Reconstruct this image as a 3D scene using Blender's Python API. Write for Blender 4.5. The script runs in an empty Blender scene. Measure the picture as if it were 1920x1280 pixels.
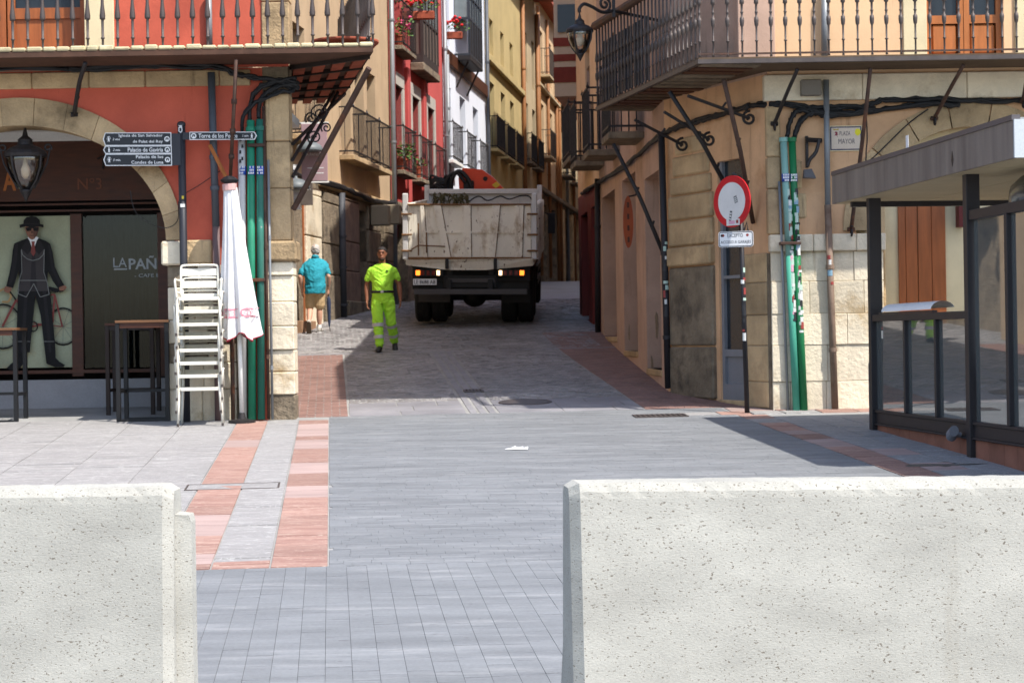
import bpy, bmesh, math, random
from mathutils import Vector, Matrix
random.seed(7)
R = math.radians
# ------------------------------------------------------------------ camera, sky, sun, exposure
scene = bpy.context.scene
col = scene.collection
CZ, FPX, ROLL, HOR = 1.6, 3780.0, 0.016, -10.0     # eye height, focal length in photo pixels, roll, horizon offset
cam = bpy.data.cameras.new('camera')
cam.sensor_width = 36.0
cam.lens = FPX / 1920 * 36
cam.shift_y = HOR / 1920
cam.clip_start, cam.clip_end = 0.1, 600
cam.dof.use_dof = True
cam.dof.focus_distance = 11.0
cam.dof.aperture_fstop = 11.0
cam_ob = bpy.data.objects.new('camera', cam)
cam_ob.location = (0, 0, CZ)
cam_ob.rotation_euler = (R(90), ROLL, 0)
col.objects.link(cam_ob)
scene.camera = cam_ob

SUN = Vector((1.2, -1.0, 2.42)).normalized()          # towards the sun
el = math.asin(SUN.z)
world = bpy.data.worlds.new('World')
scene.world = world
world.use_nodes = True
wn = world.node_tree
sky = wn.nodes.new('ShaderNodeTexSky')
sky.sky_type = 'NISHITA'
sky.sun_disc = False
sky.sun_elevation = el
sky.sun_rotation = math.atan2(SUN.x, SUN.y)
sky.dust_density = 1.5
wn.links.new(sky.outputs[0], wn.nodes['Background'].inputs[0])
wn.nodes['Background'].inputs[1].default_value = 0.15
sl = bpy.data.lights.new('sun', 'SUN')
sl.energy = 3.3
sl.angle = R(0.55)
sl.color = (1.0, 0.95, 0.87)
sun = bpy.data.objects.new('sun', sl)
sun.rotation_euler = SUN.to_track_quat('Z', 'Y').to_euler()
sun.location = (30, -20, 45)
col.objects.link(sun)
scene.view_settings.view_transform = 'Standard'
scene.view_settings.look = 'None'
scene.view_settings.gamma = 1
scene.view_settings.use_curve_mapping = False
scene.view_settings.exposure = 1.15
scene.cycles.use_denoising = True
scene.cycles.max_bounces = 8
scene.cycles.transparent_max_bounces = 12
scene.cycles.caustics_reflective = False
scene.cycles.caustics_refractive = False

# ------------------------------------------------------------------ measuring helpers
def P(px, py, D):
    """photo pixel (1920 x 1280) at distance D from the camera plane -> world point"""
    u, v = px - 960, py - 640
    a, b = u / FPX * D, -(v - HOR) / FPX * D
    c, s = math.cos(ROLL), math.sin(ROLL)
    return Vector((a * c + b * s, D, CZ - a * s + b * c))

KN = [(-60, -0.3), (0, -0.1), (7, 0.05), (12.3, 0.22), (18, 0.43), (24, 0.655), (27, 0.86), (33.75, 1.37), (38, 1.78),
      (44, 2.2), (58, 2.85), (75, 3.6), (100, 3.95), (200, 4.2)]
def gz(y):
    if y <= KN[0][0]: return KN[0][1]
    for i in range(len(KN) - 1):
        x0, z0 = KN[i]; x1, z1 = KN[i + 1]
        if y <= x1:
            def sl_(j):
                if j <= 0 or j >= len(KN) - 1: j = min(max(j, 1), len(KN) - 2)
                a, b = KN[j - 1], KN[j + 1]
                return (b[1] - a[1]) / (b[0] - a[0])
            h = x1 - x0; t = (y - x0) / h
            m0, m1 = sl_(i) * h, sl_(i + 1) * h
            return ((2*t**3 - 3*t*t + 1) * z0 + (t**3 - 2*t*t + t) * m0 + (-2*t**3 + 3*t*t) * z1 + (t**3 - t*t) * m1)
    return KN[-1][1]

def PG(px, py):
    """photo pixel -> point on the ground"""
    d = 5.0
    while d < 120:
        if P(px, py, d).z < gz(d):
            a, b = d - 0.25, d
            for _ in range(20):
                m = (a + b) / 2
                if P(px, py, m).z < gz(m): b = m
                else: a = m
            return P(px, py, b)
        d += 0.25
    return P(px, py, 100)

def C(r, g, b, k=1.0):
    def f(x):
        x /= 255.0
        return (x / 12.92 if x <= 0.04045 else ((x + 0.055) / 1.055) ** 2.4) * k
    return (f(r), f(g), f(b))

# ------------------------------------------------------------------ materials
MATS = {}
def mat(name, c, rough=0.85, var=0.22, vs=2.5, bump=0.25, bs=45.0, metal=0.0, rnd=0.0, tone=0.0, c2=None, spots=None,
        stretch=(1, 1, 1), spec=0.35, stain=None, bdist=0.01, emit=None, veins=None, grain=0.07, gscale=130.0, streak=None):
    if name in MATS: return MATS[name]
    m = bpy.data.materials.new(name); m.use_nodes = True
    nt = m.node_tree; N = nt.nodes; L = nt.links
    bs_ = N['Principled BSDF']
    tc = N.new('ShaderNodeTexCoord'); mp = N.new('ShaderNodeMapping')
    mp.inputs['Scale'].default_value = stretch
    L.new(tc.outputs['Object'], mp.inputs[0])
    def noise(scale, detail=5, rough_=0.6):
        n = N.new('ShaderNodeTexNoise'); n.inputs['Scale'].default_value = scale
        n.inputs['Detail'].default_value = detail; n.inputs['Roughness'].default_value = rough_
        L.new(mp.outputs[0], n.inputs['Vector']); return n
    def mixc(fac, a, b, mode='MIX'):
        x = N.new('ShaderNodeMix'); x.data_type = 'RGBA'; x.blend_type = mode
        for sock, val in ((x.inputs[0], fac), (x.inputs[6], a), (x.inputs[7], b)):
            if hasattr(val, 'links') or hasattr(val, 'is_linked'): L.new(val, sock)
            elif isinstance(val, (int, float)): sock.default_value = val
            else: sock.default_value = (*val[:3], 1)
        return x.outputs[2]
    def ramp(src, lo, hi):
        r = N.new('ShaderNodeMapRange'); r.inputs[1].default_value = lo; r.inputs[2].default_value = hi
        L.new(src, r.inputs[0]); return r.outputs[0]
    n1 = noise(vs)
    f = ramp(n1.outputs['Fac'], 0.3, 0.7)
    ca = tuple(x * (1 - var) for x in c)
    cb = tuple(min(1, x * (1 + var)) for x in c) if c2 is None else c2
    out = mixc(f, ca, cb)
    if stain:                                     # (colour, scale, threshold, softness)
        ns = noise(stain[1], 6, 0.65)
        out = mixc(ramp(ns.outputs['Fac'], stain[2], stain[2] + stain[3]), out, stain[0])
    if streak:                                    # (colour, threshold, softness): vertical run-off marks
        mp2 = N.new('ShaderNodeMapping'); mp2.inputs['Scale'].default_value = (7, 7, 0.55); L.new(tc.outputs['Object'], mp2.inputs[0])
        n4 = N.new('ShaderNodeTexNoise'); n4.inputs['Scale'].default_value = 1.0; n4.inputs['Detail'].default_value = 6; n4.inputs['Roughness'].default_value = .7
        L.new(mp2.outputs[0], n4.inputs['Vector']); out = mixc(ramp(n4.outputs['Fac'], streak[1], streak[1] + streak[2]), out, streak[0])
    if veins:                                     # (colour, scale, half width): thin irregular mineral lines
        nv = noise(veins[1], 4, 0.5)
        ma = N.new('ShaderNodeMath'); ma.operation = 'SUBTRACT'; L.new(nv.outputs['Fac'], ma.inputs[0]); ma.inputs[1].default_value = 0.5
        mb_ = N.new('ShaderNodeMath'); mb_.operation = 'ABSOLUTE'; L.new(ma.outputs[0], mb_.inputs[0])
        r = N.new('ShaderNodeMapRange'); r.inputs[1].default_value = 0.0; r.inputs[2].default_value = veins[2]; r.inputs[3].default_value = 0.75; r.inputs[4].default_value = 0.0
        L.new(mb_.outputs[0], r.inputs[0]); out = mixc(r.outputs[0], out, veins[0])
    sp_h = None
    if spots:                                     # (colour, scale, threshold)
        n3 = noise(spots[1], 3, 0.55)
        sp_h = ramp(n3.outputs['Fac'], spots[2], spots[2] + 0.035)
        out = mixc(sp_h, out, spots[0])
    if grain:                                     # fine speckle of the surface itself
        ng = noise(gscale, 3, 0.7)
        r = N.new('ShaderNodeMapRange'); r.inputs[1].default_value = 0.3; r.inputs[2].default_value = 0.7; r.inputs[3].default_value = 1 - grain * 2; r.inputs[4].default_value = 1 + grain * 2
        L.new(ng.outputs['Fac'], r.inputs[0])
        hv = N.new('ShaderNodeHueSaturation'); L.new(r.outputs[0], hv.inputs['Value']); L.new(out, hv.inputs['Color']); out = hv.outputs[0]
    if tone or rnd:
        add = None
        if tone:
            at = N.new('ShaderNodeAttribute'); at.attribute_name = 'tone'
            mm = N.new('ShaderNodeMath'); mm.operation = 'MULTIPLY_ADD'
            L.new(at.outputs['Fac'], mm.inputs[0]); mm.inputs[1].default_value = tone; mm.inputs[2].default_value = 1.0
            add = mm.outputs[0]
        if rnd:
            oi = N.new('ShaderNodeObjectInfo')
            mm = N.new('ShaderNodeMath'); mm.operation = 'MULTIPLY_ADD'
            L.new(oi.outputs['Random'], mm.inputs[0]); mm.inputs[1].default_value = rnd; mm.inputs[2].default_value = 1.0 - rnd / 2
            if add is not None:
                m2 = N.new('ShaderNodeMath'); m2.operation = 'MULTIPLY'
                L.new(add, m2.inputs[0]); L.new(mm.outputs[0], m2.inputs[1]); add = m2.outputs[0]
            else: add = mm.outputs[0]
        hsv = N.new('ShaderNodeHueSaturation'); L.new(add, hsv.inputs['Value']); L.new(out, hsv.inputs['Color']); out = hsv.outputs[0]
    L.new(out, bs_.inputs['Base Color'])
    bs_.inputs['Roughness'].default_value = rough
    if rough < 0.8:
        L.new(ramp(n1.outputs['Fac'], 0.0, 1.0), N.new('ShaderNodeMath').inputs[0])
        mm = [x for x in N if x.bl_idname == 'ShaderNodeMath'][-1]
        mm.operation = 'MULTIPLY_ADD'; mm.inputs[1].default_value = 0.2; mm.inputs[2].default_value = max(0.02, rough - 0.1)
        L.new(mm.outputs[0], bs_.inputs['Roughness'])
    bs_.inputs['Metallic'].default_value = metal
    bs_.inputs['Specular IOR Level'].default_value = spec
    if bump:
        n2 = noise(bs, 4, 0.6); h = n2.outputs['Fac']
        if sp_h is not None:
            mm = N.new('ShaderNodeMath'); mm.operation = 'SUBTRACT'
            L.new(h, mm.inputs[0]); L.new(sp_h, mm.inputs[1]); h = mm.outputs[0]
        b = N.new('ShaderNodeBump'); b.inputs['Strength'].default_value = bump; b.inputs['Distance'].default_value = bdist
        L.new(h, b.inputs['Height']); L.new(b.outputs[0], bs_.inputs['Normal'])
    if emit:
        bs_.inputs['Emission Color'].default_value = (*emit[0], 1); bs_.inputs['Emission Strength'].default_value = emit[1]
    MATS[name] = m
    return m

def glass(name, tint=(0.85, 0.9, 0.9), gloss=0.12, rough=0.02, dirt=0.0):
    m = bpy.data.materials.new(name); m.use_nodes = True
    nt = m.node_tree; N = nt.nodes; L = nt.links
    N.remove(N['Principled BSDF'])
    t = N.new('ShaderNodeBsdfTransparent'); t.inputs[0].default_value = (*tint, 1)
    g = N.new('ShaderNodeBsdfGlossy'); g.inputs['Roughness'].default_value = rough
    fr = N.new('ShaderNodeFresnel'); fr.inputs[0].default_value = 1.5
    ad = N.new('ShaderNodeMath'); ad.operation = 'MULTIPLY_ADD'; ad.inputs[1].default_value = 1.6; ad.inputs[2].default_value = gloss - 0.06; ad.use_clamp = True
    L.new(fr.outputs[0], ad.inputs[0])
    mx = N.new('ShaderNodeMixShader'); L.new(ad.outputs[0], mx.inputs[0]); L.new(t.outputs[0], mx.inputs[1]); L.new(g.outputs[0], mx.inputs[2])
    last = mx.outputs[0]
    if dirt:
        df = N.new('ShaderNodeBsdfDiffuse'); df.inputs[0].default_value = (.52, .56, .54, 1)
        m2 = N.new('ShaderNodeMixShader'); m2.inputs[0].default_value = dirt; L.new(last, m2.inputs[1]); L.new(df.outputs[0], m2.inputs[2]); last = m2.outputs[0]
    L.new(last, N['Material Output'].inputs[0])
    return m

# ------------------------------------------------------------------ mesh builder
ROOT_LOC = {}
def ident(a, b, c): return Vector((a, b, c))
def frame(O, U, Nn):
    O = Vector(O); U = Vector(U).normalized(); Nn = Vector(Nn).normalized()
    return lambda u, n, z: O + U * u + Nn * n + Vector((0, 0, z))

class MB:
    def __init__(s, T=None):
        s.T = T or ident; s.v = []; s.f = []; s.t = []; s.cur = 0.0
    def add(s, pts, faces):
        k = len(s.v); s.v += [tuple(s.T(*p)) for p in pts]
        for f in faces: s.f.append(tuple(k + i for i in f)); s.t.append(s.cur)
    def box(s, x0, x1, y0, y1, z0, z1, c=0.0):
        if x1 < x0: x0, x1 = x1, x0
        if y1 < y0: y0, y1 = y1, y0
        if z1 < z0: z0, z1 = z1, z0
        if c <= 0:
            p = [(x, y, z) for x in (x0, x1) for y in (y0, y1) for z in (z0, z1)]
            s.add(p, [(0, 1, 3, 2), (4, 6, 7, 5), (0, 4, 5, 1), (2, 3, 7, 6), (0, 2, 6, 4), (1, 5, 7, 3)]); return s
        c = min(c, (x1 - x0) * .45, (y1 - y0) * .45, (z1 - z0) * .45)
        pts = []; idx = {}
        X, Y, Z = (x0, x1), (y0, y1), (z0, z1)
        for i in (0, 1):
            for j in (0, 1):
                for k in (0, 1):
                    dx, dy, dz = (c if i == 0 else -c), (c if j == 0 else -c), (c if k == 0 else -c)
                    for a, q in enumerate(((X[i], Y[j] + dy, Z[k] + dz), (X[i] + dx, Y[j], Z[k] + dz), (X[i] + dx, Y[j] + dy, Z[k]))):
                        idx[i, j, k, a] = len(pts); pts.append(q)
        fs = []
        for i in (0, 1):
            fs.append([idx[i, 0, 0, 0], idx[i, 1, 0, 0], idx[i, 1, 1, 0], idx[i, 0, 1, 0]])
            fs.append([idx[0, i, 0, 1], idx[1, i, 0, 1], idx[1, i, 1, 1], idx[0, i, 1, 1]])
            fs.append([idx[0, 0, i, 2], idx[1, 0, i, 2], idx[1, 1, i, 2], idx[0, 1, i, 2]])
        for i in (0, 1):
            for j in (0, 1):
                fs.append([idx[i, j, 0, 0], idx[i, j, 1, 0], idx[i, j, 1, 1], idx[i, j, 0, 1]])
                fs.append([idx[i, 0, j, 0], idx[i, 1, j, 0], idx[i, 1, j, 2], idx[i, 0, j, 2]])
                fs.append([idx[0, i, j, 1], idx[1, i, j, 1], idx[1, i, j, 2], idx[0, i, j, 2]])
                for k in (0, 1): fs.append([idx[i, j, k, 0], idx[i, j, k, 1], idx[i, j, k, 2]])
        s.add(pts, fs); return s
    def quad(s, *p): s.add(list(p), [tuple(range(len(p)))]); return s
    def prism(s, poly, h0, h1, ax='y'):
        """extrude polygon (a,b) along ax between h0 and h1; poly in remaining axes order"""
        def mk(a, b, h): return {'y': (a, h, b), 'z': (a, b, h), 'x': (h, a, b)}[ax]
        n = len(poly)
        pts = [mk(a, b, h0) for a, b in poly] + [mk(a, b, h1) for a, b in poly]
        s.add(pts, [tuple(range(n)), tuple(range(2 * n - 1, n - 1, -1))] + [(i, (i + 1) % n, n + (i + 1) % n, n + i) for i in range(n)])
        return s
    def tube(s, pts, r, n=8, cap=True, ry=None):
        pts = [Vector(p) for p in pts]; m = len(pts)
        rr = r if isinstance(r, (list, tuple)) else [r] * m
        ref = None; P_ = []
        for i, p in enumerate(pts):
            d = (pts[min(i + 1, m - 1)] - pts[max(i - 1, 0)])
            if d.length < 1e-9: d = Vector((0, 0, 1))
            d.normalize()
            if ref is None:
                ref = Vector((1, 0, 0)) if abs(d.x) < 0.9 else Vector((0, 1, 0))
            a = (ref - d * ref.dot(d)).normalized(); ref = a; b = d.cross(a)
            k = 1.0 if ry is None else ry
            for j in range(n):
                t = 2 * math.pi * j / n
                P_.append(p + a * (rr[i] * math.cos(t)) + b * (rr[i] * k * math.sin(t)))
        fs = [(i * n + j, i * n + (j + 1) % n, (i + 1) * n + (j + 1) % n, (i + 1) * n + j) for i in range(m - 1) for j in range(n)]
        if cap: fs += [tuple(range(n - 1, -1, -1)), tuple((m - 1) * n + j for j in range(n))]
        s.add(P_, fs); return s
    def lathe(s, prof, c=(0, 0, 0), n=10, sx=1.0, sy=1.0):
        pts = [(c[0] + r * sx * math.cos(2 * math.pi * j / n), c[1] + r * sy * math.sin(2 * math.pi * j / n), c[2] + z) for r, z in prof for j in range(n)]
        m = len(prof)
        fs = [(i * n + j, i * n + (j + 1) % n, (i + 1) * n + (j + 1) % n, (i + 1) * n + j) for i in range(m - 1) for j in range(n)]
        fs += [tuple(range(n - 1, -1, -1)), tuple((m - 1) * n + j for j in range(n))]
        s.add(pts, fs); return s
    def loft(s, rings, n=14):
        """rings: (centre, ax, ay) ax/ay half-axis vectors"""
        pts = []
        for c, ax, ay in rings:
            c, ax, ay = Vector(c), Vector(ax), Vector(ay)
            for j in range(n):
                t = 2 * math.pi * j / n
                pts.append(c + ax * math.cos(t) + ay * math.sin(t))
        m = len(rings)
        fs = [(i * n + j, i * n + (j + 1) % n, (i + 1) * n + (j + 1) % n, (i + 1) * n + j) for i in range(m - 1) for j in range(n)]
        fs += [tuple(range(n - 1, -1, -1)), tuple((m - 1) * n + j for j in range(n))]
        s.add(pts, fs); return s
    def ball(s, c, rx, ry=None, rz=None, n=12, m=8):
        ry = ry or rx; rz = rz or rx
        rings = []
        for i in range(1, m):
            a = math.pi * i / m
            rings.append(((c[0], c[1], c[2] - rz * math.cos(a)), (rx * math.sin(a), 0, 0), (0, ry * math.sin(a), 0)))
        rings = [((c[0], c[1], c[2] - rz), (rx * .02, 0, 0), (0, ry * .02, 0))] + rings + [((c[0], c[1], c[2] + rz), (rx * .02, 0, 0), (0, ry * .02, 0))]
        return s.loft(rings, n)
    def mesh(s, name, recalc=True, tone=False):
        me = bpy.data.meshes.new(name)
        me.from_pydata(s.v, [], s.f)
        if recalc and s.f:
            bm = bmesh.new(); bm.from_mesh(me)
            bmesh.ops.recalc_face_normals(bm, faces=bm.faces)
            bm.to_mesh(me); bm.free()
        if tone:
            at = me.attributes.new('tone', 'FLOAT', 'FACE')
            at.data.foreach_set('value', s.t)
        return me
    def build(s, name, m, parent=None, smooth=False, recalc=True, tone=False, local=False, label=None):
        me = s.mesh(name, recalc, tone)
        return link(me, name, m, parent, smooth, local, label)

def link(me, name, m, parent=None, smooth=False, local=False, label=None):
    if m is not None and not me.materials: me.materials.append(m)
    if smooth:
        for p in me.polygons: p.use_smooth = True
    ob = bpy.data.objects.new(name, me); col.objects.link(ob)
    if parent is not None: attach(ob, parent, local)
    if label: ob['label'] = label
    return ob

def root_loc(o):
    while o.parent is not None: o = o.parent
    return ROOT_LOC.get(o.name, Vector((0, 0, 0)))
def attach(ob, parent, local=False):
    ob.parent = parent
    if not local and parent.parent is None and parent.name in ROOT_LOC:
        ob.matrix_parent_inverse = Matrix.Translation(-ROOT_LOC[parent.name])

def thing(name, label, cat, loc, group=None, rotz=0.0):
    o = bpy.data.objects.new(name, None); col.objects.link(o)
    o.empty_display_size = 0.2
    o.location = loc; o.rotation_euler = (0, 0, rotz)
    ROOT_LOC[o.name] = Vector(loc)
    o['label'] = label; o['category'] = cat
    if group: o['group'] = group
    return o
def tag(o, label, cat, group=None):
    o['label'] = label; o['category'] = cat
    if group: o['group'] = group
    return o
def structure(o, label=None):
    o['kind'] = 'structure'
    if label: o['label'] = label
    return o

def inst(me, name, parent, M4):
    """world-space copy of a shared mesh as a part"""
    ob = bpy.data.objects.new(name, me); col.objects.link(ob)
    if parent is not None: attach(ob, parent)
    ob.matrix_basis = M4
    return ob

def dup(root, loc, label, rot=None):
    r = root.copy(); col.objects.link(r); r.location = loc; r['label'] = label
    if rot: r.rotation_euler = rot
    ROOT_LOC[r.name] = Vector(loc)
    for ch in root.children:
        c = ch.copy(); col.objects.link(c); c.parent = r; c.matrix_parent_inverse = ch.matrix_parent_inverse.copy()
        for g in ch.children:
            d = g.copy(); col.objects.link(d); d.parent = c; d.matrix_parent_inverse = g.matrix_parent_inverse.copy()
    return r

def remesh(mb, name, m, parent, voxel=0.008, smooth_it=2, local=True):
    me = mb.mesh(name)
    ob = bpy.data.objects.new(name + '_tmp', me); col.objects.link(ob)
    md = ob.modifiers.new('r', 'REMESH'); md.mode = 'VOXEL'; md.voxel_size = voxel
    if smooth_it:
        sm = ob.modifiers.new('s', 'SMOOTH'); sm.factor = 0.5; sm.iterations = smooth_it
    dg = bpy.context.evaluated_depsgraph_get()
    new = bpy.data.meshes.new_from_object(ob.evaluated_get(dg))
    new.name = name
    bpy.data.objects.remove(ob)
    new.materials.clear()
    return link(new, name, m, parent, True, local)

FONTC = {}
def text(body, name, m, parent, T, w, h, u0, z0, n, depth=0.002, shear=0.0, local=False, bold=0.0):
    """lettering as mesh fitted to the box u0..u0+w, z0..z0+h on frame T at height n"""
    cu = bpy.data.curves.new('t', 'FONT'); cu.body = body; cu.resolution_u = 2; cu.shear = shear; cu.offset = bold
    ob = bpy.data.objects.new('t', cu); col.objects.link(ob)
    dg = bpy.context.evaluated_depsgraph_get()
    me = bpy.data.meshes.new_from_object(ob.evaluated_get(dg))
    bpy.data.objects.remove(ob); bpy.data.curves.remove(cu)
    xs = [v.co.x for v in me.vertices]; ys = [v.co.y for v in me.vertices]
    x0, x1, y0, y1 = min(xs), max(xs), min(ys), max(ys)
    for v in me.vertices:
        a = u0 + (v.co.x - x0) / (x1 - x0) * w
        b = z0 + (v.co.y - y0) / (y1 - y0) * h
        v.co = T(a, n, b)
    me.materials.clear()
    return link(me, name, m, parent, False, local)
# ------------------------------------------------------------------ palette
CON = mat('concrete', C(222, 219, 208, .47), 0.92, 0.16, 3.0, 0.25, 150, grain=.06, gscale=120, streak=(C(204, 197, 182, .44), .60, .3), spots=(C(132, 124, 112, .55), 120, 0.617), stretch=(0.62, 1.0, 1.25),
          stain=(C(214, 204, 178, .53), 1.1, 0.62, 0.2), bdist=0.012)
BRK = mat('slate_paver', C(147, 150, 153, .57), 0.72, 0.18, 1.3, 0.45, 60, grain=.10, gscale=70, rnd=0.10, tone=0.09, stretch=(0.6, 3.4, 1), spots=(C(112, 112, 114, .6), 11, 0.70), stain=(C(166, 167, 168, .64), 2.6, 0.54, 0.2))
COB = mat('granite_sett', C(152, 147, 146, .64), 0.5, 0.25, 0.9, 0.5, 40, tone=0.65, stain=(C(124, 112, 102, .56), 0.5, 0.56, 0.2), bdist=0.02)
RED = mat('red_slab', C(198, 150, 136, .47), 0.8, 0.2, 2.2, 0.3, 50, rnd=0.30, tone=0.3, veins=(C(226, 200, 184, .6), 5.0, .02), c2=C(208, 168, 152, .50), stretch=(0.7, 4.5, 1), stain=(C(204, 190, 172, .7), 2.4, 0.66, 0.1))
GRY = mat('grey_slab', C(176, 173, 171, .54), 0.8, 0.14, 2.4, 0.3, 50, rnd=0.07, tone=0.15, stretch=(0.7, 3.2, 1), veins=(C(226, 224, 220, .66), 7.0, .018), stain=(C(200, 198, 194, .6), 5.0, 0.585, 0.08))
CHN = mat('channel_granite', C(150, 148, 152, .66), 0.6, 0.18, 2.0, 0.3, 50, rnd=0.15)
PNK = mat('pink_slab', C(205, 178, 170, .52), 0.8, 0.14, 2.4, 0.3, 50, rnd=0.2, stretch=(0.6, 3.2, 1))
RBR = mat('red_paver', C(156, 122, 112, .60), 0.66, 0.16, 1.5, 0.3, 60, tone=0.32)
MOR = mat('mortar', C(172, 171, 168, .62), 0.95, 0.2, 1.5, 0.4, 30)
IRN = mat('wrought_iron', C(52, 48, 48, .8), 0.55, 0.3, 6, 0.3, 60, metal=0.3)
IRB = mat('rusty_iron', C(84, 62, 52, .8), 0.7, 0.35, 8, 0.3, 60, metal=0.2, stain=(C(120, 72, 44, .8), 4, 0.55, 0.15))
IRG = mat('grey_painted_iron', C(98, 88, 84, .6), 0.5, 0.2, 8, 0.2, 60, metal=0.2)
BLK = mat('black_metal', C(34, 34, 38, .8), 0.45, 0.2, 5, 0.1, 60, metal=0.1)
CAB = mat('black_cable', C(26, 26, 28), 0.6, 0.3, 6, 0.2, 80)
STO = mat('sandstone', C(212, 182, 140, .64), 0.92, 0.28, 2.3, 0.9, 20, streak=(C(120, 100, 78, .5), .60, .18), rnd=0.35, stain=(C(150, 128, 96, .55), 1.6, 0.56, 0.2), bdist=0.02)
STW = mat('pale_limestone', C(238, 224, 198, .80), 0.9, 0.16, 2.5, 0.8, 20, streak=(C(190, 160, 118, .6), .62, .16), rnd=0.25, stain=(C(200, 168, 120, .62), 1.4, 0.58, 0.16), bdist=0.015)
STD = mat('weathered_stone', C(158, 142, 120, .58), 0.95, 0.35, 3, 0.9, 18, rnd=0.2, stain=(C(96, 88, 78, .4), 2.0, 0.52, 0.2), bdist=0.03)
PRD = mat('red_plaster', C(220, 106, 82, .68), 0.9, 0.18, streak=(C(160, 70, 56, .6), .60, .22), vs=1.2, bump=0.25, bs=30, stain=(C(186, 78, 62, .62), 0.8, 0.55, 0.25))
PPC = mat('peach_plaster', C(246, 204, 160, .78), 0.9, streak=(C(206, 160, 120, .66), .64, .2), var=0.10, vs=1.0, bump=0.2, bs=30, stain=(C(230, 178, 128, .72), 0.9, 0.55, 0.25))
PPK = mat('pink_peach_plaster', C(218, 182, 160, .66), 0.9, 0.16, 1.2, 0.3, 25, streak=(C(150, 120, 98, .55), .58, .22), stain=(C(190, 158, 136, .6), 0.7, 0.58, 0.2))
POC = mat('ochre_plaster', C(236, 188, 144, .72), 0.9, 0.18, 1.4, 0.3, 25, streak=(C(170, 128, 92, .55), .58, .22), stain=(C(220, 164, 112, .62), 1.1, 0.56, 0.2))
CRM = mat('cream_trim', C(240, 222, 180, .75), 0.85, 0.1, 2, 0.2, 30)
PTN = mat('tan_plaster', C(230, 200, 162, .58), 0.9, streak=(C(186, 152, 112, .55), .58, .2), var=0.14, vs=0.8, bump=0.2, bs=20)
PYL = mat('yellow_plaster', C(228, 204, 146, .58), 0.9, 0.12, 0.8, 0.2, 20, streak=(C(190, 164, 112, .5), .60, .2))
PYP = mat('pale_yellow_plaster', C(228, 206, 168, .56), 0.9, 0.14, 0.8, 0.2, 20, streak=(C(184, 158, 120, .5), .58, .2))
PWH = mat('white_plaster', C(236, 242, 254, .78), 0.85, 0.05, 0.8, 0.15, 20)
PRH = mat('crimson_plaster', C(208, 92, 88, .7), 0.9, 0.12, 0.8, 0.2, 20)
WOD = mat('brown_wood', C(182, 104, 56, .66), 0.5, 0.25, 3, 0.2, 40, stretch=(6, 6, 0.6))
WDD = mat('dark_wood', C(92, 50, 30, .6), 0.5, 0.3, 3, 0.2, 40, stretch=(1, 6, 6))
WDO = mat('orange_wood', C(204, 124, 66, .66), 0.45, 0.2, 3, 0.15, 40, stretch=(5, 5, 0.7))
DRK = mat('dark_interior', C(34, 30, 30), 0.8, 0.3, 2, 0.0)
WGL = mat('dark_window_glass', C(40, 46, 52), 0.14, 0.2, 3, 0.0, spec=0.3)
TER = mat('terracotta', C(176, 88, 62, .66), 0.85, 0.25, 5, 0.3, 40, rnd=0.3)
WHT = mat('white_paint', C(236, 236, 232, .84), 0.6, 0.06, 3, 0.1, 40)
LIN = mat('white_print', C(232, 232, 232, .85), 0.6, 0.03, 3, 0.0)
BLP = mat('sign_black', C(30, 32, 38), 0.35, 0.1, 4, 0.0)
LEAF = mat('green_leaf', C(96, 140, 50, .55), 0.6, 0.4, 14, 0.0, rnd=0.3)
FLR = mat('red_petal', C(226, 34, 40, .8), 0.6, 0.25, 14, 0.0)
FLP = mat('pink_petal', C(220, 80, 130, .8), 0.6, 0.25, 14, 0.0)

# ------------------------------------------------------------------ ground
PV = Vector((-0.09, 1, 0)).normalized(); PU = Vector((PV.y, -PV.x, 0))
def pl(u, v, z=0.0):
    p = PU * u + PV * v
    return Vector((p.x, p.y, gz(p.y) + z))
g = MB()
ys = [-60, -40, -25, -15, -8] + [i * 0.75 for i in range(0, 160)] + [130, 150, 180, 220, 300]
xs = [-160, -80, -40, -20, -10, -5, 0, 5, 10, 20, 40, 80, 160]
pts = [(x, y, gz(y) - 0.006) for y in ys for x in xs]
nx = len(xs)
g.add(pts, [(j * nx + i, j * nx + i + 1, (j + 1) * nx + i + 1, (j + 1) * nx + i) for j in range(len(ys) - 1) for i in range(nx - 1)])
structure(g.build('ground', MOR, smooth=True, recalc=False))

def paver(mb, u0, u1, v0, v1, j=0.006, h=0.02, c=0.006, tilt=0.002, zt=0.0):
    """one paving stone on the plaza frame: inset top, sloped edge, recessed joint"""
    mb.cur = random.uniform(-.5, .5)
    u0 += j / 2; u1 -= j / 2; v0 += j / 2; v1 -= j / 2
    a, b = random.uniform(-tilt, tilt), random.uniform(-tilt, tilt)
    zt += random.uniform(-tilt, tilt)
    def w(u, v, z): p = pl(u, v); return (p.x, p.y, p.z + z)
    pts = [w(u0, v0, -h), w(u1, v0, -h), w(u1, v1, -h), w(u0, v1, -h),
           w(u0 + c, v0 + c, zt + a), w(u1 - c, v0 + c, zt + b), w(u1 - c, v1 - c, zt - a), w(u0 + c, v1 - c, zt - b)]
    mb.add(pts, [(4, 5, 6, 7), (0, 1, 5, 4), (1, 2, 6, 5), (2, 3, 7, 6), (3, 0, 4, 7)])

plaza = thing('plaza_paving', 'slate pavers and red and grey stone bands of the sunlit square', 'paving', (0, 15, gz(15)))
plaza['kind'] = 'structure'; del plaza['category']
street = thing('street_paving', 'shaded granite setts between red paver strips up the sloping street', 'paving', (0, 34, gz(34)))
street['kind'] = 'structure'; del street['category']

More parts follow.
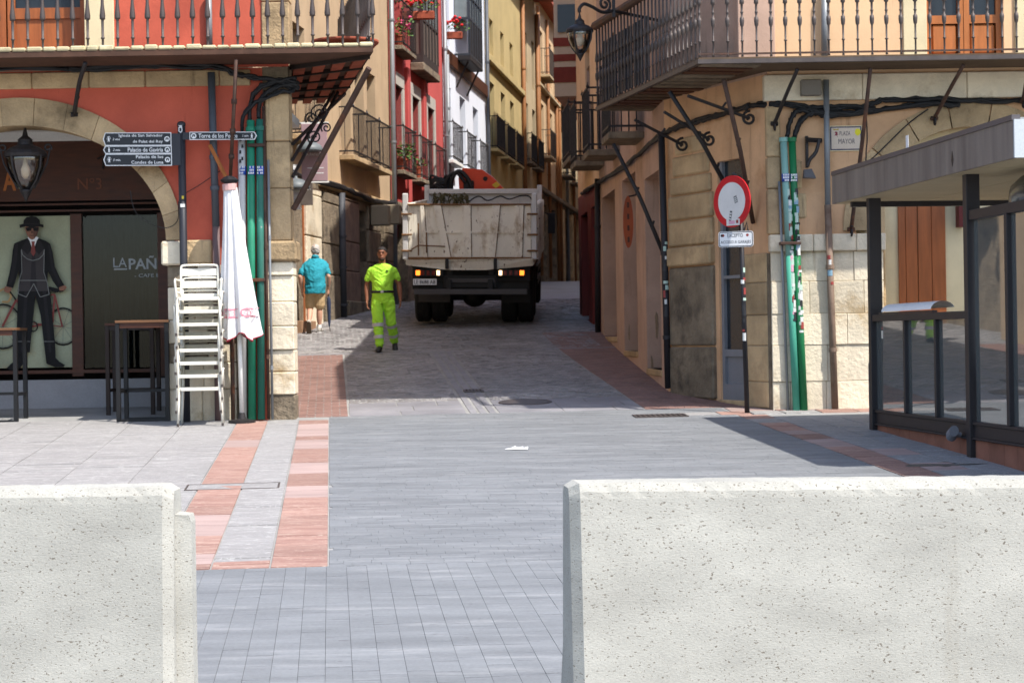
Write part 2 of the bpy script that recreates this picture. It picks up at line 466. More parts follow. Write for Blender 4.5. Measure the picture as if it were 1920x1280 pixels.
# slate bricks: the nearest ones singly, the rest joined
far = MB()
near_n = 0
BW, BL = 0.122, 0.27
def slate(u0, u1, v0, v1):
    global near_n
    ncol = int(round((u1 - u0) / BW)); w = (u1 - u0) / ncol
    for i in range(ncol):
        uu = u0 + i * w
        v = v0 - random.random() * BL
        while v < v1:
            l = BL * random.uniform(0.75, 1.2)
            a, b = max(v, v0), min(v + l, v1)
            if b - a > 0.03:
                if 8.9 < a < 12.1 and -0.62 < uu < 1.25 and near_n < 290:
                    mb = MB(); paver(mb, uu, uu + w, a, b, 0.0011, 0.006, 0.0004, 0.0007)
                    mb.build('brick', BRK, plaza, recalc=False); near_n += 1
                else:
                    paver(far, uu, uu + w, a, b, 0.0011, 0.006, 0.0004, 0.0007)
            v += l
slate(-6.5, 7.5, 7.6, 12.32)
nn = random.getstate()
v = 12.33
while v < 24.28:
    l = min(.105 * random.uniform(.9, 1.1), 24.3 - v); u = -.03 - random.random() * .2
    while u < 4.70:
        w = .21 * random.uniform(.8, 1.2); a, b = max(u, -.03), min(u + w, 4.72)
        if b - a > .03: paver(far, a, b, v, v + l, .0011, .006, .0004, .0007)
        u += w
    v += l
o = far.build('slate_bricks', BRK, plaza, recalc=False, tone=True); o['kind'] = 'stuff'
def slabs(u0, u1, v0, v1, lmin, lmax, mats, name='slab', j=0.007):
    v = v0
    while v < v1 - 0.02:
        l = random.uniform(lmin, lmax)
        if v1 - v - l < lmin * .5: l = v1 - v
        mb = MB(); paver(mb, u0, u1, v, v + l, j, 0.02, 0.004, 0.002, 0.004)
        mb.build(name, random.choice(mats), plaza, recalc=False)
        v += l
# stone bands beside the arcade
slabs(-0.39, -0.035, 12.33, 23.9, 0.30, 0.75, [RED, RED, RED, PNK])
slabs(-0.75, -0.39, 12.33, 12.75, 0.1, 0.16, [RED, GRY, RED])
slabs(-0.75, -0.39, 12.75, 23.9, 0.5, 1.0, [GRY])
slabs(-1.11, -0.75, 12.33, 13.0, 0.2, 0.3, [PNK, RED])
slabs(-1.11, -0.75, 13.0, 23.9, 0.4, 0.9, [RED, RED, RED, PNK])
for i in range(9):
    u1 = -1.112 - i * 0.62
    slabs(u1 - 0.62, u1, 12.33, 24.6, 0.5, 1.25, [GRY], j=.0015)
# along the kiosk and the corner building
slabs(5.42, 5.79, 13.5, 22.6, 0.5, 0.9, [GRY]); slabs(5.06, 5.42, 13.5, 22.9, 0.5, 0.9, [GRY, GRY, PNK])
slabs(4.72, 5.06, 13.5, 23.2, 0.35, 0.6, [RED, RED, RED, PNK, GRY])
for v in (23.2, 23.72):
    u = 4.1 if v < 23.5 else 4.75
    while u < 9:
        w = random.uniform(.35, .6)
        mb = MB(); paver(mb, u, u + w, v + .1 * (v < 23.5), v + .5, .012, .02, .006, .003, .004); mb.build('slab', random.choice([RED, GRY, RED, PNK]), plaza, recalc=False)
        u += w
slabs(5.79, 9.0, 13.5, 22.6, 0.6, 0.8, [GRY])
# inspection cover across the bands
cv = MB(); p0 = PG(338, 907); uv = lambda p: (p.x * PU.x + p.y * PU.y, p.x * PV.x + p.y * PV.y)
a0 = uv(PG(345, 920)); b0 = uv(PG(525, 908))
cv2 = thing('inspection_cover', 'rectangular metal-edged paving cover set across the red stone bands', 'cover', pl((a0[0] + b0[0]) / 2, a0[1]))
u0, u1, v0, v1 = a0[0], b0[0], a0[1], a0[1] + .42
fr_ = MB(lambda u, v, z: pl(u, v, z))
for q in ((u0, u1, v0, v0 + .015), (u0, u1, v1 - .015, v1), (u0, u0 + .015, v0 + .015, v1 - .015), (u1 - .015, u1, v0 + .015, v1 - .015)):
    fr_.box(q[0], q[1], q[2], q[3], -0.004, 0.008)
fr_.build('frame', IRG, cv2)
MB(lambda u, v, z: pl(u, v, z)).box(u0 + .016, u1 - .016, v0 + .016, v1 - .016, -0.004, 0.006).build('lid', GRY, cv2)

# street
st = MB()
def setts(mb, u0, u1, v0, v1, w, l, j=0.014, tl=0.004, c=0.012):
    ncol = max(1, int(round((u1 - u0) / w))); w = (u1 - u0) / ncol
    v = v0; k = 0
    while v < v1 - .02:
        ll = l * random.uniform(.85, 1.15); off = (k % 2) * w / 2
        for i in range(ncol + (1 if off else 0)):
            a = max(u0, u0 + i * w - off); b = min(u1, u0 + (i + 1) * w - off)
            if b - a > .03: paver(mb, a, b, v, min(v + ll, v1), j, 0.03, c, tl)
        v += ll; k += 1
setts(st, 0.21, 1.64, 25.9, 33.6, 0.16, 0.12)
setts(st, 2.02, 3.8, 25.9, 33.6, 0.16, 0.12)
for (ua, ub_) in ((.21, 1.64), (2.02, 3.8)):
    v = 24.35
    for l in (.5, .55, .5):
        u = ua
        while u < ub_ - .05:
            w = min(random.uniform(.5, .9), ub_ - u); mb = MB(); paver(mb, u, u + w, v, v + l, .006, .03, .006, .002); mb.build('threshold_slab', CHN, street, recalc=False); u += w
        v += l
setts(st, -1.2, 4.6, 33.75, 36.4, 0.17, 0.13); setts(st, -1.2, 6.6, 36.4, 50, 0.17, 0.13)
o = st.build('granite_setts', COB, street, recalc=False, tone=True); o['kind'] = 'stuff'
rb = MB()
setts(rb, -1.4, 0.2, 24.35, 33.5, 0.21, 0.105, 0.006, 0.002, 0.005)
setts(rb, 3.81, 5.6, 24.3, 36.5, 0.21, 0.105, 0.006, 0.002, 0.005)
o = rb.build('red_pavers', RBR, street, recalc=False, tone=True); o['kind'] = 'stuff'
# channel of three stone strips and the cross kerb
for k in range(3):
    v = 24.36; ua = 1.66 + k * .116
    while v < 33.5:
        l = random.uniform(.5, .9); mb = MB(); paver(mb, ua, ua + .112, v, min(v + l, 33.55), .022, .03, .006, .002)
        mb.build('channel_stone', CHN, street, recalc=False); v += l
u = -1.4
while u < 4.6:
    l = random.uniform(.6, 1.0); mb = MB(); paver(mb, u, u + l, 33.56, 33.74, .01, .03, .006, .002); mb.build('kerb_stone', CHN, street, recalc=False); u += l
# far street: plain setts read as one surface there
fs = MB()
for i in range(40):
    v0 = 50 + i * 1.5
    fs.quad(tuple(pl(-4, v0, .004)), tuple(pl(12, v0, .004)), tuple(pl(12, v0 + 1.5, .004)), tuple(pl(-4, v0 + 1.5, .004)))
fs.build('far_setts', COB, street, recalc=False)

# drain grates, manhole, litter
def grate(px, py, w, l, n, label, rot=0.0):
    c = PG(px, py); t = thing('drain_grate', label, 'drain', (c.x, c.y, c.z))
    T = lambda u, v, z: Vector((c.x + u * PU.x + v * PV.x, c.y + u * PU.y + v * PV.y, gz(c.y + u * PU.y + v * PV.y) + z))
    f = MB(T)
    for q in ((-w/2, w/2, -l/2, -l/2 + .025), (-w/2, w/2, l/2 - .025, l/2), (-w/2, -w/2 + .025, -l/2 + .025, l/2 - .025), (w/2 - .025, w/2, -l/2 + .025, l/2 - .025)):
        f.box(*q, -.01, .014)
    f.build('frame', IRG, t)
    MB(T).box(-w/2 + .026, w/2 - .026, -l/2 + .026, l/2 - .026, -.01, .006).build('pit', DRK, t)
    for i in range(n):
        u = -w/2 + .04 + (w - .08) * (i + .5) / n
        MB(T).box(u - .014, u + .014, -l/2 + .026, l/2 - .026, .0065, .013).build('bar', IRG, t)
grate(1238, 780, .62, .34, 9, 'slotted iron drain grate in the pavement before the traffic sign')
grate(888, 733, .26, .30, 4, 'small dark drain grate at the end of the stone channel')
c = PG(985, 754); T = lambda u, v, z: Vector((c.x + u, c.y + v, gz(c.y + v) + z))
t = thing('manhole_cover', 'round iron manhole cover at the edge of the street shade', 'manhole', tuple(c))
MB(T).lathe([(.34, -.01), (.34, .010), (.30, .012), (.30, .007)], n=28).build('ring', IRG, t)
MB(T).lathe([(.292, -.01), (.292, .010), (.15, .012), (.0, .012)], n=28).build('lid', IRG, t)
c = PG(968, 843); lit = MB()
for k in range(7):
    a = random.uniform(0, 6.3); x, y = c.x + (k - 3) * .024, c.y + random.uniform(-.03, .03)
    z = gz(y) + .006
    lit.add([(x - .04, y - .02, z), (x + .04, y - .025, z + .004), (x + .045, y + .03, z + random.uniform(.005, .035)), (x - .03, y + .03, z + .006)], [(0, 1, 2, 3)])
tag(lit.build('paper_scrap', LIN), 'torn white scrap of paper lying on the slate pavers', 'litter')
c = PG(1770, 872); ds = MB(); pts = [(c.x, c.y)]
for k in range(26): a = 2 * math.pi * k / 26; r_ = random.uniform(.25, 1.0); pts.append((c.x + .42 * r_ * math.cos(a), c.y + .30 * r_ * math.sin(a)))
ds.add([(x, y, gz(y) + .006) for x, y in pts], [(0, k + 1, (k + 1) % 26 + 1) for k in range(26)]); ds.build('damp_stain', mat('damp_dirt', C(112, 108, 100, .6), .5, .4, 6, .3, 30), plaza, recalc=False)

# ------------------------------------------------------------------ concrete barriers
def barrier(name, label, T, L, tongue, th=1.035, tilt=0.0):
    t = thing(name, label, 'barrier', tuple(T(0, 0, 0)), 'concrete barriers across the square')
    prof = [(-.34, .0), (-.34, .12), (-.185, .44), (-.118, th - .055), (-.115, th - .03), (-.095, th), (.095, th), (.115, th - .03), (.118, th - .055), (.165, .26), (.31, .10), (.31, .0)]
    mb = MB(T); n = len(prof); secs = []
    segs = [(0, .03), (.035, 0)] + [(L * k / 70, 0) for k in range(2, 69)] + [(L - .035, 0), (L, .03)]
    for (u, ins) in segs:
        sec = []
        for (q, z) in prof:
            s_ = 1 if q > 0 else -1
            zz = z - (ins * .6 if z > .5 else 0)
            if z > .5: zz += random.uniform(-.0012, .0012) + tilt * u
            jq = random.choice((0, 0, 0, .0006, .001, .0028)) * s_ if z > th - .04 else 0
            sec.append((u, q - s_ * ins - jq, zz - abs(jq) * .8))
        secs.append(sec)
    pts = [p for s_ in secs for p in s_]
    fs = [(i * n + j, i * n + (j + 1) % n, (i + 1) * n + (j + 1) % n, (i + 1) * n + j) for i in range(len(secs) - 1) for j in range(n)]
    fs += [tuple(range(n)), tuple((len(secs) - 1) * n + j for j in range(n))]
    mb.add(pts, fs); mb.build('concrete_body', CON, t)
    if tongue:
        k = MB(T); k.add([(L - .01, -.07, .02), (L - .01, -.07, th - .10), (L + .048, -.055, th - .105), (L + .055, -.05, th - .13), (L + .055, -.05, .02),
                          (L - .01, .07, .02), (L - .01, .07, th - .10), (L + .048, .055, th - .105), (L + .055, .05, th - .13), (L + .055, .05, .02)],
                         [(0, 1, 2, 3, 4), (9, 8, 7, 6, 5), (0, 5, 6, 1), (1, 6, 7, 2), (2, 7, 8, 3), (3, 8, 9, 4), (4, 9, 5, 0)])
        k.build('tongue', CON, t)
    return t
ztop = P(200, 914, 7.0).z
gzb = gz(7.0)
pr = P(1062, 905, 7.0); plft = P(322, 912, 7.0)
d = Vector((1, .10, 0)).normalized()
barrier('concrete_barrier', 'long pitted concrete barrier in front of the glazed kiosk', frame((pr.x, 7.09, gzb), d, (d.y, -d.x, 0)), 2.4, False, pr.z - gzb, -.014)
d = Vector((1, .01, 0)).normalized()
barrier('concrete_barrier', 'pitted concrete barrier with a notched end in front of the cafe arcade', frame((plft.x - 2.4, 7.09, gzb), d, (d.y, -d.x, 0)), 2.4, True, plft.z - gzb)
# ------------------------------------------------------------------ shared building helpers
def wall(mb, u0, u1, z0, z1, holes, reveal=0.25, n=0.0):
    """wall face in a (u, n, z) frame with rectangular openings and their reveals"""
    us = sorted({u0, u1, *[h[0] for h in holes], *[h[1] for h in holes]}); us = [u for u in us if u0 <= u <= u1]
    zs = sorted({z0, z1, *[h[2] for h in holes], *[h[3] for h in holes]}); zs = [z for z in zs if z0 <= z <= z1]
    for i in range(len(us) - 1):
        for j in range(len(zs) - 1):
            cu, cz = (us[i] + us[i + 1]) / 2, (zs[j] + zs[j + 1]) / 2
            if any(h[0] < cu < h[1] and h[2] < cz < h[3] for h in holes): continue
            mb.quad((us[i], n, zs[j]), (us[i + 1], n, zs[j]), (us[i + 1], n, zs[j + 1]), (us[i], n, zs[j + 1]))
    for h in holes:
        a, b, c, d = h[:4]; r = n - (h[4] if len(h) > 4 else reveal)
        mb.quad((a, n, c), (a, r, c), (a, r, d), (a, n, d)); mb.quad((b, n, c), (b, r, c), (b, r, d), (b, n, d))
        mb.quad((a, n, c), (b, n, c), (b, r, c), (a, r, c)); mb.quad((a, n, d), (b, n, d), (b, r, d), (a, r, d))
def blocks(parent, T, u0, u1, z0, z1, hmin, hmax, wmin, wmax, m, n0=-0.12, proud=0.012, name='stone_block', c=0.012, j=0.006):
    z = z0
    while z < z1 - .01:
        h = random.uniform(hmin, hmax)
        if z1 - z - h < hmin * .6: h = z1 - z
        u = u0
        while u < u1 - .01:
            w = random.uniform(wmin, wmax)
            if u1 - u - w < wmin * .6: w = u1 - u
            mm = random.choice(m) if isinstance(m, list) else m
            mb = MB(T); mb.box(u + j/2, u + w - j/2, n0, random.uniform(0.003, proud), z + j/2, z + h - j/2, c)
            mb.build(name, mm, parent)
            u += w
        z += h
def baluster_mesh(name, h, kind, m):
    if kind == 'left':
        pr = [(.012, 0), (.017, .02), (.013, .03), (.014, .12), (.023, .125), (.023, .14), (.015, .145), (.0165, .34), (.018, .345), (.032, .35), (.032, .37),
              (.034, .385), (.019, .52), (.017, .58), (.024, .72), (.017, .86), (.017, h)]
    else:
        pr = [(.016, 0), (.011, .03), (.011, .17), (.020, .175), (.020, .185), (.011, .19), (.012, .34), (.022, .36), (.027, .41), (.024, .45), (.013, .455), (.014, .50), (.022, .51),
              (.013, .52), (.014, .60), (.027, .61), (.026, .64), (.012, .74), (.012, h)]
    me = MB().lathe(pr, n=8).mesh(name); me.materials.append(m)
    for p in me.polygons: p.use_smooth = True
    return me
def spline(pts, n=6):
    """Catmull-Rom through points"""
    pts = [Vector(p) for p in pts]; out = []
    for i in range(len(pts) - 1):
        a, b, c, d = pts[max(i-1, 0)], pts[i], pts[i+1], pts[min(i+2, len(pts)-1)]
        for k in range(n):
            t = k / n
            out.append(0.5 * ((2*b) + (c-a)*t + (2*a-5*b+4*c-d)*t*t + (3*b-a-3*c+d)*t**3))
    out.append(pts[-1]); return out
def spiral(c, ax, ay, r0, r1, turns, n=22, start=0.0):
    c, ax, ay = Vector(c), Vector(ax), Vector(ay)
    return [c + ax * ((r0 + (r1 - r0) * i / n) * math.cos(start + turns * 2*math.pi * i / n)) + ay * ((r0 + (r1 - r0) * i / n) * math.sin(start + turns * 2*math.pi * i / n)) for i in range(n + 1)]
def cables(parent, runs, name='cable', r=0.016, m=None):
    """each run: list of points; a bundle of wires with sag and clips"""
    for run in runs:
        mb = MB()
        for k in range(4):
            ps = []
            for p in spline(run, 5):
                ps.append(p + Vector((random.uniform(-.008, .008), random.uniform(-.02, .02), random.uniform(-.028, .028))))
            mb.tube(ps, r * random.uniform(.7, 1.3), 6)
        mb.build(name, m or CAB, parent, smooth=True)
def pipe(parent, pts, r, m, name='downpipe', collars=(), n=12, ck=1.25):
    o = MB().tube(pts, r, n).build(name, m, parent, smooth=True)
    a, b = Vector(pts[0]), Vector(pts[-1])
    for t in collars:
        p = a.lerp(b, t); d = (b - a).normalized() * .025
        MB().tube([p - d, p + d], r * ck, n).build('collar', m, o, local=True)
    return o

# ================================================================== arcaded building (cafe)
LD = 24.0
FL = frame((0, LD, 0), (1, 0, 0), (0, -1, 0))
def L(px, py, n=0.0):
    p = P(px, py, LD - n); return p.x, p.z
cafe = thing('arcaded_building', 'red plastered corner building with a stone arch over a cafe front', 'building', (-5, LD, gz(LD)))
gl = gz(24) - .02
uc = L(552, 600)[0]                       # street corner
TOPL = 9.2
z_sl = L(350, 108, .9)[1]                 # underside of balcony front edge
z_fl = z_sl + .10
ac = L(38, 455)[0]; zs = L(40, 455)[1]; a_in = L(312, 455)[0] - ac; b_in = L(40, 236)[1] - zs
a_out, b_out = a_in + .20, b_in + .33
NV = 15
def ell(a, b, t): return ac + a * math.cos(t), zs + b * math.sin(t)
w = MB(FL)
am, bm_ = (a_in + a_out) / 2, (b_in + b_out) / 2
zb1 = L(200, 165)[1]                      # underside of the stone band
K = 40
for i in range(K):
    p, q = ell(am, bm_, math.pi * i / K), ell(am, bm_, math.pi * (i + 1) / K)
    w.quad((p[0], 0, p[1]), (q[0], 0, q[1]), (q[0], 0, zb1), (p[0], 0, zb1))
w.quad((ac + am, 0, zs - .3), (L(499, 600)[0], 0, zs - .3), (L(499, 600)[0], 0, zb1), (ac + am, 0, zb1))
w.quad((-14, 0, gl), (ac - am, 0, gl), (ac - am, 0, zb1), (-14, 0, zb1))
w.quad((-14, 0, zb1), (L(499, 600)[0], 0, zb1), (L(499, 600)[0], 0, z_sl - .01), (-14, 0, z_sl - .01))
w.build('plaster_wall', PRD, cafe)
# side wall along the street, turning away from view
sd0 = Vector((uc - .02, LD + .02, 0)); sd1 = Vector((-3.75, 34.2, 0))
FLS = frame(sd0, sd1 - sd0, (1, .1, 0)); lenS = (sd1 - sd0).length
w = MB(FLS); wall(w, 0, lenS, gl, TOPL, [(1.2, 2.1, z_fl, z_fl + 2.2), (3.4, 4.3, z_fl, z_fl + 2.2)]); w.build('side_wall', PTN, cafe)
# back and left boundary of the arcade passage
for i in range(NV):
    t0, t1 = math.pi * i / NV + .0015, math.pi * (i + 1) / NV - .0015
    mb = MB(FL); n0, n1 = -.5, random.uniform(.02, .035); pts = []
    M = 3
    for n_ in (n0, n1):
        for k in range(M + 1): 
            t = t0 + (t1 - t0) * k / M; pts.append((ell(a_in, b_in, t)[0], n_, ell(a_in, b_in, t)[1]))
        for k in range(M, -1, -1):
            t = t0 + (t1 - t0) * k / M; pts.append((ell(a_out, b_out, t)[0], n_, ell(a_out, b_out, t)[1]))
    m2 = 2 * (M + 1)
    mb.add(pts, [tuple(range(m2)), tuple(range(2*m2 - 1, m2 - 1, -1))] + [(k, (k+1) % m2, m2 + (k+1) % m2, m2 + k) for k in range(m2)])
    mb.build('voussoir', STO, cafe)
# stone band below the balcony
u = -14
zt = L(200, 127)[1]
while u < L(468, 150)[0]:
    l = random.uniform(.5, 1.0); e = min(u + l, L(470, 150)[0])
    MB(FL).box(u + .004, e - .004, -.1, random.uniform(.03, .045), zb1, z_sl - .03, .012).build('band_stone', STO, cafe); u += l
# pier below the arch: impost and courses, corner pilaster
ua, ub = ac + a_in + .005, L(398, 600)[0]
zi0, zi1 = L(350, 497)[1], L(350, 452)[1]
MB(FL).box(ua - .06, ua + .22, -.5, .07, zi0, zi1, .02).build('impost_stone', STW, cafe)
MB(FL).box(ua + .225, ub + .02, -.3, .06, zi0 + .01, zi1 + .01, .02).build('impost_stone', STO, cafe)
blocks(cafe, FL, ua, ub + .28, gl, zi0 - .003, .22, .4, .3, .5, [STW, STD, STW], -.5, .03)
up = L(500, 600)[0]
MB(FL).box(up - .02, uc + .05, -.35, .09, L(530, 490)[1], L(530, 452)[1], .025).build('impost_stone', STO, cafe)
blocks(cafe, FL, up, uc, L(530, 740)[1], L(530, 490)[1] - .003, .2, .34, .6, .7, STW, -.35, .04)
blocks(cafe, FL, up, uc, gl, L(530, 740)[1], .2, .34, .6, .7, STD, -.35, .05)
blocks(cafe, FL, up + .02, uc - .02, L(530, 452)[1] + .003, L(530, 175)[1], .5, .8, .6, .7, STO, -.35, .03)
MB(FL).box(L(470, 500)[0], up, -.3, .01, gl, L(480, 175)[1]).build('recess_wall', PRD, cafe)
MB(FL).box(up - .01, uc - .03, -.4, -.02, gl, z_sl).build('pilaster_core', STD, cafe)
MB(FL).box(ua + .01, up, -.4, -.02, gl, zs - .28).build('pier_core', STD, cafe)
# arcade passage: floor, ceiling, ends
zc = zs + b_in + .12
BD = 1.9
sl_ = MB(FL); sl_.quad((-14, -.02, gl + .024), (uc - .3, -.02, gl + .024), (uc - .3, -BD, gl + .024), (-14, -BD, gl + .024)); sl_.build('passage_floor', GRY, cafe)
cl = MB(FL); cl.box(-14, uc - .1, -BD, -.5, zc, zc + .1); cl.build('passage_ceiling', WHT, cafe)
MB(FL).box(ua + .15, ua + .3, -BD, -.48, gl, zc).build('passage_end_wall', STO, cafe)
MB(FL).box(-14.2, -14, -BD, 0, gl, TOPL).build('party_wall', PRD, cafe)
# shop front at the back of the passage
def LB(px, py, n=BD): 
    p = P(px, py, LD + n); return p.x, p.z
def rect(x0, y0, x1, y1, d): 
    a = P(x0, y1, LD + d); b = P(x1, y0, LD + d); return a.x, b.x, a.z, b.z
shop = MB(FL); r = rect(-400, 262, 330, 385, BD)
shop.box(r[0], r[1] + .1, -BD - .05, -BD, r[2], zc - .12); shop.build('fascia_board', WDD, cafe)
MB(FL).box(-14, ua + .15, -BD - .05, -BD + .004, zc - .12, zc).build('plaster_strip', WHT, cafe)
for yy in (382, 394):
    r = rect(-400, yy, 330, yy + 8, BD); MB(FL).box(r[0], r[1] + .1, -BD, -BD + .05, r[2], r[3]).build('moulding', WDD, cafe)
zt_w = LB(100, 402)[1]; zb_w = LB(100, 698)[1]
for x in ((-260, -250), (137, 153), (300, 330)):
    r = rect(x[0], 402, x[1], 705, BD); MB(FL).box(r[0], r[1], -BD - .05, -BD + .03, r[2], zt_w).build('window_post', WDD, cafe)
r = rect(-400, 690, 330, 708, BD); MB(FL).box(r[0], r[1] + .1, -BD - .05, -BD + .045, r[2], r[3]).build('window_sill', WDD, cafe)
r = rect(-400, 708, 330, 800, BD); MB(FL).box(r[0], r[1] + .3, -BD - .05, -BD + .02, gl, r[3], .0).build('plinth', mat('grey_plinth', C(170, 168, 170, .7), .9, .12, 2, .3, 30), cafe)
MB(FL).box(-14, ua + .15, -BD - 1.2, -BD - 1.1, gl, zc).build('room_wall', DRK, cafe)
# dark window with a plaid curtain and lettering
r = rect(153, 402, 300, 690, BD)
cu = MB(FL); NN = 60; pts = []
for k in range(NN + 1):
    u = r[0] + (r[1] - r[0]) * k / NN; n_ = -BD - .16 + .025 * math.sin(k * 1.1) + .012 * math.sin(k * 2.7)
    pts += [(u, n_, r[2]), (u, n_, r[3])]
cu.add(pts, [(2*k, 2*k+2, 2*k+3, 2*k+1) for k in range(NN)])
PLD = mat('plaid_curtain', C(14, 16, 18), .9, .25, 2, 0, c2=C(38, 41, 43), stretch=(5, 1, 3))
cu.build('curtain', PLD, cafe, smooth=True)
SGL = glass('shop_window_glass', (.60, .64, .66), .02)
pn = MB(FL).box(r[0], r[1], -BD - .03, -BD - .024, r[2], r[3]).build('window_pane', SGL, cafe)
GRP = mat('grey_lettering', C(176, 182, 186, .7), .6, .05, 3, 0)
def ltext(s_, x0, y0, x1, y1, m, d=BD, n=-BD - .018, bold=0.0):
    q = rect(x0, y0, x1, y1, d); return text(s_, 'lettering', m, cafe, FL, q[1] - q[0], q[3] - q[2], q[0], q[2], n, bold=bold)
ltext('LA', 212, 483, 237, 501, GRP); ltext('PA\u00d1ERIA', 241, 478, 352, 505, GRP, bold=.02); ltext('- CAFE BAR -', 252, 512, 322, 520, GRP)
q = rect(213, 503, 238, 506, BD); MB(FL).box(q[0], q[1], -BD - .02, -BD - .017, q[2], q[3]).build('lettering', GRP, cafe)
NEO = mat('copper_lettering', C(150, 84, 52, .5), .5, .1, 4, 0)
ltext('N\u00ba3', 146, 334, 191, 356, NEO, BD, -BD + .012)
ltext('A', 6, 318, 30, 358, mat('orange_lettering', C(206, 120, 52, .6), .5, .1, 4, 0), BD, -BD + .012, bold=.03)
# small hook lamp on the fascia
q = rect(184, 298, 196, 318, BD); MB(FL).tube([Vector((q[0], -BD + .02, q[3])), Vector((q[1], -BD + .08, q[3] + .03)), Vector((q[1], -BD + .10, q[2]))], .012, 6).build('spot_lamp', IRN, cafe)
# poster: pale board with a printed man in a suit and a bicycle
q = rect(-110, 404, 136, 692, BD); pu, pz = q[0], q[2]
po = MB(FL).box(q[0], q[1], -BD - .045, -BD - .02, q[2], q[3]).build('poster', mat('poster_board', C(200, 204, 170, .54), .7, .2, 1.4, 0, stain=(C(210, 184, 138, .54), 1.6, .56, .2)), cafe)
PSU = mat('poster_black', C(16, 15, 16), .8, .2, 5, 0); PGR = mat('poster_grey', C(58, 53, 53), .8, .1, 5, 0); PSK = mat('poster_skin', C(150, 100, 76, .7), .6, .2, 8, 0)
PRT = mat('poster_red', C(140, 60, 52, .7), .6, .1, 8, 0); PLN = mat('poster_line', C(150, 150, 146, .6), .6, .05, 8, 0); PTA = mat('poster_tan', C(190, 150, 96, .7), .6, .1, 8, 0)
lay = [0]
def pprint(poly, m):
    """flat printed shape on the poster from photo pixel outline"""
    lay[0] += 1; n_ = -BD - .0195 + lay[0] * .0006
    pts = []
    for x, y in poly:
        w_ = P(x, y, LD + BD); pts.append((w_.x, w_.z))
    MB(FL).prism(pts, n_ - .0004, n_).build('print', m, po, local=True)
def pline(pts, w_, m):
    for i in range(len(pts) - 1):
        (a, b), (c_, d) = pts[i], pts[i + 1]; l = math.hypot(c_ - a, d - b) or 1; nx_, ny_ = -(d - b) / l * w_ / 2, (c_ - a) / l * w_ / 2
        pprint([(a + nx_, b + ny_), (c_ + nx_, d + ny_), (c_ - nx_, d - ny_), (a - nx_, b - ny_)], m)
def pcirc(cx, cy, r_, w_, m, a0=0, a1=360):
    k = 20; pline([(cx + r_ * math.cos(R(a0 + (a1 - a0) * i / k)), cy + r_ * 1.15 * math.sin(R(a0 + (a1 - a0) * i / k))) for i in range(k + 1)], w_, m)
PSH = mat('poster_shade', C(32, 29, 31), .8, .2, 9, 0); PSD = mat('poster_skin_shade', C(104, 66, 50, .7), .6, .2, 8, 0); PGD = mat('poster_grey_dark', C(42, 38, 40), .8, .1, 5, 0); PSP = mat('poster_spoke', C(120, 122, 112, .7), .6, .05, 8, 0)
for (cx, cy, rr_) in ((118, 612, 30), (6, 612, 36)):
    for k in range(9):
        a = k * .7 + .2; pline([(cx, cy), (cx + (rr_ - 2) * math.cos(a), cy + (rr_ - 2) * 1.15 * math.sin(a))], .7, PSP)
    pcirc(cx, cy, rr_, 3.2, PSU); pcirc(cx, cy, rr_ - 3, 1.0, PSP)
pline([(6, 612), (32, 562)], 4, PRT); pline([(32, 562), (62, 612), (100, 604)], 3.5, PRT); pline([(34, 560), (104, 552), (100, 604)], 3.5, PRT); pline([(104, 552), (118, 612)], 3, PRT); pline([(64, 606), (118, 612)], 2, PRT)
pcirc(64, 612, 8, 2.5, PSU)
pline([(0, 546), (10, 541), (20, 546), (23, 556), (18, 566), (6, 566)], 3.6, PTA); pline([(20, 546), (32, 562)], 3, PSU)
pprint([(94, 537), (110, 541), (124, 536), (126, 541), (120, 547), (104, 549), (95, 543)], PSU)
pprint([(36, 538), (70, 538), (66, 580), (60, 640), (58, 660), (46, 662), (46, 682), (30, 684), (32, 650), (34, 600)], PSU); pprint([(64, 538), (96, 538), (100, 590), (105, 640), (107, 682), (89, 681), (84, 640), (78, 590)], PSU)
pprint([(48, 545), (54, 545), (50, 620), (44, 660), (41, 660), (45, 600)], PSH); pprint([(82, 545), (88, 545), (96, 620), (98, 660), (94, 660), (90, 620)], PSH)
pprint([(46, 664), (47, 680), (40, 690), (22, 694), (15, 690), (20, 684), (30, 676)], PSU); pprint([(90, 664), (106, 670), (114, 678), (124, 684), (121, 688), (106, 688), (90, 682)], PSU)
pprint([(29, 457), (40, 452), (54, 447), (74, 447), (88, 452), (96, 457), (101, 474), (105, 500), (114, 520), (124, 537), (113, 544), (101, 527), (92, 508), (91, 530), (95, 546), (35, 546), (39, 530), (37, 508), (32, 524), (27, 540), (14, 537), (20, 512), (24, 490), (26, 470)], PSU)
pprint([(30, 458), (36, 456), (34, 490), (28, 520), (23, 534), (19, 533), (25, 500)], PSH); pprint([(92, 458), (97, 462), (103, 500), (116, 530), (112, 533), (99, 506)], PSH)
pprint([(41, 470), (48, 460), (56, 452), (62, 478), (68, 478), (73, 452), (80, 460), (86, 470), (84, 500), (86, 520), (93, 546), (37, 546), (43, 520), (43, 500)], PGR)
pprint([(62, 478), (68, 478), (70, 520), (72, 545), (58, 545), (60, 520)], PGD)
pprint([(54, 446), (58, 452), (64, 472), (71, 452), (75, 446), (70, 444), (58, 444)], LIN); pprint([(61, 453), (68, 453), (67, 458), (69, 474), (65, 481), (60, 474), (62, 458)], PRT)
pprint([(42, 466), (54, 447), (60, 470), (54, 478)], PSH); pprint([(86, 466), (75, 447), (69, 470), (75, 478)], PSH)
pprint([(50, 422), (75, 422), (75, 432), (72, 441), (67, 448), (63, 450), (58, 448), (53, 441), (50, 432)], PSK); pprint([(66, 424), (75, 424), (75, 432), (72, 441), (67, 448), (65, 440)], PSD)
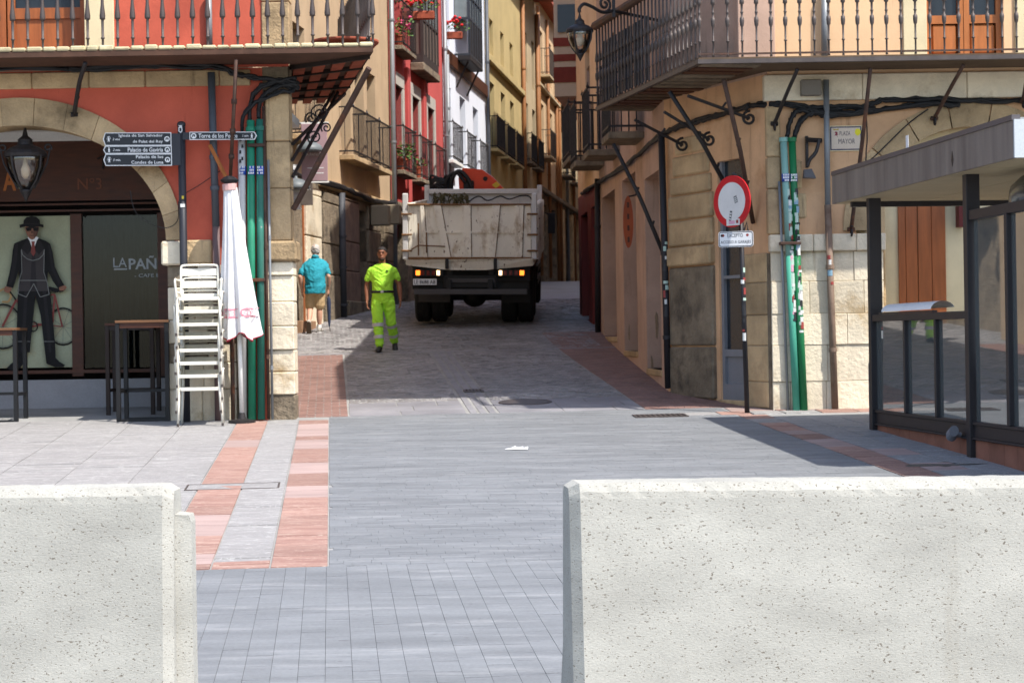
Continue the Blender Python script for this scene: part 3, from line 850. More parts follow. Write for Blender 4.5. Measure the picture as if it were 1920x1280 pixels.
pprint([(50, 427), (62, 427), (61, 433), (53, 434)], PSU); pprint([(64, 427), (75, 427), (73, 434), (65, 433)], PSU); pline([(50, 428), (75, 428)], 1.2, PSU)
pprint([(61, 433), (64, 433), (66, 438), (60, 438)], PSD); pprint([(57, 441), (69, 441), (68, 443), (58, 443)], PSD)
pprint([(46, 424), (47, 414), (52, 408), (61, 406), (70, 407), (77, 413), (78, 424)], PSU); pprint([(39, 422), (48, 420), (62, 422), (77, 420), (84, 422), (84, 427), (74, 425), (62, 428), (50, 425), (40, 428)], PSU); pprint([(48, 419), (77, 419), (77, 421.5), (48, 421.5)], PSH)
pprint([(12, 537), (24, 539), (24, 545), (18, 550), (10, 546)], PSK); pprint([(113, 539), (124, 535), (128, 539), (122, 545), (114, 545)], PSK)
pline([(39, 526), (90, 526), (95, 552), (78, 557), (66, 532), (52, 557), (37, 551), (39, 526)], 1.3, PLN); pline([(43, 468), (45, 478), (54, 486), (64, 489), (76, 486), (84, 478), (86, 468)], 1.3, PLN); pline([(43, 468), (44, 510), (39, 526)], 1.1, PLN); pline([(86, 468), (85, 510), (90, 526)], 1.1, PLN); pline([(35, 640), (60, 640)], 1, PLN); pline([(84, 640), (105, 640)], 1, PLN)

# upper storey behind the balcony
wu = MB(FL)
r1 = L(-150, 100)[0]; r2 = L(160, 100)[0]
wall(wu, -14, uc - .02, z_sl, TOPL, [(r1, r2, z_fl, z_fl + 2.4)], .3); wu.build('upper_wall', PRD, cafe)
q0 = L(163, 100)[0]; q1 = L(215, 100)[0]
MB(FL).box(q0 - .02, q1, -.05, .03, z_fl, z_fl + 2.4, .006).build('door_surround', CRM, cafe)
blocks(cafe, FL, L(490, 50)[0], uc, z_fl, TOPL, .5, .7, .5, .6, STO, -.3, .03)
MB(FL).box(r1, r2, -.35, -.3, z_fl, z_fl + 2.4).build('door_backing', DRK, cafe)
dw = (r2 - r1) / 2
for k in range(2):
    d0 = r1 + k * dw
    dr = MB(FL); s_ = .10
    dr.box(d0 + .01, d0 + s_, -.28, -.22, z_fl, z_fl + 2.4); dr.box(d0 + dw - s_, d0 + dw - .01, -.28, -.22, z_fl, z_fl + 2.4)
    for a, b in ((0, .14), (.55, .68), (2.25, 2.4)): dr.box(d0 + s_, d0 + dw - s_, -.28, -.222, z_fl + a, z_fl + b)
    o = dr.build('door_leaf', WOD, cafe)
    MB(FL).box(d0 + s_, d0 + dw - s_, -.27, -.245, z_fl + .14, z_fl + .55).build('door_panel', WOD, o, local=True)
    MB(FL).box(d0 + s_, d0 + dw - s_, -.26, -.255, z_fl + .68, z_fl + 2.25).build('door_glass', WGL, o, local=True)
# balcony
bx = L(700, 100, .9)[0]; bs1 = Vector((-2.28, 27.6, 0)); nb = .9
bal = MB()
poly = [(-14, LD - nb), (bx, LD - nb), (bs1.x, bs1.y), (-3.1, 27.8), (uc, LD + .02), (-14, LD + .02)]
bal.prism([(a, b) for a, b in poly], z_sl + .03, z_fl - .005, 'z'); bal.build('balcony_slab', mat('balcony_timber', C(96, 66, 50, .6), .8, .3, 4, .3, 40), cafe)
u = -14
ZS = mat('edge_stone', C(214, 200, 160, .72), .9, .2, 6, .5, 30, rnd=.3, stain=(C(206, 176, 80, .7), 3, .6, .15))
while u < bx - .02:
    l = random.uniform(.14, .19); MB(FL).box(u + .006, min(u + l, bx) - .006, nb - .12, nb + .012, z_fl - .004, z_fl + random.uniform(.035, .055), .014).build('edge_stone', ZS, cafe); u += l
# timber and tile soffit at the street corner
sf = MB()
e0, e1 = Vector((bx, LD - nb, 0)), bs1; i0, i1 = Vector((uc, LD - .02, 0)), Vector((-3.05, 27.7, 0))
def sof(s_, t): return (i0.lerp(e0, s_)).lerp(i1.lerp(e1, s_), t)
for k in range(5):
    t = (k + .2) / 5
    a, b = sof(-.2, t), sof(.98, t); d = (i1 - i0).normalized() * .07
    sf.add([(*a.xy, z_sl + .028), (*(a + d).xy, z_sl + .028), (*(b + d).xy, z_sl + .028), (*b.xy, z_sl + .028),
            (*a.xy, z_sl - .018), (*(a + d).xy, z_sl - .018), (*(b + d).xy, z_sl - .018), (*b.xy, z_sl - .018)],
           [(0, 1, 2, 3), (4, 5, 6, 7), (0, 1, 5, 4), (1, 2, 6, 5), (2, 3, 7, 6), (3, 0, 4, 7)])
sf.build('soffit_joist', mat('soffit_timber', C(52, 40, 34, .7), .85, .3, 4, .3, 30), cafe)
for k in range(5):
    for s_ in range(4):
        a, b = sof(s_ / 4 + .05, (k + .35) / 5), sof(s_ / 4 + .20, (k + .35) / 5); c_, d = sof(s_ / 4 + .20, (k + 1.15) / 5), sof(s_ / 4 + .05, (k + 1.15) / 5)
        z0, z1 = z_sl - .004, z_sl + .026
        mb = MB(); mb.add([(*p.xy, z) for z in (z0, z1) for p in (a, b, c_, d)], [(0, 1, 2, 3), (4, 5, 6, 7), (0, 1, 5, 4), (1, 2, 6, 5), (2, 3, 7, 6), (3, 0, 4, 7)])
        mb.build('soffit_tile', TER, cafe)
BLM = baluster_mesh('baluster', 1.0, 'left', IRG)
x = L(22, 100, .9)[0] - .172 * 14
pos = []
while x < bx + .02: pos.append((x, LD - nb + .05)); x += .1722
for k in range(1, 25):
    p = Vector((bx, LD - nb + .05, 0)).lerp(bs1, k / 24.5); pos.append((p.x - .03, p.y))
for (x, y) in pos: inst(BLM, 'baluster', cafe, Matrix.Translation((x, y, z_fl + .01)))
hr = MB(); hr.tube([(-14, LD - nb + .05, z_fl + 1.02), (bx, LD - nb + .05, z_fl + 1.02), (bs1.x, bs1.y, z_fl + 1.02)], .03, 8); hr.build('handrail', IRG, cafe)
# stays under the balcony
def bracket(parent, p0, p1, m=IRB, r=.02, name='bracket'):
    a, b = Vector(p0), Vector(p1); mid = a.lerp(b, .45) + Vector((0, -.06, .02))
    mb = MB(); mb.tube(spline([a, a.lerp(b, .12) + Vector((0, -.02, 0)), mid, b], 5), r, 8)
    mb.tube([b - Vector((.04, 0, .0)), b + Vector((.04, .02, 0))], r * 1.1, 8)
    d = (b - a).normalized(); q = a.lerp(b, .5); mb.tube([q, q + Vector((.02, -.05, .05))], r * .55, 6); q = a.lerp(b, .72); mb.tube([q, q + Vector((.03, -.05, .04))], r * .55, 6)
    return mb.build(name, m, parent, smooth=True)
a = L(160, 118, .82); b = L(139, 215, .04); bracket(cafe, (a[0], LD - .82, a[1]), (b[0], LD - .04, b[1]), IRN, .026)
a = L(443, 112, .86); b = L(431, 352, .12)
mb = MB(); pa, pb = Vector((a[0], LD - .86, a[1])), Vector((b[0], LD - .12, b[1])); mb.tube([pa, pb], .022, 8)
for t in (.32, .55, .75): q = pa.lerp(pb, t); mb.tube([q - Vector((0, 0, .03)), q + Vector((0, 0, .03))], .034, 8)
mb.build('stay_rod', IRB, cafe, smooth=True)
top = Vector((L(692, 128, .85)[0], LD - .85, L(692, 128, .85)[1]))
bot = Vector((uc + .01, LD + .02, L(541, 392)[1]))
MB().tube([top, bot], .035, 8).build('stay_rod', IRB, cafe)
for (t, zz, yy) in ((.55, 300, .0), (.62, 330, .05), (.75, 268, .1)):
    q = sof(t + .2, .55 + t * .3); MB().tube([(q.x, q.y, z_sl - .02), (uc + .0, LD + .04 + yy, L(541, zz)[1])], .022, 8).build('stay_rod', IRN, cafe)
for (px, py, rr) in ((600, 212, .12), (583, 222, .08), (590, 258, .09), (612, 240, .07)):
    p = P(px, py, LD + .7); MB().tube(spiral(p, (.95, .2, .1), (-.1, 0, 1), rr * .2, rr, 1.6), .010, 6).build('iron_scroll', IRN, cafe, smooth=True)
# cable bundle and pipes on the facade
z1_, z2_ = L(0, 128, .06)[1], L(380, 124, .06)[1]
cables(cafe, [[(-14, LD - .07, z1_), (L(0, 128)[0], LD - .07, z1_), (L(140, 131)[0], LD - .07, L(140, 131)[1]), (L(380, 124)[0], LD - .08, z2_), (L(445, 140)[0], LD - .08, L(445, 140)[1]), (L(500, 150)[0], LD - .1, L(500, 152)[1]), (uc + .08, LD - .08, L(548, 152)[1])],
              [(L(470, 235)[0], LD - .09, L(470, 235)[1]), (L(474, 190)[0], LD - .1, L(474, 188)[1]), (L(500, 162)[0], LD - .1, L(500, 160)[1]), (uc + .1, LD - .05, L(556, 158)[1])],
              [(L(487, 226)[0], LD - .09, L(487, 226)[1]), (L(490, 190)[0], LD - .1, L(490, 190)[1]), (L(520, 168)[0], LD - .1, L(520, 166)[1]), (uc + .1, LD - .04, L(558, 166)[1])],
              [(L(456, 248)[0], LD - .09, L(456, 248)[1]), (L(462, 215)[0], LD - .12, L(462, 215)[1]), (L(500, 185)[0], LD - .12, L(500, 185)[1]), (uc + .05, LD - .08, L(548, 172)[1])]], r=.02)
def vpipe(px0, y0, px1, y1, w_, m, off=.06, nm='downpipe', cols=()):
    a, b = L(px0, y0, off), L(px1, y1, off)
    return pipe(cafe, [(a[0], LD - off, a[1]), (b[0], LD - off, b[1])], w_ / 157.5 / 2, m, nm, cols)
GPI = mat('green_pipe', C(44, 146, 112, .72), .6, .16, 3, .15, 30, streak=(C(96, 140, 122, .6), .58, .2), spots=(C(150, 170, 160, .6), 24, .70)); GPD = mat('dark_green_pipe', C(46, 118, 102, .72), .65, .16, 3, .15, 30, streak=(C(92, 124, 114, .6), .58, .2), spots=(C(150, 170, 160, .6), 24, .70)); WPI = mat('white_pipe', C(214, 212, 210, .75), .5, .06, 3, .1, 30)
GRPI = mat('grey_pipe', C(92, 96, 104, .6), .5, .15, 3, .1, 30); MPI = mat('mauve_pipe', C(130, 106, 104, .6), .6, .15, 3, .1, 30); ZPI = mat('zinc_pipe', C(160, 164, 168, .6), .5, .12, 3, .1, 30, metal=.3)
vpipe(396, 136, 405, 425, 14, GRPI, .1, cols=(.55, .75)); vpipe(405, 425, 410, 790, 14, MPI, .1, cols=(.25,))
vpipe(453, 248, 456, 786, 14, WPI, .09, 'conduit'); vpipe(470, 226, 473, 786, 15, GPI, .09, 'conduit', (.03,)); vpipe(487, 224, 490, 786, 14, GPD, .1, 'conduit', (.03,))
vpipe(494, 200, 504, 786, 6, IRB, .1, 'conduit', (.45, .8)); vpipe(503, 300, 511, 786, 5, ZPI, .09, 'conduit', (.3, .8))
vpipe(435, 630, 437, 788, 8, IRB, .1, 'conduit')
vpipe(391, -10, 393, 92, 12, ZPI, .05)
# straps and the blue printed tape round the conduits
BTP = mat('blue_tape', C(46, 84, 180, .8), .5, .05, 3, 0)
for (px, w_, off) in ((454.5, 14.6, .09), (471.5, 15.6, .09), (488.5, 14.6, .1)):
    a, b = L(px, 312, off), L(px, 328, off); o = pipe(cafe, [(a[0], LD - off, a[1]), (b[0], LD - off, b[1])], w_ / 157.5 / 2, BTP, 'printed_tape')
    for yy in (314, 319.5, 325):
        for k in range(4):
            if random.random() < .85:
                zz = L(px, yy, off)[1]; MB(FL).box(a[0] - .034 + k * .018, a[0] - .022 + k * .018, off + w_ / 315 - .004, off + w_ / 315 + .0025, zz - .011, zz + .011).build('printed_mark', LIN, o, local=True)
for k, (yy) in enumerate((262, 275, 286, 298, 303)):
    zz = L(453, yy, .09)[1]; xx = L(453, yy, .09)[0] + (.015 if k % 2 else -.01); MB(FL).box(xx - .012, xx + .012, .09 + .043, .09 + .0465, zz - .02, zz + .02).build('printed_mark', BLK, cafe)
for yy in (272, 525): 
    a, b = L(464, yy, .17), L(496, yy, .17); MB(FL).box(a[0], b[0], .02, .155, a[1] - .02, a[1] + .02, .004).build('pipe_strap', IRB, cafe)
# broken wooden arm hanging on the wall and loose wire
a, b = L(393, 272, .16), L(427, 338, .2)
MB().tube([(a[0], LD - .16, a[1]), (b[0], LD - .2, b[1])], .022, 4).build('timber_arm', WDO, cafe)
ps = [L(414, 322, .02), L(375, 345, .15), L(337, 372, .12), L(334, 410, .1), L(320, 426, .05), L(295, 424, .04), L(258, 400, .0), L(250, 360, -.1)]
MB().tube(spline([(p[0], LD - .1, p[1]) for p in ps]), .005, 5).build('loose_wire', CAB, cafe, smooth=True)
# roof
MB().prism([(-14.2, LD - .5), (uc + .45, LD - .5), (-3.3, 34.4), (-14.2, 34.4)], TOPL, TOPL + .15, 'z').build('roof', TER, cafe)
# ================================================================== corner building on the right
RD = 24.2
FR = frame((0, RD, 0), (1, 0, 0), (0, -1, 0))
def Rr(px, py, n=0.0):
    p = P(px, py, RD - n); return p.x, p.z
corner = thing('corner_building', 'peach corner building with pale stone base and wraparound iron balcony', 'building', (3.5, RD, gz(RD)))
gr = gz(24.2) - .03
rc = Rr(1446, 600)[0]
q1 = Vector((2.06, 26.7, 0)); q2 = Vector((1.62, 36.5, 0)); q0 = Vector((rc, RD, 0))
TOPR = 8.5
zb = P(1310, 120, RD - 1.0).z            # underside of the balcony edge
zf = zb + .08
FC = frame(q0, q1 - q0, (-(q1 - q0).y, (q1 - q0).x, 0)); lenC = (q1 - q0).length
FW = frame(q1, q2 - q1, (-(q2 - q1).y, (q2 - q1).x, 0)); lenW = (q2 - q1).length
# lower front wall: ochre plaster above, stone courses below, arch with a wooden door further right
zl0, zl1 = Rr(1500, 472)[1], Rr(1500, 440)[1]
dx0, dx1 = Rr(1668, 500)[0], Rr(1808, 500)[0]
zdt = Rr(1700, 300)[1]
mb = MB(FR); wall(mb, rc, Rr(1600, 430)[0], zl0, zb, [])
ARC = (Rr(1821, 430)[0], Rr(1821, 430)[1], 1.38)
for i in range(24):
    t0, t1 = math.pi * i / 24, math.pi * (i + 1) / 24; p, q = (ARC[0] + 1.38 * math.cos(t0), ARC[1] + 1.38 * math.sin(t0)), (ARC[0] + 1.38 * math.cos(t1), ARC[1] + 1.38 * math.sin(t1)); mb.quad((p[0], 0, p[1]), (q[0], 0, q[1]), (q[0], 0, zb), (p[0], 0, zb))
acx, aax, abz, azs = (dx0 + dx1) / 2, (dx1 - dx0) / 2 + .02, .55, Rr(1700, 330)[1]
mb.quad((ARC[0] + 1.38, 0, gr), (12, 0, gr), (12, 0, zb), (ARC[0] + 1.38, 0, zb)); mb.quad((Rr(1600, 430)[0], 0, zl0), (ARC[0] - 1.38, 0, zl0), (ARC[0] - 1.38, 0, zb), (Rr(1600, 430)[0], 0, zb))
mb.build('plaster_wall', POC, corner)
for i in range(9):
    mb = MB(FR); t0, t1 = math.pi * i / 9 + .006, math.pi * (i + 1) / 9 - .006; pts = []
    aa, bb = 1.23, 1.23; cc = Rr(1821, 430)[0]; zz = Rr(1821, 430)[1]
    for n_ in (-.3, random.uniform(.02, .035)):
        for k in range(4): t = t0 + (t1 - t0) * k / 3; pts.append((cc + aa * math.cos(t), n_, zz + bb * math.sin(t)))
        for k in range(3, -1, -1): t = t0 + (t1 - t0) * k / 3; pts.append((cc + (aa + .31) * math.cos(t), n_, zz + (bb + .31) * math.sin(t)))
    mb.add(pts, [tuple(range(8)), tuple(range(15, 7, -1))] + [(k, (k + 1) % 8, 8 + (k + 1) % 8, 8 + k) for k in range(8)]); mb.build('voussoir', STO, corner)
MB(FR).box(ARC[0] - 1.5, ARC[0] + 1.5, -.35, -.2, gr, ARC[1] + 1.45).build('door_recess_wall', CRM, corner)
for k, (x0, x1) in enumerate(((1690, 1704), (1704, 1727), (1727, 1753), (1753, 1780))):
    MB(FR).box(Rr(x0, 500)[0] + .003, Rr(x1, 500)[0] - .003, -.2, -.165 - .01 * (k % 2), gr, ARC[1] + .9, .004).build('door_plank', WOD, corner)
MB(FR).box(Rr(1800, 500)[0], Rr(1812, 500)[0], -.2, .0, Rr(1800, 425)[1], ARC[1] + .8).build('shutter', mat('maroon_paint', C(112, 40, 36, .7), .6, .15, 4, .1), corner)
MB(FR).box(Rr(1652, 500)[0], Rr(1662, 500)[0], -.2, -.05, gr, ARC[1] + .6, .01).build('door_jamb', STO, corner)
# ledge, pale stone courses, pilaster
u = rc - .02
while u < dx0 - .1:
    l = random.uniform(.45, .8); e = min(u + l, dx0 - .05)
    MB(FR).box(u + .003, e - .003, -.2, random.uniform(.075, .09), zl0, zl1, .012).build('ledge_stone', STW, corner); u += l
z = gr
ue = dx0 - .08
hs = [.47, .56, .48, .50, .46]
zz = [gr]; 
for h in hs: zz.append(zz[-1] + h)
sc_ = (zl0 - gr) / (zz[-1] - gr); zz = [gr + (a - gr) * sc_ for a in zz]
for i in range(5):
    u = rc
    while u < ue - .02:
        l = random.uniform(.38, .75) if u > rc + .1 or i % 2 else random.uniform(.2, .35)
        e = min(u + l, ue)
        if not (i < 2 and u > Rr(1570, 600)[0]):
            MB(FR).box(u + .002, e - .002, -.25, random.uniform(.03, .055), zz[i] + .002, zz[i + 1] - .002, .006).build('stone_block', STW, corner)
        u += l
# rough rubble where the facing has come away
mb = MB(FR)
for k in range(70):
    u, z = random.uniform(Rr(1568, 700)[0], ue), random.uniform(gr, zz[2]); s_ = random.uniform(.04, .11)
    mb.box(u - s_, u + s_, -.12, random.uniform(-.03, .018), z - s_ * .7, z + s_ * .7, .02)
mb.box(Rr(1560, 700)[0], ue, -.2, -.02, gr, zz[2])
mb.build('rubble_patch', STD, corner)
for (y0, y1) in ((200, 295), (295, 355), (355, 440)):
    MB(FR).box(rc - .03, Rr(1463, 300)[0], -.3, .05, Rr(1450, y1)[1] + .003, Rr(1450, y0)[1] - .003, .015).build('pilaster_stone', STO, corner)
for (x0, y0, x1, y1) in ((1490, 300, 1503, 355), (1490, 362, 1512, 410)):
    a, b = Rr(x0, y1), Rr(x1, y0); MB(FR).box(a[0], b[0], -.1, .02, a[1], b[1], .02).build('pilaster_stone', STO, corner)
# frieze below the balcony
u = rc - .05
zfr = Rr(1600, 188)[1]
while u < 12:
    l = random.uniform(.7, 1.3); MB(FR).box(u + .003, u + l - .003, -.2, random.uniform(.05, .06), zfr, zb - .02, .01).build('frieze_stone', STW, corner); u += l
# chamfered corner: narrow stone quoin side, shop door, pilaster
def onC(px):                           # u on the chamfer for a photo column
    k = (px - 960) / FPX
    dx, dy = q1.x - q0.x, q1.y - q0.y
    t = (k * q0.y - q0.x) / (dx - k * dy); return t * lenC
def zC(px, py): 
    u = onC(px); D = q0.y + (q1.y - q0.y) * u / lenC; return P(px, py, D).z
uA, uB, uC_, uD = onC(1398), onC(1350), onC(1343), onC(1264)
zdoor = zC(1370, 300)
mb = MB(FC); wall(mb, 0.0, lenC, gr, zb, [(uA, uB, gr + .12, zdoor, .05)]); mb.build('chamfer_wall', POC, corner); MB(FC).box(-.0, uA - .005, -.2, .012, gr, zl0 - .01).build('quoin_core', STD, corner)
for i in range(5):
    MB(FC).box(.06, uA - .02, -.2, random.uniform(.02, .04), zz[i] + .003 + (.05 if i == 0 else 0), zz[i + 1] - .003, .012).build('quoin_stone', STO, corner)
# pilaster: base, shaft stones, capital blocks
hp = [(735, 650, STD, .05), (648, 500, STD, .035), (498, 462, STO, .07), (460, 412, STO, .03), (410, 365, STO, .04), (363, 330, STO, .03), (328, 290, STO, .02), (288, 255, STO, .0)]
for k, (y1, y0, m, pr_) in enumerate(hp):
    sh = max(0, (k - 4)) * .05
    a, b = zC(1300, y1) + .003, zC(1300, y0) - .003
    if k == 0: a = gz(26.4) - .05
    MB(FC).box(uC_ + .0 + sh, uD + .03 - sh, -.2, pr_ + random.uniform(0.01, .02), a, b, .02).build('pilaster_stone', m, corner)
# shop door in the chamfer
dm = mat('grey_door_paint', C(150, 152, 158, .6), .6, .1, 3, .1)
d = MB(FC); w_ = uB - uA
d.box(uA, uA + .06, -.10, -.03, gr + .12, zdoor); d.box(uB - .06, uB, -.10, -.03, gr + .12, zdoor); d.box(uA + .06, uB - .06, -.10, -.03, gr + .12, zC(1370, 720)); d.box(uA + .06, uB - .06, -.10, -.035, zC(1370, 668), zC(1370, 655)); d.box(uA + .06, uB - .06, -.10, -.035, zC(1370, 522), zC(1370, 516))
o = d.build('shop_door', dm, corner)
MB(FC).box(uA + .06, uB - .06, -.09, -.07, zC(1370, 720), zC(1370, 668)).build('door_panel', dm, o, local=True)
MB(FC).box(uA + .06, uB - .06, -.08, -.075, zC(1370, 655), zdoor).build('door_glass', WGL, o, local=True)
MB(FC).box(uA - .02, uB + .02, -.28, .03, gr - .02, gr + .125, .01).build('door_step', STO, corner)
# street wall with three deep openings
def onW(px):
    k = (px - 960) / FPX; dx, dy = q2.x - q1.x, q2.y - q1.y
    t = (k * q1.y - q1.x) / (dx - k * dy); return t * lenW
def DW(u): return q1.y + (q2.y - q1.y) * u / lenW
def zW(px, py): return P(px, py, DW(onW(px))).z
ops = []
OPP = ((1240, 1213, 318, 690), (1196, 1171, 340, 657), (1157, 1133, 372, 631))
for (x0, x1, yt, yb_) in OPP:
    ops.append((onW(x0), onW(x1), zW(x1, yb_), zW(x0, yt) if x0 > 1200 else zW(x1, yt), .34))
mb = MB(FW); wall(mb, 0, lenW, gr - .1, TOPR, ops + [(onW(1163), onW(1145), 4.62, 6.6, .25), (onW(1118), onW(1108), 4.72, 6.7, .25)]); mb.build('street_wall', PPK, corner)
for (a, b, c_, d_, r_) in ops:
    MB(FW).box(a, b, -.4, -.34, c_, d_).build('shutter', mat('taupe_shutter', C(168, 146, 122, .55), .7, .12, 3, .1), corner)
    MB(FW).box(a - .03, b + .03, -.34, .015, c_ - .09, c_, .01).build('door_step', STO, corner)
    g_ = MB(FW)
    for k in range(26): g_.box(a + .02, a + .05, -.335, -.30, c_ + .1 + k * .085, c_ + .15 + k * .085)
    g_.build('shutter_guide', IRN, corner)
for (x0, x1, z0) in ((1163, 1145, 4.62), (1118, 1108, 4.72)): MB(FW).box(onW(x0), onW(x1), -.28, -.25, z0, z0 + 2).build('window_pane', WGL, corner)
# worn plaster at the foot of the wall
for (px, py, w_, h_) in ((1232, 610, .22, .55), (1180, 625, .12, .3), (1222, 680, .2, .3)):
    u, z = onW(px), zW(px, py); mb = MB(FW); pts = []
    for k in range(14):
        t = 2 * math.pi * k / 14; rr = random.uniform(.55, 1.0); pts.append((u + w_ * rr * math.cos(t), z + h_ / 2 * rr * math.sin(t)))
    mb.prism([(a, b) for a, b in pts], .001, .004, 'y'); mb.build('bare_plaster', STD, corner)
# upper storey
xd0, xd1 = Rr(1738, 60)[0], Rr(1882, 60)[0]
mb = MB(FR); wall(mb, rc + .05, 12, zb, TOPR, [(xd0, xd1, zf, zf + 2.3, .18)]); mb.build('upper_wall', PPC, corner)
mb = MB(FC); mb.quad((0, .0, zb), (lenC, .0, zb), (lenC, .0, TOPR), (0, .0, TOPR)); mb.build('upper_chamfer_wall', PPK, corner)
for (x0, x1) in ((1693, 1737), (1902, 1950)):
    MB(FR).box(Rr(x0, 60)[0], Rr(x1, 60)[0], -.05, .03, zf, zf + 2.4, .006).build('door_surround', CRM, corner)
a = Rr(1333, 60)[0]
MB(FR).box(rc - .35, rc + .1, -.4, .03, zf, TOPR, .01).build('corner_pilaster', PPK, corner)
dw = (xd1 - xd0) / 2
MB(FR).box(xd0, xd1, -.26, -.18, zf, zf + 2.3).build('door_backing', DRK, corner)
for k in range(2):
    d0 = xd0 + k * dw; dr = MB(FR); s_ = .07
    dr.box(d0 + .004, d0 + s_, -.17, -.09, zf, zf + 2.3); dr.box(d0 + dw - s_, d0 + dw - .004, -.17, -.09, zf, zf + 2.3)
    for a, b in ((0, .13), (.50, .60), (2.2, 2.3)): dr.box(d0 + s_, d0 + dw - s_, -.17, -.092, zf + a, zf + b)
    o = dr.build('door_leaf', WDO, corner)
    MB(FR).box(d0 + s_ + .01, d0 + dw - s_ - .01, -.16, -.105, zf + .14, zf + .49, .02).build('door_panel', WDO, o, local=True)
    MB(FR).box(d0 + s_, d0 + dw - s_, -.14, -.135, zf + .6, zf + 2.2).build('door_glass', WGL, o, local=True)
# balcony
nbr = 1.0
c1 = Vector((P(1310, 120, RD - nbr).x, RD - nbr, 0)); c2 = Vector((P(1118, 208, 27.95).x, 27.95, 0))
mb = MB(); mb.prism([(12, c1.y), (c1.x, c1.y), (c2.x, c2.y), (2.1, 28.1), (2.1, 26.7), (rc, RD + .05), (12, RD + .05)], zb + .03, zf - .01, 'z'); mb.build('balcony_slab', mat('balcony_stone', C(120, 98, 76, .5), .9, .3, 2, .4, 20), corner)
mb = MB(); mb.box(c1.x - .01, 12, c1.y - .015, c1.y + .05, zb, zb + .05); mb.add([(c1.x - .012, c1.y, zb), (c2.x - .012, c2.y, zb), (c2.x - .012, c2.y, zb + .05), (c1.x - .012, c1.y, zb + .05), (c1.x + .04, c1.y, zb), (c2.x + .04, c2.y, zb), (c2.x + .04, c2.y, zb + .05), (c1.x + .04, c1.y, zb + .05)], [(0, 1, 2, 3), (4, 5, 6, 7), (0, 1, 5, 4), (3, 2, 6, 7)])
mb.build('edge_rail', IRG, corner)
mb = MB(); mb.box(c1.x, 12, c1.y + .03, c1.y + .055, zf + .025, zf + .045); mb.tube([(12, c1.y + .04, zf + 1.10), (c1.x, c1.y + .04, zf + 1.10), (c2.x, c2.y, zf + 1.10)], .06, 8); mb.build('handrail', IRB, corner)
for k in range(15):
    t0, t1 = (k + .1) / 15, (k + .75) / 15; a, b = c1.lerp(c2, t0), c1.lerp(c2, t1)
    p = [(a.x + .06, a.y), (a.x + .75, a.y + .15), (b.x + .75, b.y + .15), (b.x + .06, b.y)]
    MB().prism(p, zb - .005, zb + .028, 'z').build('soffit_board', random.choice([MATS['balcony_stone'], WDD, STD]), corner)
BRM = baluster_mesh('baluster', 1.06, 'right', IRG)
x = P(1338, 110, c1.y + .04).x; 
inst(BRM, 'baluster', corner, Matrix.Translation((c1.x + .02, c1.y + .04, zf)))
while x < 9: inst(BRM, 'baluster', corner, Matrix.Translation((x, c1.y + .04, zf))); x += .1665
for k in range(1, 30):
    p = c1.lerp(c2, k / 29); inst(BRM, 'baluster', corner, Matrix.Translation((p.x + .02, p.y + .03, zf)))
# dark slatted panel tied behind the far half of the side railing
mb = MB()
for k in range(9):
    a, b = c1.lerp(c2, .5 + k * .055), c1.lerp(c2, .5 + k * .055 + .035)
    mb.add([(a.x + .07, a.y, zf + .05), (b.x + .07, b.y, zf + .05), (b.x + .07, b.y, zf + .86), (a.x + .07, a.y, zf + .86), (a.x + .09, a.y, zf + .05), (b.x + .09, b.y, zf + .05), (b.x + .09, b.y, zf + .86), (a.x + .09, a.y, zf + .86)], [(0, 1, 2, 3), (4, 5, 6, 7), (0, 1, 5, 4), (1, 2, 6, 5), (2, 3, 7, 6), (3, 0, 4, 7)])
mb.build('screen_panel', mat('dark_grey_screen', C(50, 54, 62, .7), .7, .15, 3, .1), corner)
# brackets and stays
for (x0, y0, x1, y1) in ((1495, 130, 1452, 232), (1632, 128, 1596, 430), (1806, 122, 1752, 222), (1925, 130, 1918, 190)):
    a, b = P(x0, y0, RD - .9), P(x1, y1, RD - .08); bracket(corner, a, b, IRB if x0 > 1600 else IRN, .024)
    MB().tube(spiral(b + Vector((.0, -.03, -.03)), (0, .9, .3), (0, -.2, 1), .02, .07, 1.3), .012, 6).build('iron_scroll', IRN, corner, smooth=True)
for (x0, y0, D0, x1, y1, D1) in ((1357, 150, 23.5, 1412, 418, 24.5), (1255, 172, 24.6, 1372, 368, 25.0), (1150, 270, 27.0, 1246, 480, 26.75)):
    a, b = P(x0, y0, D0), P(x1, y1, D1); o = MB().tube([a, a.lerp(b, .5) + Vector((.02, 0, .02)), b], .028, 8).build('stay_rod', IRB if x0 > 1300 else IRN, corner, smooth=True)
    for t in (.45, .75):
        q = a.lerp(b, t); MB().tube([q, q + Vector((.03, -.03, .09))], .016, 6).build('stay_hook', IRN, o, local=True)
for (x0, y0, D0, x1, y1, D1) in ((1245, 210, 24.7, 1330, 262, 24.9), (1190, 225, 25.6, 1280, 272, 25.9), (1290, 180, 23.9, 1405, 222, 24.35)):
    a, b = P(x0, y0, D0), P(x1, y1, D1)
    o = MB().tube([a, b], .02, 8).build('scroll_arm', IRN, corner)
    MB().tube(spiral(b, (1, .3, 0), (0, 0, 1), .09, .02, 1.4, start=1.5), .018, 6).build('iron_scroll', IRN, o, local=True, smooth=True)
    q = a.lerp(b, .55); MB().tube([q, q + Vector((.05, 0, .07))], .014, 6).build('stay_hook', IRN, o, local=True)
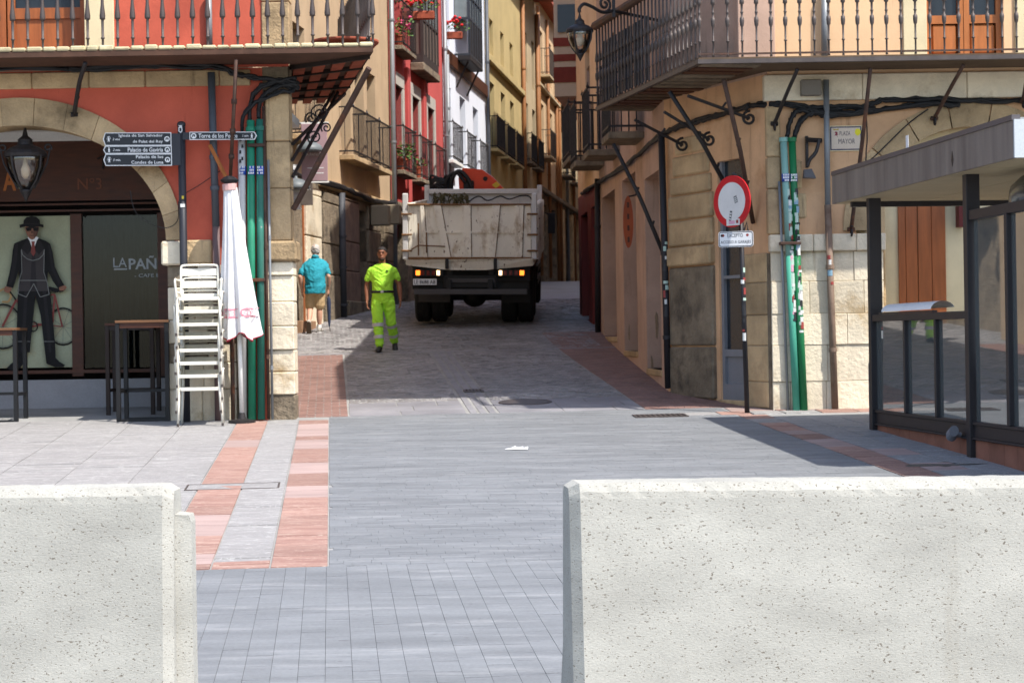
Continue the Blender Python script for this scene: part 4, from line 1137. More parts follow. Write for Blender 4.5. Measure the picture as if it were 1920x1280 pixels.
# cable bundles
def RP(px, py, n=.06): p = P(px, py, RD - n); return tuple(p)
def WPt(px, py, n=.05):
    u = onW(px); return tuple(FW(u, n, zW(px, py)))
def CPt(px, py, n=.06):
    u = onC(px); return tuple(FC(u, n, zC(px, py)))
cables(corner, [[CPt(1420, 198), RP(1460, 196), RP(1540, 202), RP(1620, 200), RP(1660, 188), RP(1760, 186), RP(1860, 190), RP(1990, 188)],
                [RP(1476, 258, .1), RP(1482, 226, .1), RP(1500, 206, .1), RP(1540, 212, .09), RP(1600, 212), RP(1680, 200), RP(1800, 196)],
                [RP(1490, 258, .1), RP(1498, 232, .1), RP(1520, 214, .1), RP(1560, 216, .09), RP(1640, 206)],
                [CPt(1420, 200), CPt(1380, 210), CPt(1320, 228), CPt(1270, 245), WPt(1240, 262), WPt(1190, 306), WPt(1140, 338), WPt(1100, 362)]], r=.022)
MB().tube(spline([RP(1624, 210), RP(1626, 260), RP(1624, 290, .12), RP(1632, 300, .1), RP(1700, 235), RP(1740, 205)]), .008, 6).build('loose_wire', CAB, corner, smooth=True)
a, b = Rr(1499, 182), Rr(1536, 152)
MB(FR).box(a[0], b[0], .05, .16, a[1], b[1], .008).build('junction_box', mat('grey_box', C(150, 142, 132, .6), .7, .1, 3, .1), corner)
# pipes: tall grey and brown downpipe, two green conduits under stickers, zinc conduit
def rpipe(px0, y0, px1, y1, w_, m, off=.1, nm='downpipe', cols=()):
    a, b = P(px0, y0, RD - off), P(px1, y1, RD - off); return pipe(corner, [a, b], w_ / 156.5 / 2, m, nm, cols)
BPI = mat('brown_pipe', C(150, 126, 108, .6), .7, .25, 4, .2, 40, stain=(C(110, 80, 62, .6), 3, .55, .15)); LPI = mat('pale_green_pipe', C(140, 186, 176, .75), .5, .1, 3, .1); PGN = mat('bottle_green_pipe', C(24, 118, 70, .75), .5, .1, 3, .1)
TPI = mat('turquoise_pipe', C(80, 168, 144, .75), .5, .12, 3, .1)
rpipe(1546, -20, 1546, 110, 13, ZPI, .08); rpipe(1549, 150, 1552, 384, 11, ZPI, .1); rpipe(1552, 384, 1566, 772, 13, BPI, .1, cols=(.3, .7))
rpipe(1469, 262, 1480, 480, 13.5, LPI, .12, 'conduit', (.0,)); rpipe(1480, 480, 1494, 773, 14, TPI, .12, 'conduit')
rpipe(1485, 262, 1494, 480, 13.5, PGN, .13, 'conduit', (.0,)); rpipe(1494, 480, 1508, 773, 14, PGN, .13, 'conduit')
rpipe(1461, 340, 1478, 772, 5, ZPI, .08, 'conduit')
a, b = RP(1463, 456, .2), RP(1502, 456, .2); MB(FR).box(a[0], b[0], .02, .21, a[2] - .018, a[2] + .018, .004).build('pipe_strap', IRB, corner)
stk = [mat('sticker_white', C(226, 226, 222, .8), .5, .05, 3, 0), mat('sticker_black', C(40, 40, 44), .5, .05, 3, 0), mat('sticker_red', C(168, 70, 66, .7), .5, .05, 3, 0), mat('sticker_blue', C(140, 176, 196, .75), .5, .05, 3, 0), mat('sticker_pale', C(190, 214, 200, .8), .5, .1, 3, 0), mat('sticker_pink', C(226, 170, 190, .8), .5, .1, 3, 0)]
def stickers(p_a, p_b, r, off, n, t0, t1, wts):
    a, b = Vector(p_a), Vector(p_b)
    for k in range(n):
        t = t0 + (t1 - t0) * (k + random.uniform(.1, .9)) / n; p = a.lerp(b, t); h = random.uniform(.012, .05); th0 = random.uniform(-2.6, -1.4); th1 = th0 + random.uniform(.7, 1.5)
        mb = MB(); pts = []; rr = r + .0015 + k * .00005
        for j in range(5):
            th = th0 + (th1 - th0) * j / 4; pts += [(p.x + rr * math.cos(th), p.y + rr * math.sin(th), p.z - h), (p.x + rr * math.cos(th), p.y + rr * math.sin(th), p.z + h)]
        mb.add(pts, [(2*j, 2*j+2, 2*j+3, 2*j+1) for j in range(4)]); mb.build('sticker', random.choice(wts), corner, recalc=False)
W_ = [stk[0]] * 5 + [stk[1]] * 2 + [stk[4]] * 6 + [stk[3], stk[2], stk[5]]
stickers(P(1480, 400, RD - .12), P(1494, 773, RD - .12), .043, 0, 34, -.12, .55, W_)
stickers(P(1492, 400, RD - .13), P(1508, 773, RD - .13), .043, 0, 36, -.12, .6, W_)
stickers(P(1555, 470, RD - .1), P(1560, 600, RD - .1), .042, 0, 4, 0, .5, [stk[3], stk[0], stk[2]])
for (px0, px1) in ((1472.6, 1), (1487.6, 1)):
    a, b = P(px0, 326, RD - .125), P(px0 + .6, 341, RD - .125); o = pipe(corner, [a, b], 14.6 / 313, BTP, 'printed_tape')
    for yy in (328.5, 333.5, 338.5):
        for k in range(4):
            if random.random() < .85: q = P(px0 + .3, yy, RD - .125); MB().box(q.x - .036 + k * .019, q.x - .022 + k * .019, q.y - .049, q.y - .042, q.z - .011, q.z + .011).build('printed_mark', LIN, o, local=True)
# dark downpipe at the chamfer edge
pa, pb = P(1240, 250, 26.55), P(1253, 728, 26.55)
o = pipe(corner, [pa, pb], .045, mat('dark_downpipe', C(44, 42, 46, .8), .6, .2, 4, .1), 'downpipe', (.47, .8)); stickers(pa, pb, .045, 0, 14, .42, .72, [stk[0], stk[1], stk[1], stk[4], stk[1], stk[2]])
pa, pb = FW(onW(1131), .06, zW(1131, 335)), FW(onW(1127), .06, zW(1128, 632)); pipe(corner, [pa, pb], .05, MATS['dark_downpipe'], 'downpipe', (.3,))
# three small iron balconies along the street wall
def cage(parent, T, u0, u1, z0, out, h=1.0, slab_m=None, m=IRN, sp=.11, solid=False):
    sb = MB(T).box(u0, u1, 0, out, z0 - .1, z0, .01).build('balcony_slab', slab_m or STD, parent)
    mb = MB(T)
    for zz_ in (z0 + .08, z0 + h): mb.box(u0, u1, out - .025, out, zz_ - .015, zz_ + .015); mb.box(u0, u0 + .025, 0, out - .025, zz_ - .015, zz_ + .015); mb.box(u1 - .025, u1, 0, out - .025, zz_ - .015, zz_ + .015)
    sp = sp if solid else .12; bw = .009 if solid else .006
    n_ = int((u1 - u0) / sp)
    for k in range(n_ + 1): u = u0 + .012 + (u1 - u0 - .024) * k / n_; mb.box(u - bw, u + bw, out - .018, out - .006, z0 + .015, z0 + h - .015)
    for k in range(1, int(out / sp)): 
        for u in (u0 + .012, u1 - .012): mb.box(u - bw, u + bw, k * sp - bw, k * sp + bw, z0 + .015, z0 + h - .015)
    for u in (u0 + .012, u1 - .012): mb.lathe([(.02, 0), (.03, .02), (.012, .05), (.004, .09)], (u, out - .012, z0 + h), 6)
    mb.build('railing', m, parent)
    if solid: MB(T).box(u0 + .03, u1 - .03, out - .04, out - .03, z0 + .02, z0 + h - .05).build('railing_screen', mat('railing_mesh', C(40, 40, 44, .8), .7, .1, 3, .1), parent)
for D_, z0 in ((29.6, 4.52), (33.2, 4.6), (35.9, 4.66)):
    u = (D_ - q1.y) / (q2.y - q1.y) * lenW; cage(corner, FW, u - .55, u + .55, z0, .52, 1.0, solid=True)
# eaves, out of view, overhang stretched so their shadow covers the street
MB().prism([(12, RD - 1.05), (1.6, RD - 1.05), (.98, 28), (q2.x - .85, q2.y), (q2.x + 8, q2.y), (12, RD + 8)], TOPR, TOPR + .16, 'z').build('roof', TER, corner)
# ================================================================== houses along the left of the street
SX0, SK = -8.56, 0.12                       # wall line X = SX0 + SK * Y
def SD(px): return 8.56 / (SK - (px - 960) / FPX)
HN = math.hypot(SK, 1)
FS = frame((SX0 + SK * 38, 38, 0), (SK, 1, 0), (1, -SK, 0))
def SU(px): return (SD(px) - 38) * HN
def SZ(px, py): return P(px, py, SD(px)).z
def gzu(u): return gz(38 + u / HN)
GWL = WGL
def house(name, label, u0, u1, m, top, floors, gops, gm=None, gtop=None, eave=.5, reveal=.28, roof=True, backing=None):
    c_ = FS(u0, 0, gzu(u0)); h = thing(name, label, 'house', tuple(c_), 'terraced houses up the left side of the street')
    gt = gtop or floors[0][0] - .35
    holes = []
    for (zf_, hh, cs, ww) in floors:
        for c in cs: holes.append((c - ww / 2, c + ww / 2, zf_, zf_ + hh, reveal))
    mb = MB(FS); wall(mb, u0, u1, gt, top, holes, reveal)
    mb.quad((u0, 0, gt), (u0, -6, gt), (u0, -6, top), (u0, 0, top)); mb.quad((u1, 0, gt), (u1, -6, gt), (u1, -6, top), (u1, 0, top))
    mb.build('wall', m, h)
    for (a, b, c, d, r_) in holes:
        f = MB(FS); 
        f.box(a, a + .06, -r_ - .05, -r_, c, d); f.box(b - .06, b, -r_ - .05, -r_, c, d); f.box(a + .06, b - .06, -r_ - .05, -r_, d - .07, d); f.box((a + b) / 2 - .03, (a + b) / 2 + .03, -r_ - .05, -r_, c, d - .07); f.box(a + .06, b - .06, -r_ - .05, -r_ - .002, c + .02, c + .35)
        o = f.build('window_frame', WDD, h)
        MB(FS).box(a, b, -r_ - .08, -r_ - .055, c, d).build('pane', WGL, o, local=True)
    mb = MB(FS); lo = gzu(u0) - .4
    wall(mb, u0, u1, lo, gt, [(a, b, gzu((a + b) / 2), d, .45) for (a, b, d) in gops], .45); mb.build('ground_floor_wall', gm or STD, h)
    for (a, b, d) in gops: MB(FS).box(a, b, -.55, -.45, gzu((a + b) / 2) - .2, d).build('shop_door', backing or DRK, h)
    if roof:
        MB(FS).box(u0, u1, -6, eave, top, top + .14).build('roof', TER, h)
    return h
# tan house
uT0, uT1 = -3.6, SU(737)
zT = 5.42
tw = [SU(655), SU(681), SU(703)]
tan = house('tan_house', 'tan plastered house above dark stone shop pillars beside the standing truck', uT0, uT1, PTN, 12.2,
            [(zT, 2.15, [-2.4, .3] + tw, 1.0), (zT + 3.2, 2.1, [-2.4, .3] + tw, 1.0)],
            [(SU(604), SU(622), 4.3), (SU(639), SU(654), 4.35), (SU(676), SU(690), 4.4), (SU(712), SU(724), 4.4)], STD, 4.75)
for c in tw: cage(tan, FS, c - .74, c + .74, zT, .32, 1.0, STO)
cage(tan, FS, -.6, 1.1, zT, .32, 1.0, STO)
# pillars in front of the shop openings
for k, (x0, x1, m) in enumerate(((572, 600, STW), (606, 634, STD), (645, 672, mat('pinkish_stone', C(168, 140, 124, .5), .95, .3, 3, .8, 18, bdist=.03)), (690, 712, STD), (725, 740, STD))):
    a, b = SU(x0), SU(x1); z = gzu(a) - .1; zt_ = 4.55; seg = random.uniform(1.0, 1.3)
    while z < zt_:
        MB(FS).box(a, b, -.4, .06 + random.uniform(0, .02), z, min(z + seg, zt_) - .01, .02).build('pillar_stone', m, tan); z += seg; seg = random.uniform(.6, .9)
a, b = SU(645), SU(690); MB(FS).box(a - .1, b, 0, .16, gzu(a) - .2, SZ(660, 565), .02).build('plinth_stone', STD, tan)
pipe(tan, [FS(SU(634), .12, 4.6), FS(SU(634), .12, gzu(SU(634)))], .075, mat('slate_pipe', C(74, 76, 82, .7), .6, .15, 3, .1), 'downpipe', (.35, .6, .9))
pipe(tan, [FS(uT1 - .1, .1, 12), FS(uT1 - .1, .1, gzu(uT1))], .06, ZPI, 'downpipe', (.3, .6))
cables(tan, [[FS(-3, .1, 4.75), FS(0, .12, 4.66), FS(SU(640), .12, 4.72), FS(SU(690), .12, 4.66), FS(uT1, .12, 4.8)]], r=.035)
MB(FS).box(SU(601), uT1, -.02, .10, 4.62, 4.78, .02).build('cornice', STO, tan)
for (px, z0) in ((690, 4.1), (712, 4.2)): MB(FS).box(SU(px), SU(px) + .3, .1, .5, z0, z0 + .45, .02).build('lamp_box', mat('beige_box', C(176, 160, 134, .6), .8, .1, 3, .1), tan)
# roller mesh gate and panel of the first shop
MB(FS).box(SU(541), SU(571), -.3, -.25, gzu(-.5) - .2, 4.3).build('shop_recess', DRK, tan)
g_ = MB(FS); u0_, u1_ = SU(541), SU(570); z0_, z1_ = SZ(555, 566), SZ(555, 392); n1 = 12; nr = 20
for i in range(n1):
    for j in range(nr):
        cu_, cz_ = u0_ + (u1_ - u0_) * (i + .5 * (j % 2)) / n1, z0_ + (z1_ - z0_) * (j + .5) / nr; du, dz = (u1_ - u0_) / n1 / 2, (z1_ - z0_) / nr
        for s_ in (-1, 1):
            g_.add([(cu_, -.17, cz_ - dz), (cu_ + .014, -.17, cz_ - dz), (cu_ + s_ * du + .014, -.17, cz_), (cu_ + s_ * du, -.17, cz_), (cu_, -.15, cz_ - dz), (cu_ + .014, -.15, cz_ - dz), (cu_ + s_ * du + .014, -.15, cz_), (cu_ + s_ * du, -.15, cz_)], [(0, 1, 2, 3), (4, 5, 6, 7), (0, 1, 5, 4), (2, 3, 7, 6)])
o = g_.build('mesh_gate', mat('pale_grille', C(190, 186, 176, .6), .6, .1, 3, .1), tan)
for k in range(8):
    zz_ = SZ(555, 568) - k * .055; MB(FS).box(u0_, u1_, -.16, -.13, zz_ - .05, zz_ - .005, .004).build('gate_slat', PTA if False else mat('tan_slat', C(196, 164, 110, .6), .7, .1, 3, .1), tan)
MB(FS).box(SU(570), SU(573), -.2, .02, gzu(-.4) - .2, 4.3).build('gate_jamb', WOD, tan)
MB(FS).box(SU(545), SU(572), -.1, .22, gzu(-.4) - .2, gzu(-.4) + .2, .01).build('door_step', mat('tan_step', C(180, 140, 108, .6), .9, .2, 3, .3), tan)

# red house
uR0, uR1 = uT1, SU(838); zR = 5.6; zR2 = 8.55
rw = [SU(752), SU(784), SU(812)]
red = house('red_house', 'crimson house with grey stone window surrounds and a glazed balcony box', uR0, uR1, PRH, 13.4,
            [(zR, 2.1, rw, 1.1), (zR2, 2.2, [rw[0], rw[2]], 1.0)], [(uR0 + .6, uR0 + 2.2, 4.5), (uR0 + 3, uR0 + 5, 4.6), (uR0 + 6, uR0 + 7.6, 4.7)], STD, 4.9)
SUR = mat('grey_stone_surround', C(206, 200, 190, .66), .9, .1, 2, .2)
for c in rw:
    for (a, b, z0, z1) in ((c - .78, c - .55, zR, zR + 2.1), (c + .55, c + .78, zR, zR + 2.1), (c - .78, c + .78, zR + 2.1, zR + 2.42)): MB(FS).box(a, b, -.28, .05, z0, z1, .01).build('window_surround', SUR, red)
    cage(red, FS, c - .9, c + .9, zR, .30, 1.05, STD)
for c in (SU(768), SU(798)): MB(FS).box(c - .18, c + .18, -.05, .10, 4.9, 8.3, .02).build('pilaster', PRH, red)
cage(red, FS, rw[0] - 1.0, rw[0] + .9, zR2, .34, 1.05, STD)
# glazed timber gallery
ga, gb, go = SU(777), SU(808), .36
MB(FS).box(ga, gb, 0, go, zR2 - .22, zR2 - .02, .02).build('gallery_floor', STD, red)
gm_ = mat('gallery_dark_paint', C(58, 50, 48, .8), .6, .15, 4, .1)
mb = MB(FS); mb.box(ga + .05, gb - .05, .05, go - .03, zR2 - .02, zR2 + .2); n_ = 5
for k in range(n_ + 1): u = ga + .05 + (gb - ga - .18) * k / n_; mb.box(u, u + .08, go - .1, go - .02, zR2 + .2, zR2 + 3.4)
for u in (ga + .05, gb - .13): mb.box(u, u + .08, .02, .1, zR2 + .2, zR2 + 3.4)
for zz_ in (1.05, 2.4, 3.3): mb.box(ga + .052, gb - .052, go - .09, go - .025, zR2 + zz_, zR2 + zz_ + .07); mb.box(ga + .055, ga + .12, .1, go - .09, zR2 + zz_, zR2 + zz_ + .07); mb.box(gb - .12, gb - .055, .1, go - .09, zR2 + zz_, zR2 + zz_ + .07)
gal = mb.build('gallery_frame', gm_, red)
mb = MB(FS); mb.box(ga + .08, gb - .08, go - .06, go - .05, zR2 + .2, zR2 + 1.05); mb.box(ga + .08, ga + .09, .1, go - .06, zR2 + .2, zR2 + 1.05); mb.build('gallery_panel', mat('gallery_frosted', C(118, 106, 98, .6), .4, .1, 3, 0), gal, local=True)
mb = MB(FS); mb.box(ga + .08, gb - .08, go - .06, go - .05, zR2 + 1.12, zR2 + 3.3); mb.box(ga + .08, ga + .09, .1, go - .06, zR2 + 1.12, zR2 + 3.3); mb.build('gallery_glass', mat('pale_glass', C(150, 160, 160, .5), .12, .2, 2, 0, spec=.7), gal, local=True)
pipe(red, [FS(uR1 - .12, .09, 12), FS(uR1 - .12, .09, 4)], .06, ZPI, 'downpipe', (.3, .6)); pipe(red, [FS(uR0 + .12, .09, 12), FS(uR0 + .12, .09, 4)], .05, mat('maroon_pipe', C(130, 50, 52, .7), .6, .1, 3, .1), 'downpipe', (.3, .6))
cables(red, [[FS(uR0, .12, 4.75), FS((uR0 + uR1) / 2, .12, 4.6), FS(uR1, .12, 4.85)]], r=.035)

# white house
uW0, uW1 = uR1, SU(918); zW1 = 6.55; zW2 = 9.75
ww_ = [SU(847), SU(874), SU(898)]
whi = house('white_house', 'white house with a dark metal and glass bay above iron balconies', uW0, uW1, PWH, 14.2, [(zW1, 2.15, ww_, 1.15), (zW2 + .1, 1.9, [ww_[0]], .9)], [(uW0 + .8, uW0 + 3.4, 5), (uW0 + 4.4, uW0 + 7.6, 5.2)], STD, 5.5)
for c in ww_: cage(whi, FS, c - .95, c + .95, zW1, .28, 1.05, WHT)
MB(FS).box(uW0, uW1, 0, .10, zW2 - .45, zW2 - .05, .02).build('timber_beam', WDD, whi)
ga, gb, go = SU(860), SU(884), .48
MB(FS).box(ga, gb, .1, go, zW2 - .15, zW2, .02).build('bay_floor', IRN, whi)
mb = MB(FS)
bmM = mat('bay_metal', C(66, 70, 78, .7), .5, .1, 3, .1, metal=.3)
for k in range(6): u = ga + (gb - ga - .07) * k / 5; mb.box(u, u + .07, go - .07, go, zW2, zW2 + 3.4)
for zz_ in (.0, 1.05, 1.7, 2.4, 3.3): mb.box(ga + .002, gb - .002, go - .065, go - .005, zW2 + zz_, zW2 + zz_ + .06); mb.box(ga + .005, ga + .065, .0, go - .07, zW2 + zz_, zW2 + zz_ + .06)
bay = mb.build('bay_frame', bmM, whi)
mb = MB(FS); mb.box(ga + .02, gb - .02, go - .05, go - .04, zW2 + 1.1, zW2 + 3.3); mb.box(ga + .02, ga + .03, .02, go - .06, zW2 + 1.1, zW2 + 3.3); mb.build('bay_glass', MATS['pale_glass'], bay, local=True)
mb = MB(FS)
for k in range(24): u = ga + (gb - ga - .03) * k / 23; mb.box(u, u + .022, go - .03, go - .01, zW2 + .06, zW2 + 1.05)
mb.build('bay_railing', IRN, bay, local=True)
for u in (ga + .2, gb - .3): MB(FS).tube([(u, .02, zW2 - .9), (u, go - .1, zW2 - .16)], .03, 6).build('bay_bracket', IRN, whi)
pipe(whi, [FS(uW1 - .15, .09, 13), FS(uW1 - .15, .09, 4.5)], .06, MATS['grey_pipe'], 'downpipe', (.3, .6)); pipe(whi, [FS(uW0 + .25, .09, 9.5), FS(uW0 + .25, .09, 4.5)], .06, ZPI, 'downpipe', (.3, .6))

# yellow house
uY0, uY1 = uW1, SU(985); zY = 7.75; zY2 = 10.95
yw = [SU(930), SU(950), SU(967)]
yel = house('yellow_house', 'yellow house with a moulded string course and black balcony railings', uY0, uY1, PYL, 14.6, [(zY, 2.25, yw, 1.15), (zY2, 1.15, yw, .95)], [(uY0 + 1, uY0 + 3.6, 6), (uY0 + 5, uY0 + 8.6, 6.2)], STD, 6.6)
MB(FS).box(uY0, uY1, 0, .16, zY2 - .42, zY2 - .2, .03).build('string_course', PYL, yel)
for c in yw: cage(yel, FS, c - 1.0, c + 1.0, zY, .30, 1.05, PYL, solid=True)
pipe(yel, [FS(uY1 - .1, .1, 14.4), FS(uY1 - .1, .1, 5)], .08, mat('copper_pipe', C(176, 120, 74, .6), .6, .15, 3, .1), 'downpipe', (.3, .6))
# pale house with deep eaves and the far houses
uP0, uP1 = uY1, SU(1012)
pal = house('pale_house', 'pale yellow house with deep timber eaves past the yellow house', uP0, uP1, PYP, 14.9, [(8.2, 2.3, [uP0 + 1.6, uP0 + 4.2], 1.1), (11.3, 1.9, [uP0 + 1.6, uP0 + 4.2], 1.0)], [(uP0 + 1, uP0 + 4, 6.6)], STD, 7.0, eave=1.1)
for c in (uP0 + 1.6, uP0 + 4.2): cage(pal, FS, c - .9, c + .9, 8.2, .3, 1.05, STD, solid=True)
pipe(pal, [FS(uP1 - .1, .1, 14.4), FS(uP1 - .1, .1, 5)], .09, MATS['copper_pipe'], 'downpipe', (.3, .6))
uF0, uF1 = uP1, SU(1050)
fa1 = house('peach_house', 'slim peach house with white balconies near the street bend', uF0, uF1, mat('light_peach_plaster', C(236, 204, 164, .68), .9, .1, .8, .2), 15.2, [(8.9, 2.2, [uF0 + 2.4, uF0 + 6], 1.1), (12.2, 1.9, [uF0 + 2.4, uF0 + 6], 1.0)], [(uF0 + 1, uF0 + 3.4, 7), (uF0 + 4.6, uF0 + 7.4, 7)], STD, 7.4)
for zz_ in (8.9, 12.2): cage(fa1, FS, uF0 + 1.3, uF0 + 3.6, zz_, .45, 1.05, PYP, m=IRG)
uG0, uG1 = uF1, SU(1105)
fa2 = house('ochre_house', 'ochre house closing the view where the street bends', uG0, uG1, PYP, 15.0, [(8.8, 2.2, [uG0 + 2.5, uG0 + 7, uG0 + 12], 1.2), (12, 2.0, [uG0 + 2.5, uG0 + 7, uG0 + 12], 1.1)], [(uG0 + 1.5, uG0 + 4.5, 7), (uG0 + 7, uG0 + 10, 7), (uG0 + 12, uG0 + 16, 7)], STD, 7.4)
for k in range(5): pipe(fa2, [FS(uG0 + .3 + k * 3.4, .1, 14.8), FS(uG0 + .3 + k * 3.4, .1, 4)], .07, ZPI if k % 2 else MATS['copper_pipe'], 'downpipe', (.3, .6))
for c in (uG0 + 2.5, uG0 + 7, uG0 + 12):
    for zz_ in (8.8, 12): cage(fa2, FS, c - 1.0, c + 1.0, zz_, .5, 1.05, STD)
MB(FS).box(uG0, uG1, 0, .25, 7.4, 7.6, .03).build('string_course', STD, fa2); MB(FS).box(uF0, uF1, 0, .2, 7.4, 7.6, .03).build('string_course', STD, fa1); MB(FS).box(uF0, uF1, 0, .2, 11.6, 11.75, .03).build('string_course', PYP, fa1)
for k in range(3): pipe(fa1, [FS(uF0 + .3 + k * 3.6, .1, 14.8), FS(uF0 + .3 + k * 3.6, .1, 4)], .07, MATS['copper_pipe'], 'downpipe', (.3, .6))
for k in range(4): 
    u = uG0 + .6 + k * 4.4; MB(FS).box(u, u + .6, -.1, .2, gzu(u) - .2, 7.2, .02).build('pillar', STO, fa2)

# houses on the right beyond the corner building
q3 = Vector((1.40, 41.3, 0))
nxt = thing('red_shop_house', 'house with a maroon painted shop front past the peach corner building', 'house', (q2.x, q2.y, gz(36.5)))
FN = frame(q2, q3 - q2, (-(q3 - q2).y, (q3 - q2).x, 0)); lenN = (q3 - q2).length
MRN = mat('maroon_shop_paint', C(132, 44, 36, .66), .6, .15, 3, .1)
mb = MB(FN); wall(mb, 0, lenN, 4.4, 13.4, [(1.6, 2.6, 5.0, 7.1, .25)]); mb.quad((0, 0, 4.4), (0, -6, 4.4), (0, -6, 13.4), (0, 0, 13.4)); mb.quad((lenN, 0, 1.5), (lenN, -6, 1.5), (lenN, -6, 13.4), (lenN, 0, 13.4)); mb.build('wall', PPC, nxt)
mb = MB(FN); wall(mb, 0, lenN, gz(36.5) - .2, 4.4, [(.7, 1.8, gz(37.5), 4.0, .3), (2.6, 4.2, gz(39.5), 4.0, .3)]); mb.build('shop_front', MRN, nxt)
for (a, b) in ((.7, 1.8), (2.6, 4.2)): MB(FN).box(a, b, -.36, -.3, gz(37), 4.0).build('shop_door', mat('dark_maroon', C(80, 30, 28, .7), .6, .1, 3, .1), nxt)
MB(FN).box(1.6, 2.6, -.3, -.25, 5.0, 7.1).build('window_pane', WGL, nxt)
MB(FN).box(0, lenN, -6, .4, 13.4, 13.55).build('roof', TER, nxt)
cage(nxt, FN, 1.2, 3.0, 4.95, .45, 1.0, solid=True)
q4 = Vector((1.40 + .12 * 75, 116.3, 0))  # wall run on out of view to keep the far street shaded
ban = thing('banded_house', 'house with an overhanging bay banded in cream and brick red', 'house', (q3.x, q3.y, gz(41.3)))
FB = frame(q3 + Vector((0, .01, 0)), q4 - q3, (-(q4 - q3).y, (q4 - q3).x, 0)); lenB = (q4 - q3).length
mb = MB(FB); wall(mb, 0, lenB, gz(41) - .2, 12.4, [(3 + k * 5, 4.2 + k * 5, 5.8, 8.0, .25) for k in range(6)] + [(2.5 + k * 5, 4.6 + k * 5, gz(41 + k * 5), 4.6, .3) for k in range(6)]); mb.quad((0, 0, 1.5), (0, -6, 1.5), (0, -6, 12.4), (0, 0, 12.4)); mb.build('wall', PPC, ban)
MB(FB).box(20.5, lenB, -6, .012, 12.4, 17.2).build('shading_wing', PYP, ban)  # unseen upper wing, added to cast shade on the yellow house opposite
MB(FB).box(20.3, lenB, -6.2, .5, 17.2, 17.35).build('roof', TER, ban)
for k in range(6): MB(FB).box(3 + k * 5, 4.2 + k * 5, -.3, -.25, 5.8, 8).build('window_pane', WGL, ban); MB(FB).box(2.5 + k * 5, 4.6 + k * 5, -.36, -.3, gz(41 + k * 5) - .2, 4.6).build('shop_door', DRK, ban)
MB(FB).box(0, 20.5, -6, .3, 12.4, 12.55).build('roof', TER, ban)
Db = 50.0; ub = (Db - 41.3) * HN; xo = P(1040, 180, Db).x; out = (q3.x + .12 * (Db - 41.3)) - xo
CRB = mat('cream_band', C(226, 208, 178, .66), .9, .1, 2, .2); BKB = mat('brick_band', C(152, 72, 58, .6), .9, .2, 3, .3)
z = P(1040, 180, Db).z; bands = [(180, 154, CRB), (154, 125, BKB), (125, 114, CRB), (114, 101, BKB), (101, 86, CRB), (86, 70, BKB), (70, -40, CRB)]
for (y1, y0, m) in bands:
    e = .02 if m is BKB else 0
    MB(FB).box(ub - e, ub + 5, 0.01, out + e, P(1040, y1, Db).z, P(1040, y0, Db).z).build('bay_band', m, ban)
MB(FB).box(ub - .04, ub - .03, out - .9, out - .1, P(1040, 60, Db).z, P(1040, 8, Db).z).build('bay_window', WGL, ban)
# far end of the street beyond the bend
end = thing('end_house', 'distant cream house across the end of the street', 'house', (6, 104, gz(104)))
FE = frame((-2, 104, 0), (1, 0, 0), (0, -1, 0))
mb = MB(FE); wall(mb, -6, 20, gz(104) - .3, 17, [(2 + 3.2 * k, 3.2 + 3.2 * k, zz_, zz_ + 2, .25) for k in range(5) for zz_ in (8.2, 11.6)] + [(1.5 + 3.4 * k, 3.6 + 3.4 * k, gz(104), 6.6, .4) for k in range(5)]); mb.build('wall', PYP, end)
for k in range(5):
    for zz_ in (8.2, 11.6): MB(FE).box(2 + 3.2 * k, 3.2 + 3.2 * k, -.3, -.25, zz_, zz_ + 2).build('window_pane', WGL, end)
    MB(FE).box(1.5 + 3.4 * k, 3.6 + 3.4 * k, -.5, -.4, gz(104) - .2, 6.6).build('shop_door', DRK, end)

# flower pots on the balconies
def pot(name, label, c, w_, leaf_n, flowers, fm, spread=.25, trough=False):
    t = thing(name, label, 'flower pot', tuple(c), 'flower pots on the balconies')
    T = lambda a, b, z: Vector((c[0] + a, c[1] + b, c[2] + z))
    if trough: MB(T).box(-w_ / 2, w_ / 2, -.09, .09, 0, .2, .02).build('pot', TER, t)
    else: MB(T).lathe([(w_ * .32, 0), (w_ * .46, .24), (w_ * .5, .25), (w_ * .5, .3), (w_ * .42, .3), (w_ * .4, .26)], n=14).build('pot', TER, t, smooth=False)
    mb = MB(T)
    for k in range(leaf_n):
        a = random.uniform(0, 6.28); r_ = spread * math.sqrt(random.random()) * (2.2 if trough else 1); p = Vector((r_ * math.cos(a) * (1 if not trough else 1.3), r_ * math.sin(a) * (.5 if trough else 1), .26 + random.random() * spread * 1.1))
        d = Vector((random.uniform(-1, 1), random.uniform(-1, 1), random.uniform(-.3, .9))).normalized() * random.uniform(.06, .13); s_ = d.cross(Vector((random.uniform(-1, 1), random.uniform(-1, 1), 1))).normalized() * .03
        mb.add([p, p + d * .5 + s_, p + d, p + d * .5 - s_], [(0, 1, 2, 3)])
    mb.build('foliage', LEAF, t, recalc=False)
    if flowers:
        mb = MB(T)
        for k in range(flowers):
            a = random.uniform(0, 6.28); r_ = spread * math.sqrt(random.random()) * (2 if trough else 1); p = Vector((r_ * math.cos(a), r_ * math.sin(a) * .6, .36 + random.random() * spread * 1.3))
            mb.ball(p, .05, .05, .04, 6, 4)
        mb.build('flowers', fm, t)
    return t
pot('flower_pot', 'bright green fern in a terracotta pot on the red house balcony', FS(rw[0] - .45, .16, zR), .34, 160, 0, None, .35)
pot('flower_pot', 'small potted plant at the foot of the red house middle balcony', FS(rw[1] - .6, .15, zR), .24, 70, 0, None, .2)
pot('flower_trough', 'trough of red geraniums hung high on the red house railing', FS(rw[0] + .65, .44, zR2 + .85), .8, 110, 26, FLR, .22, True)
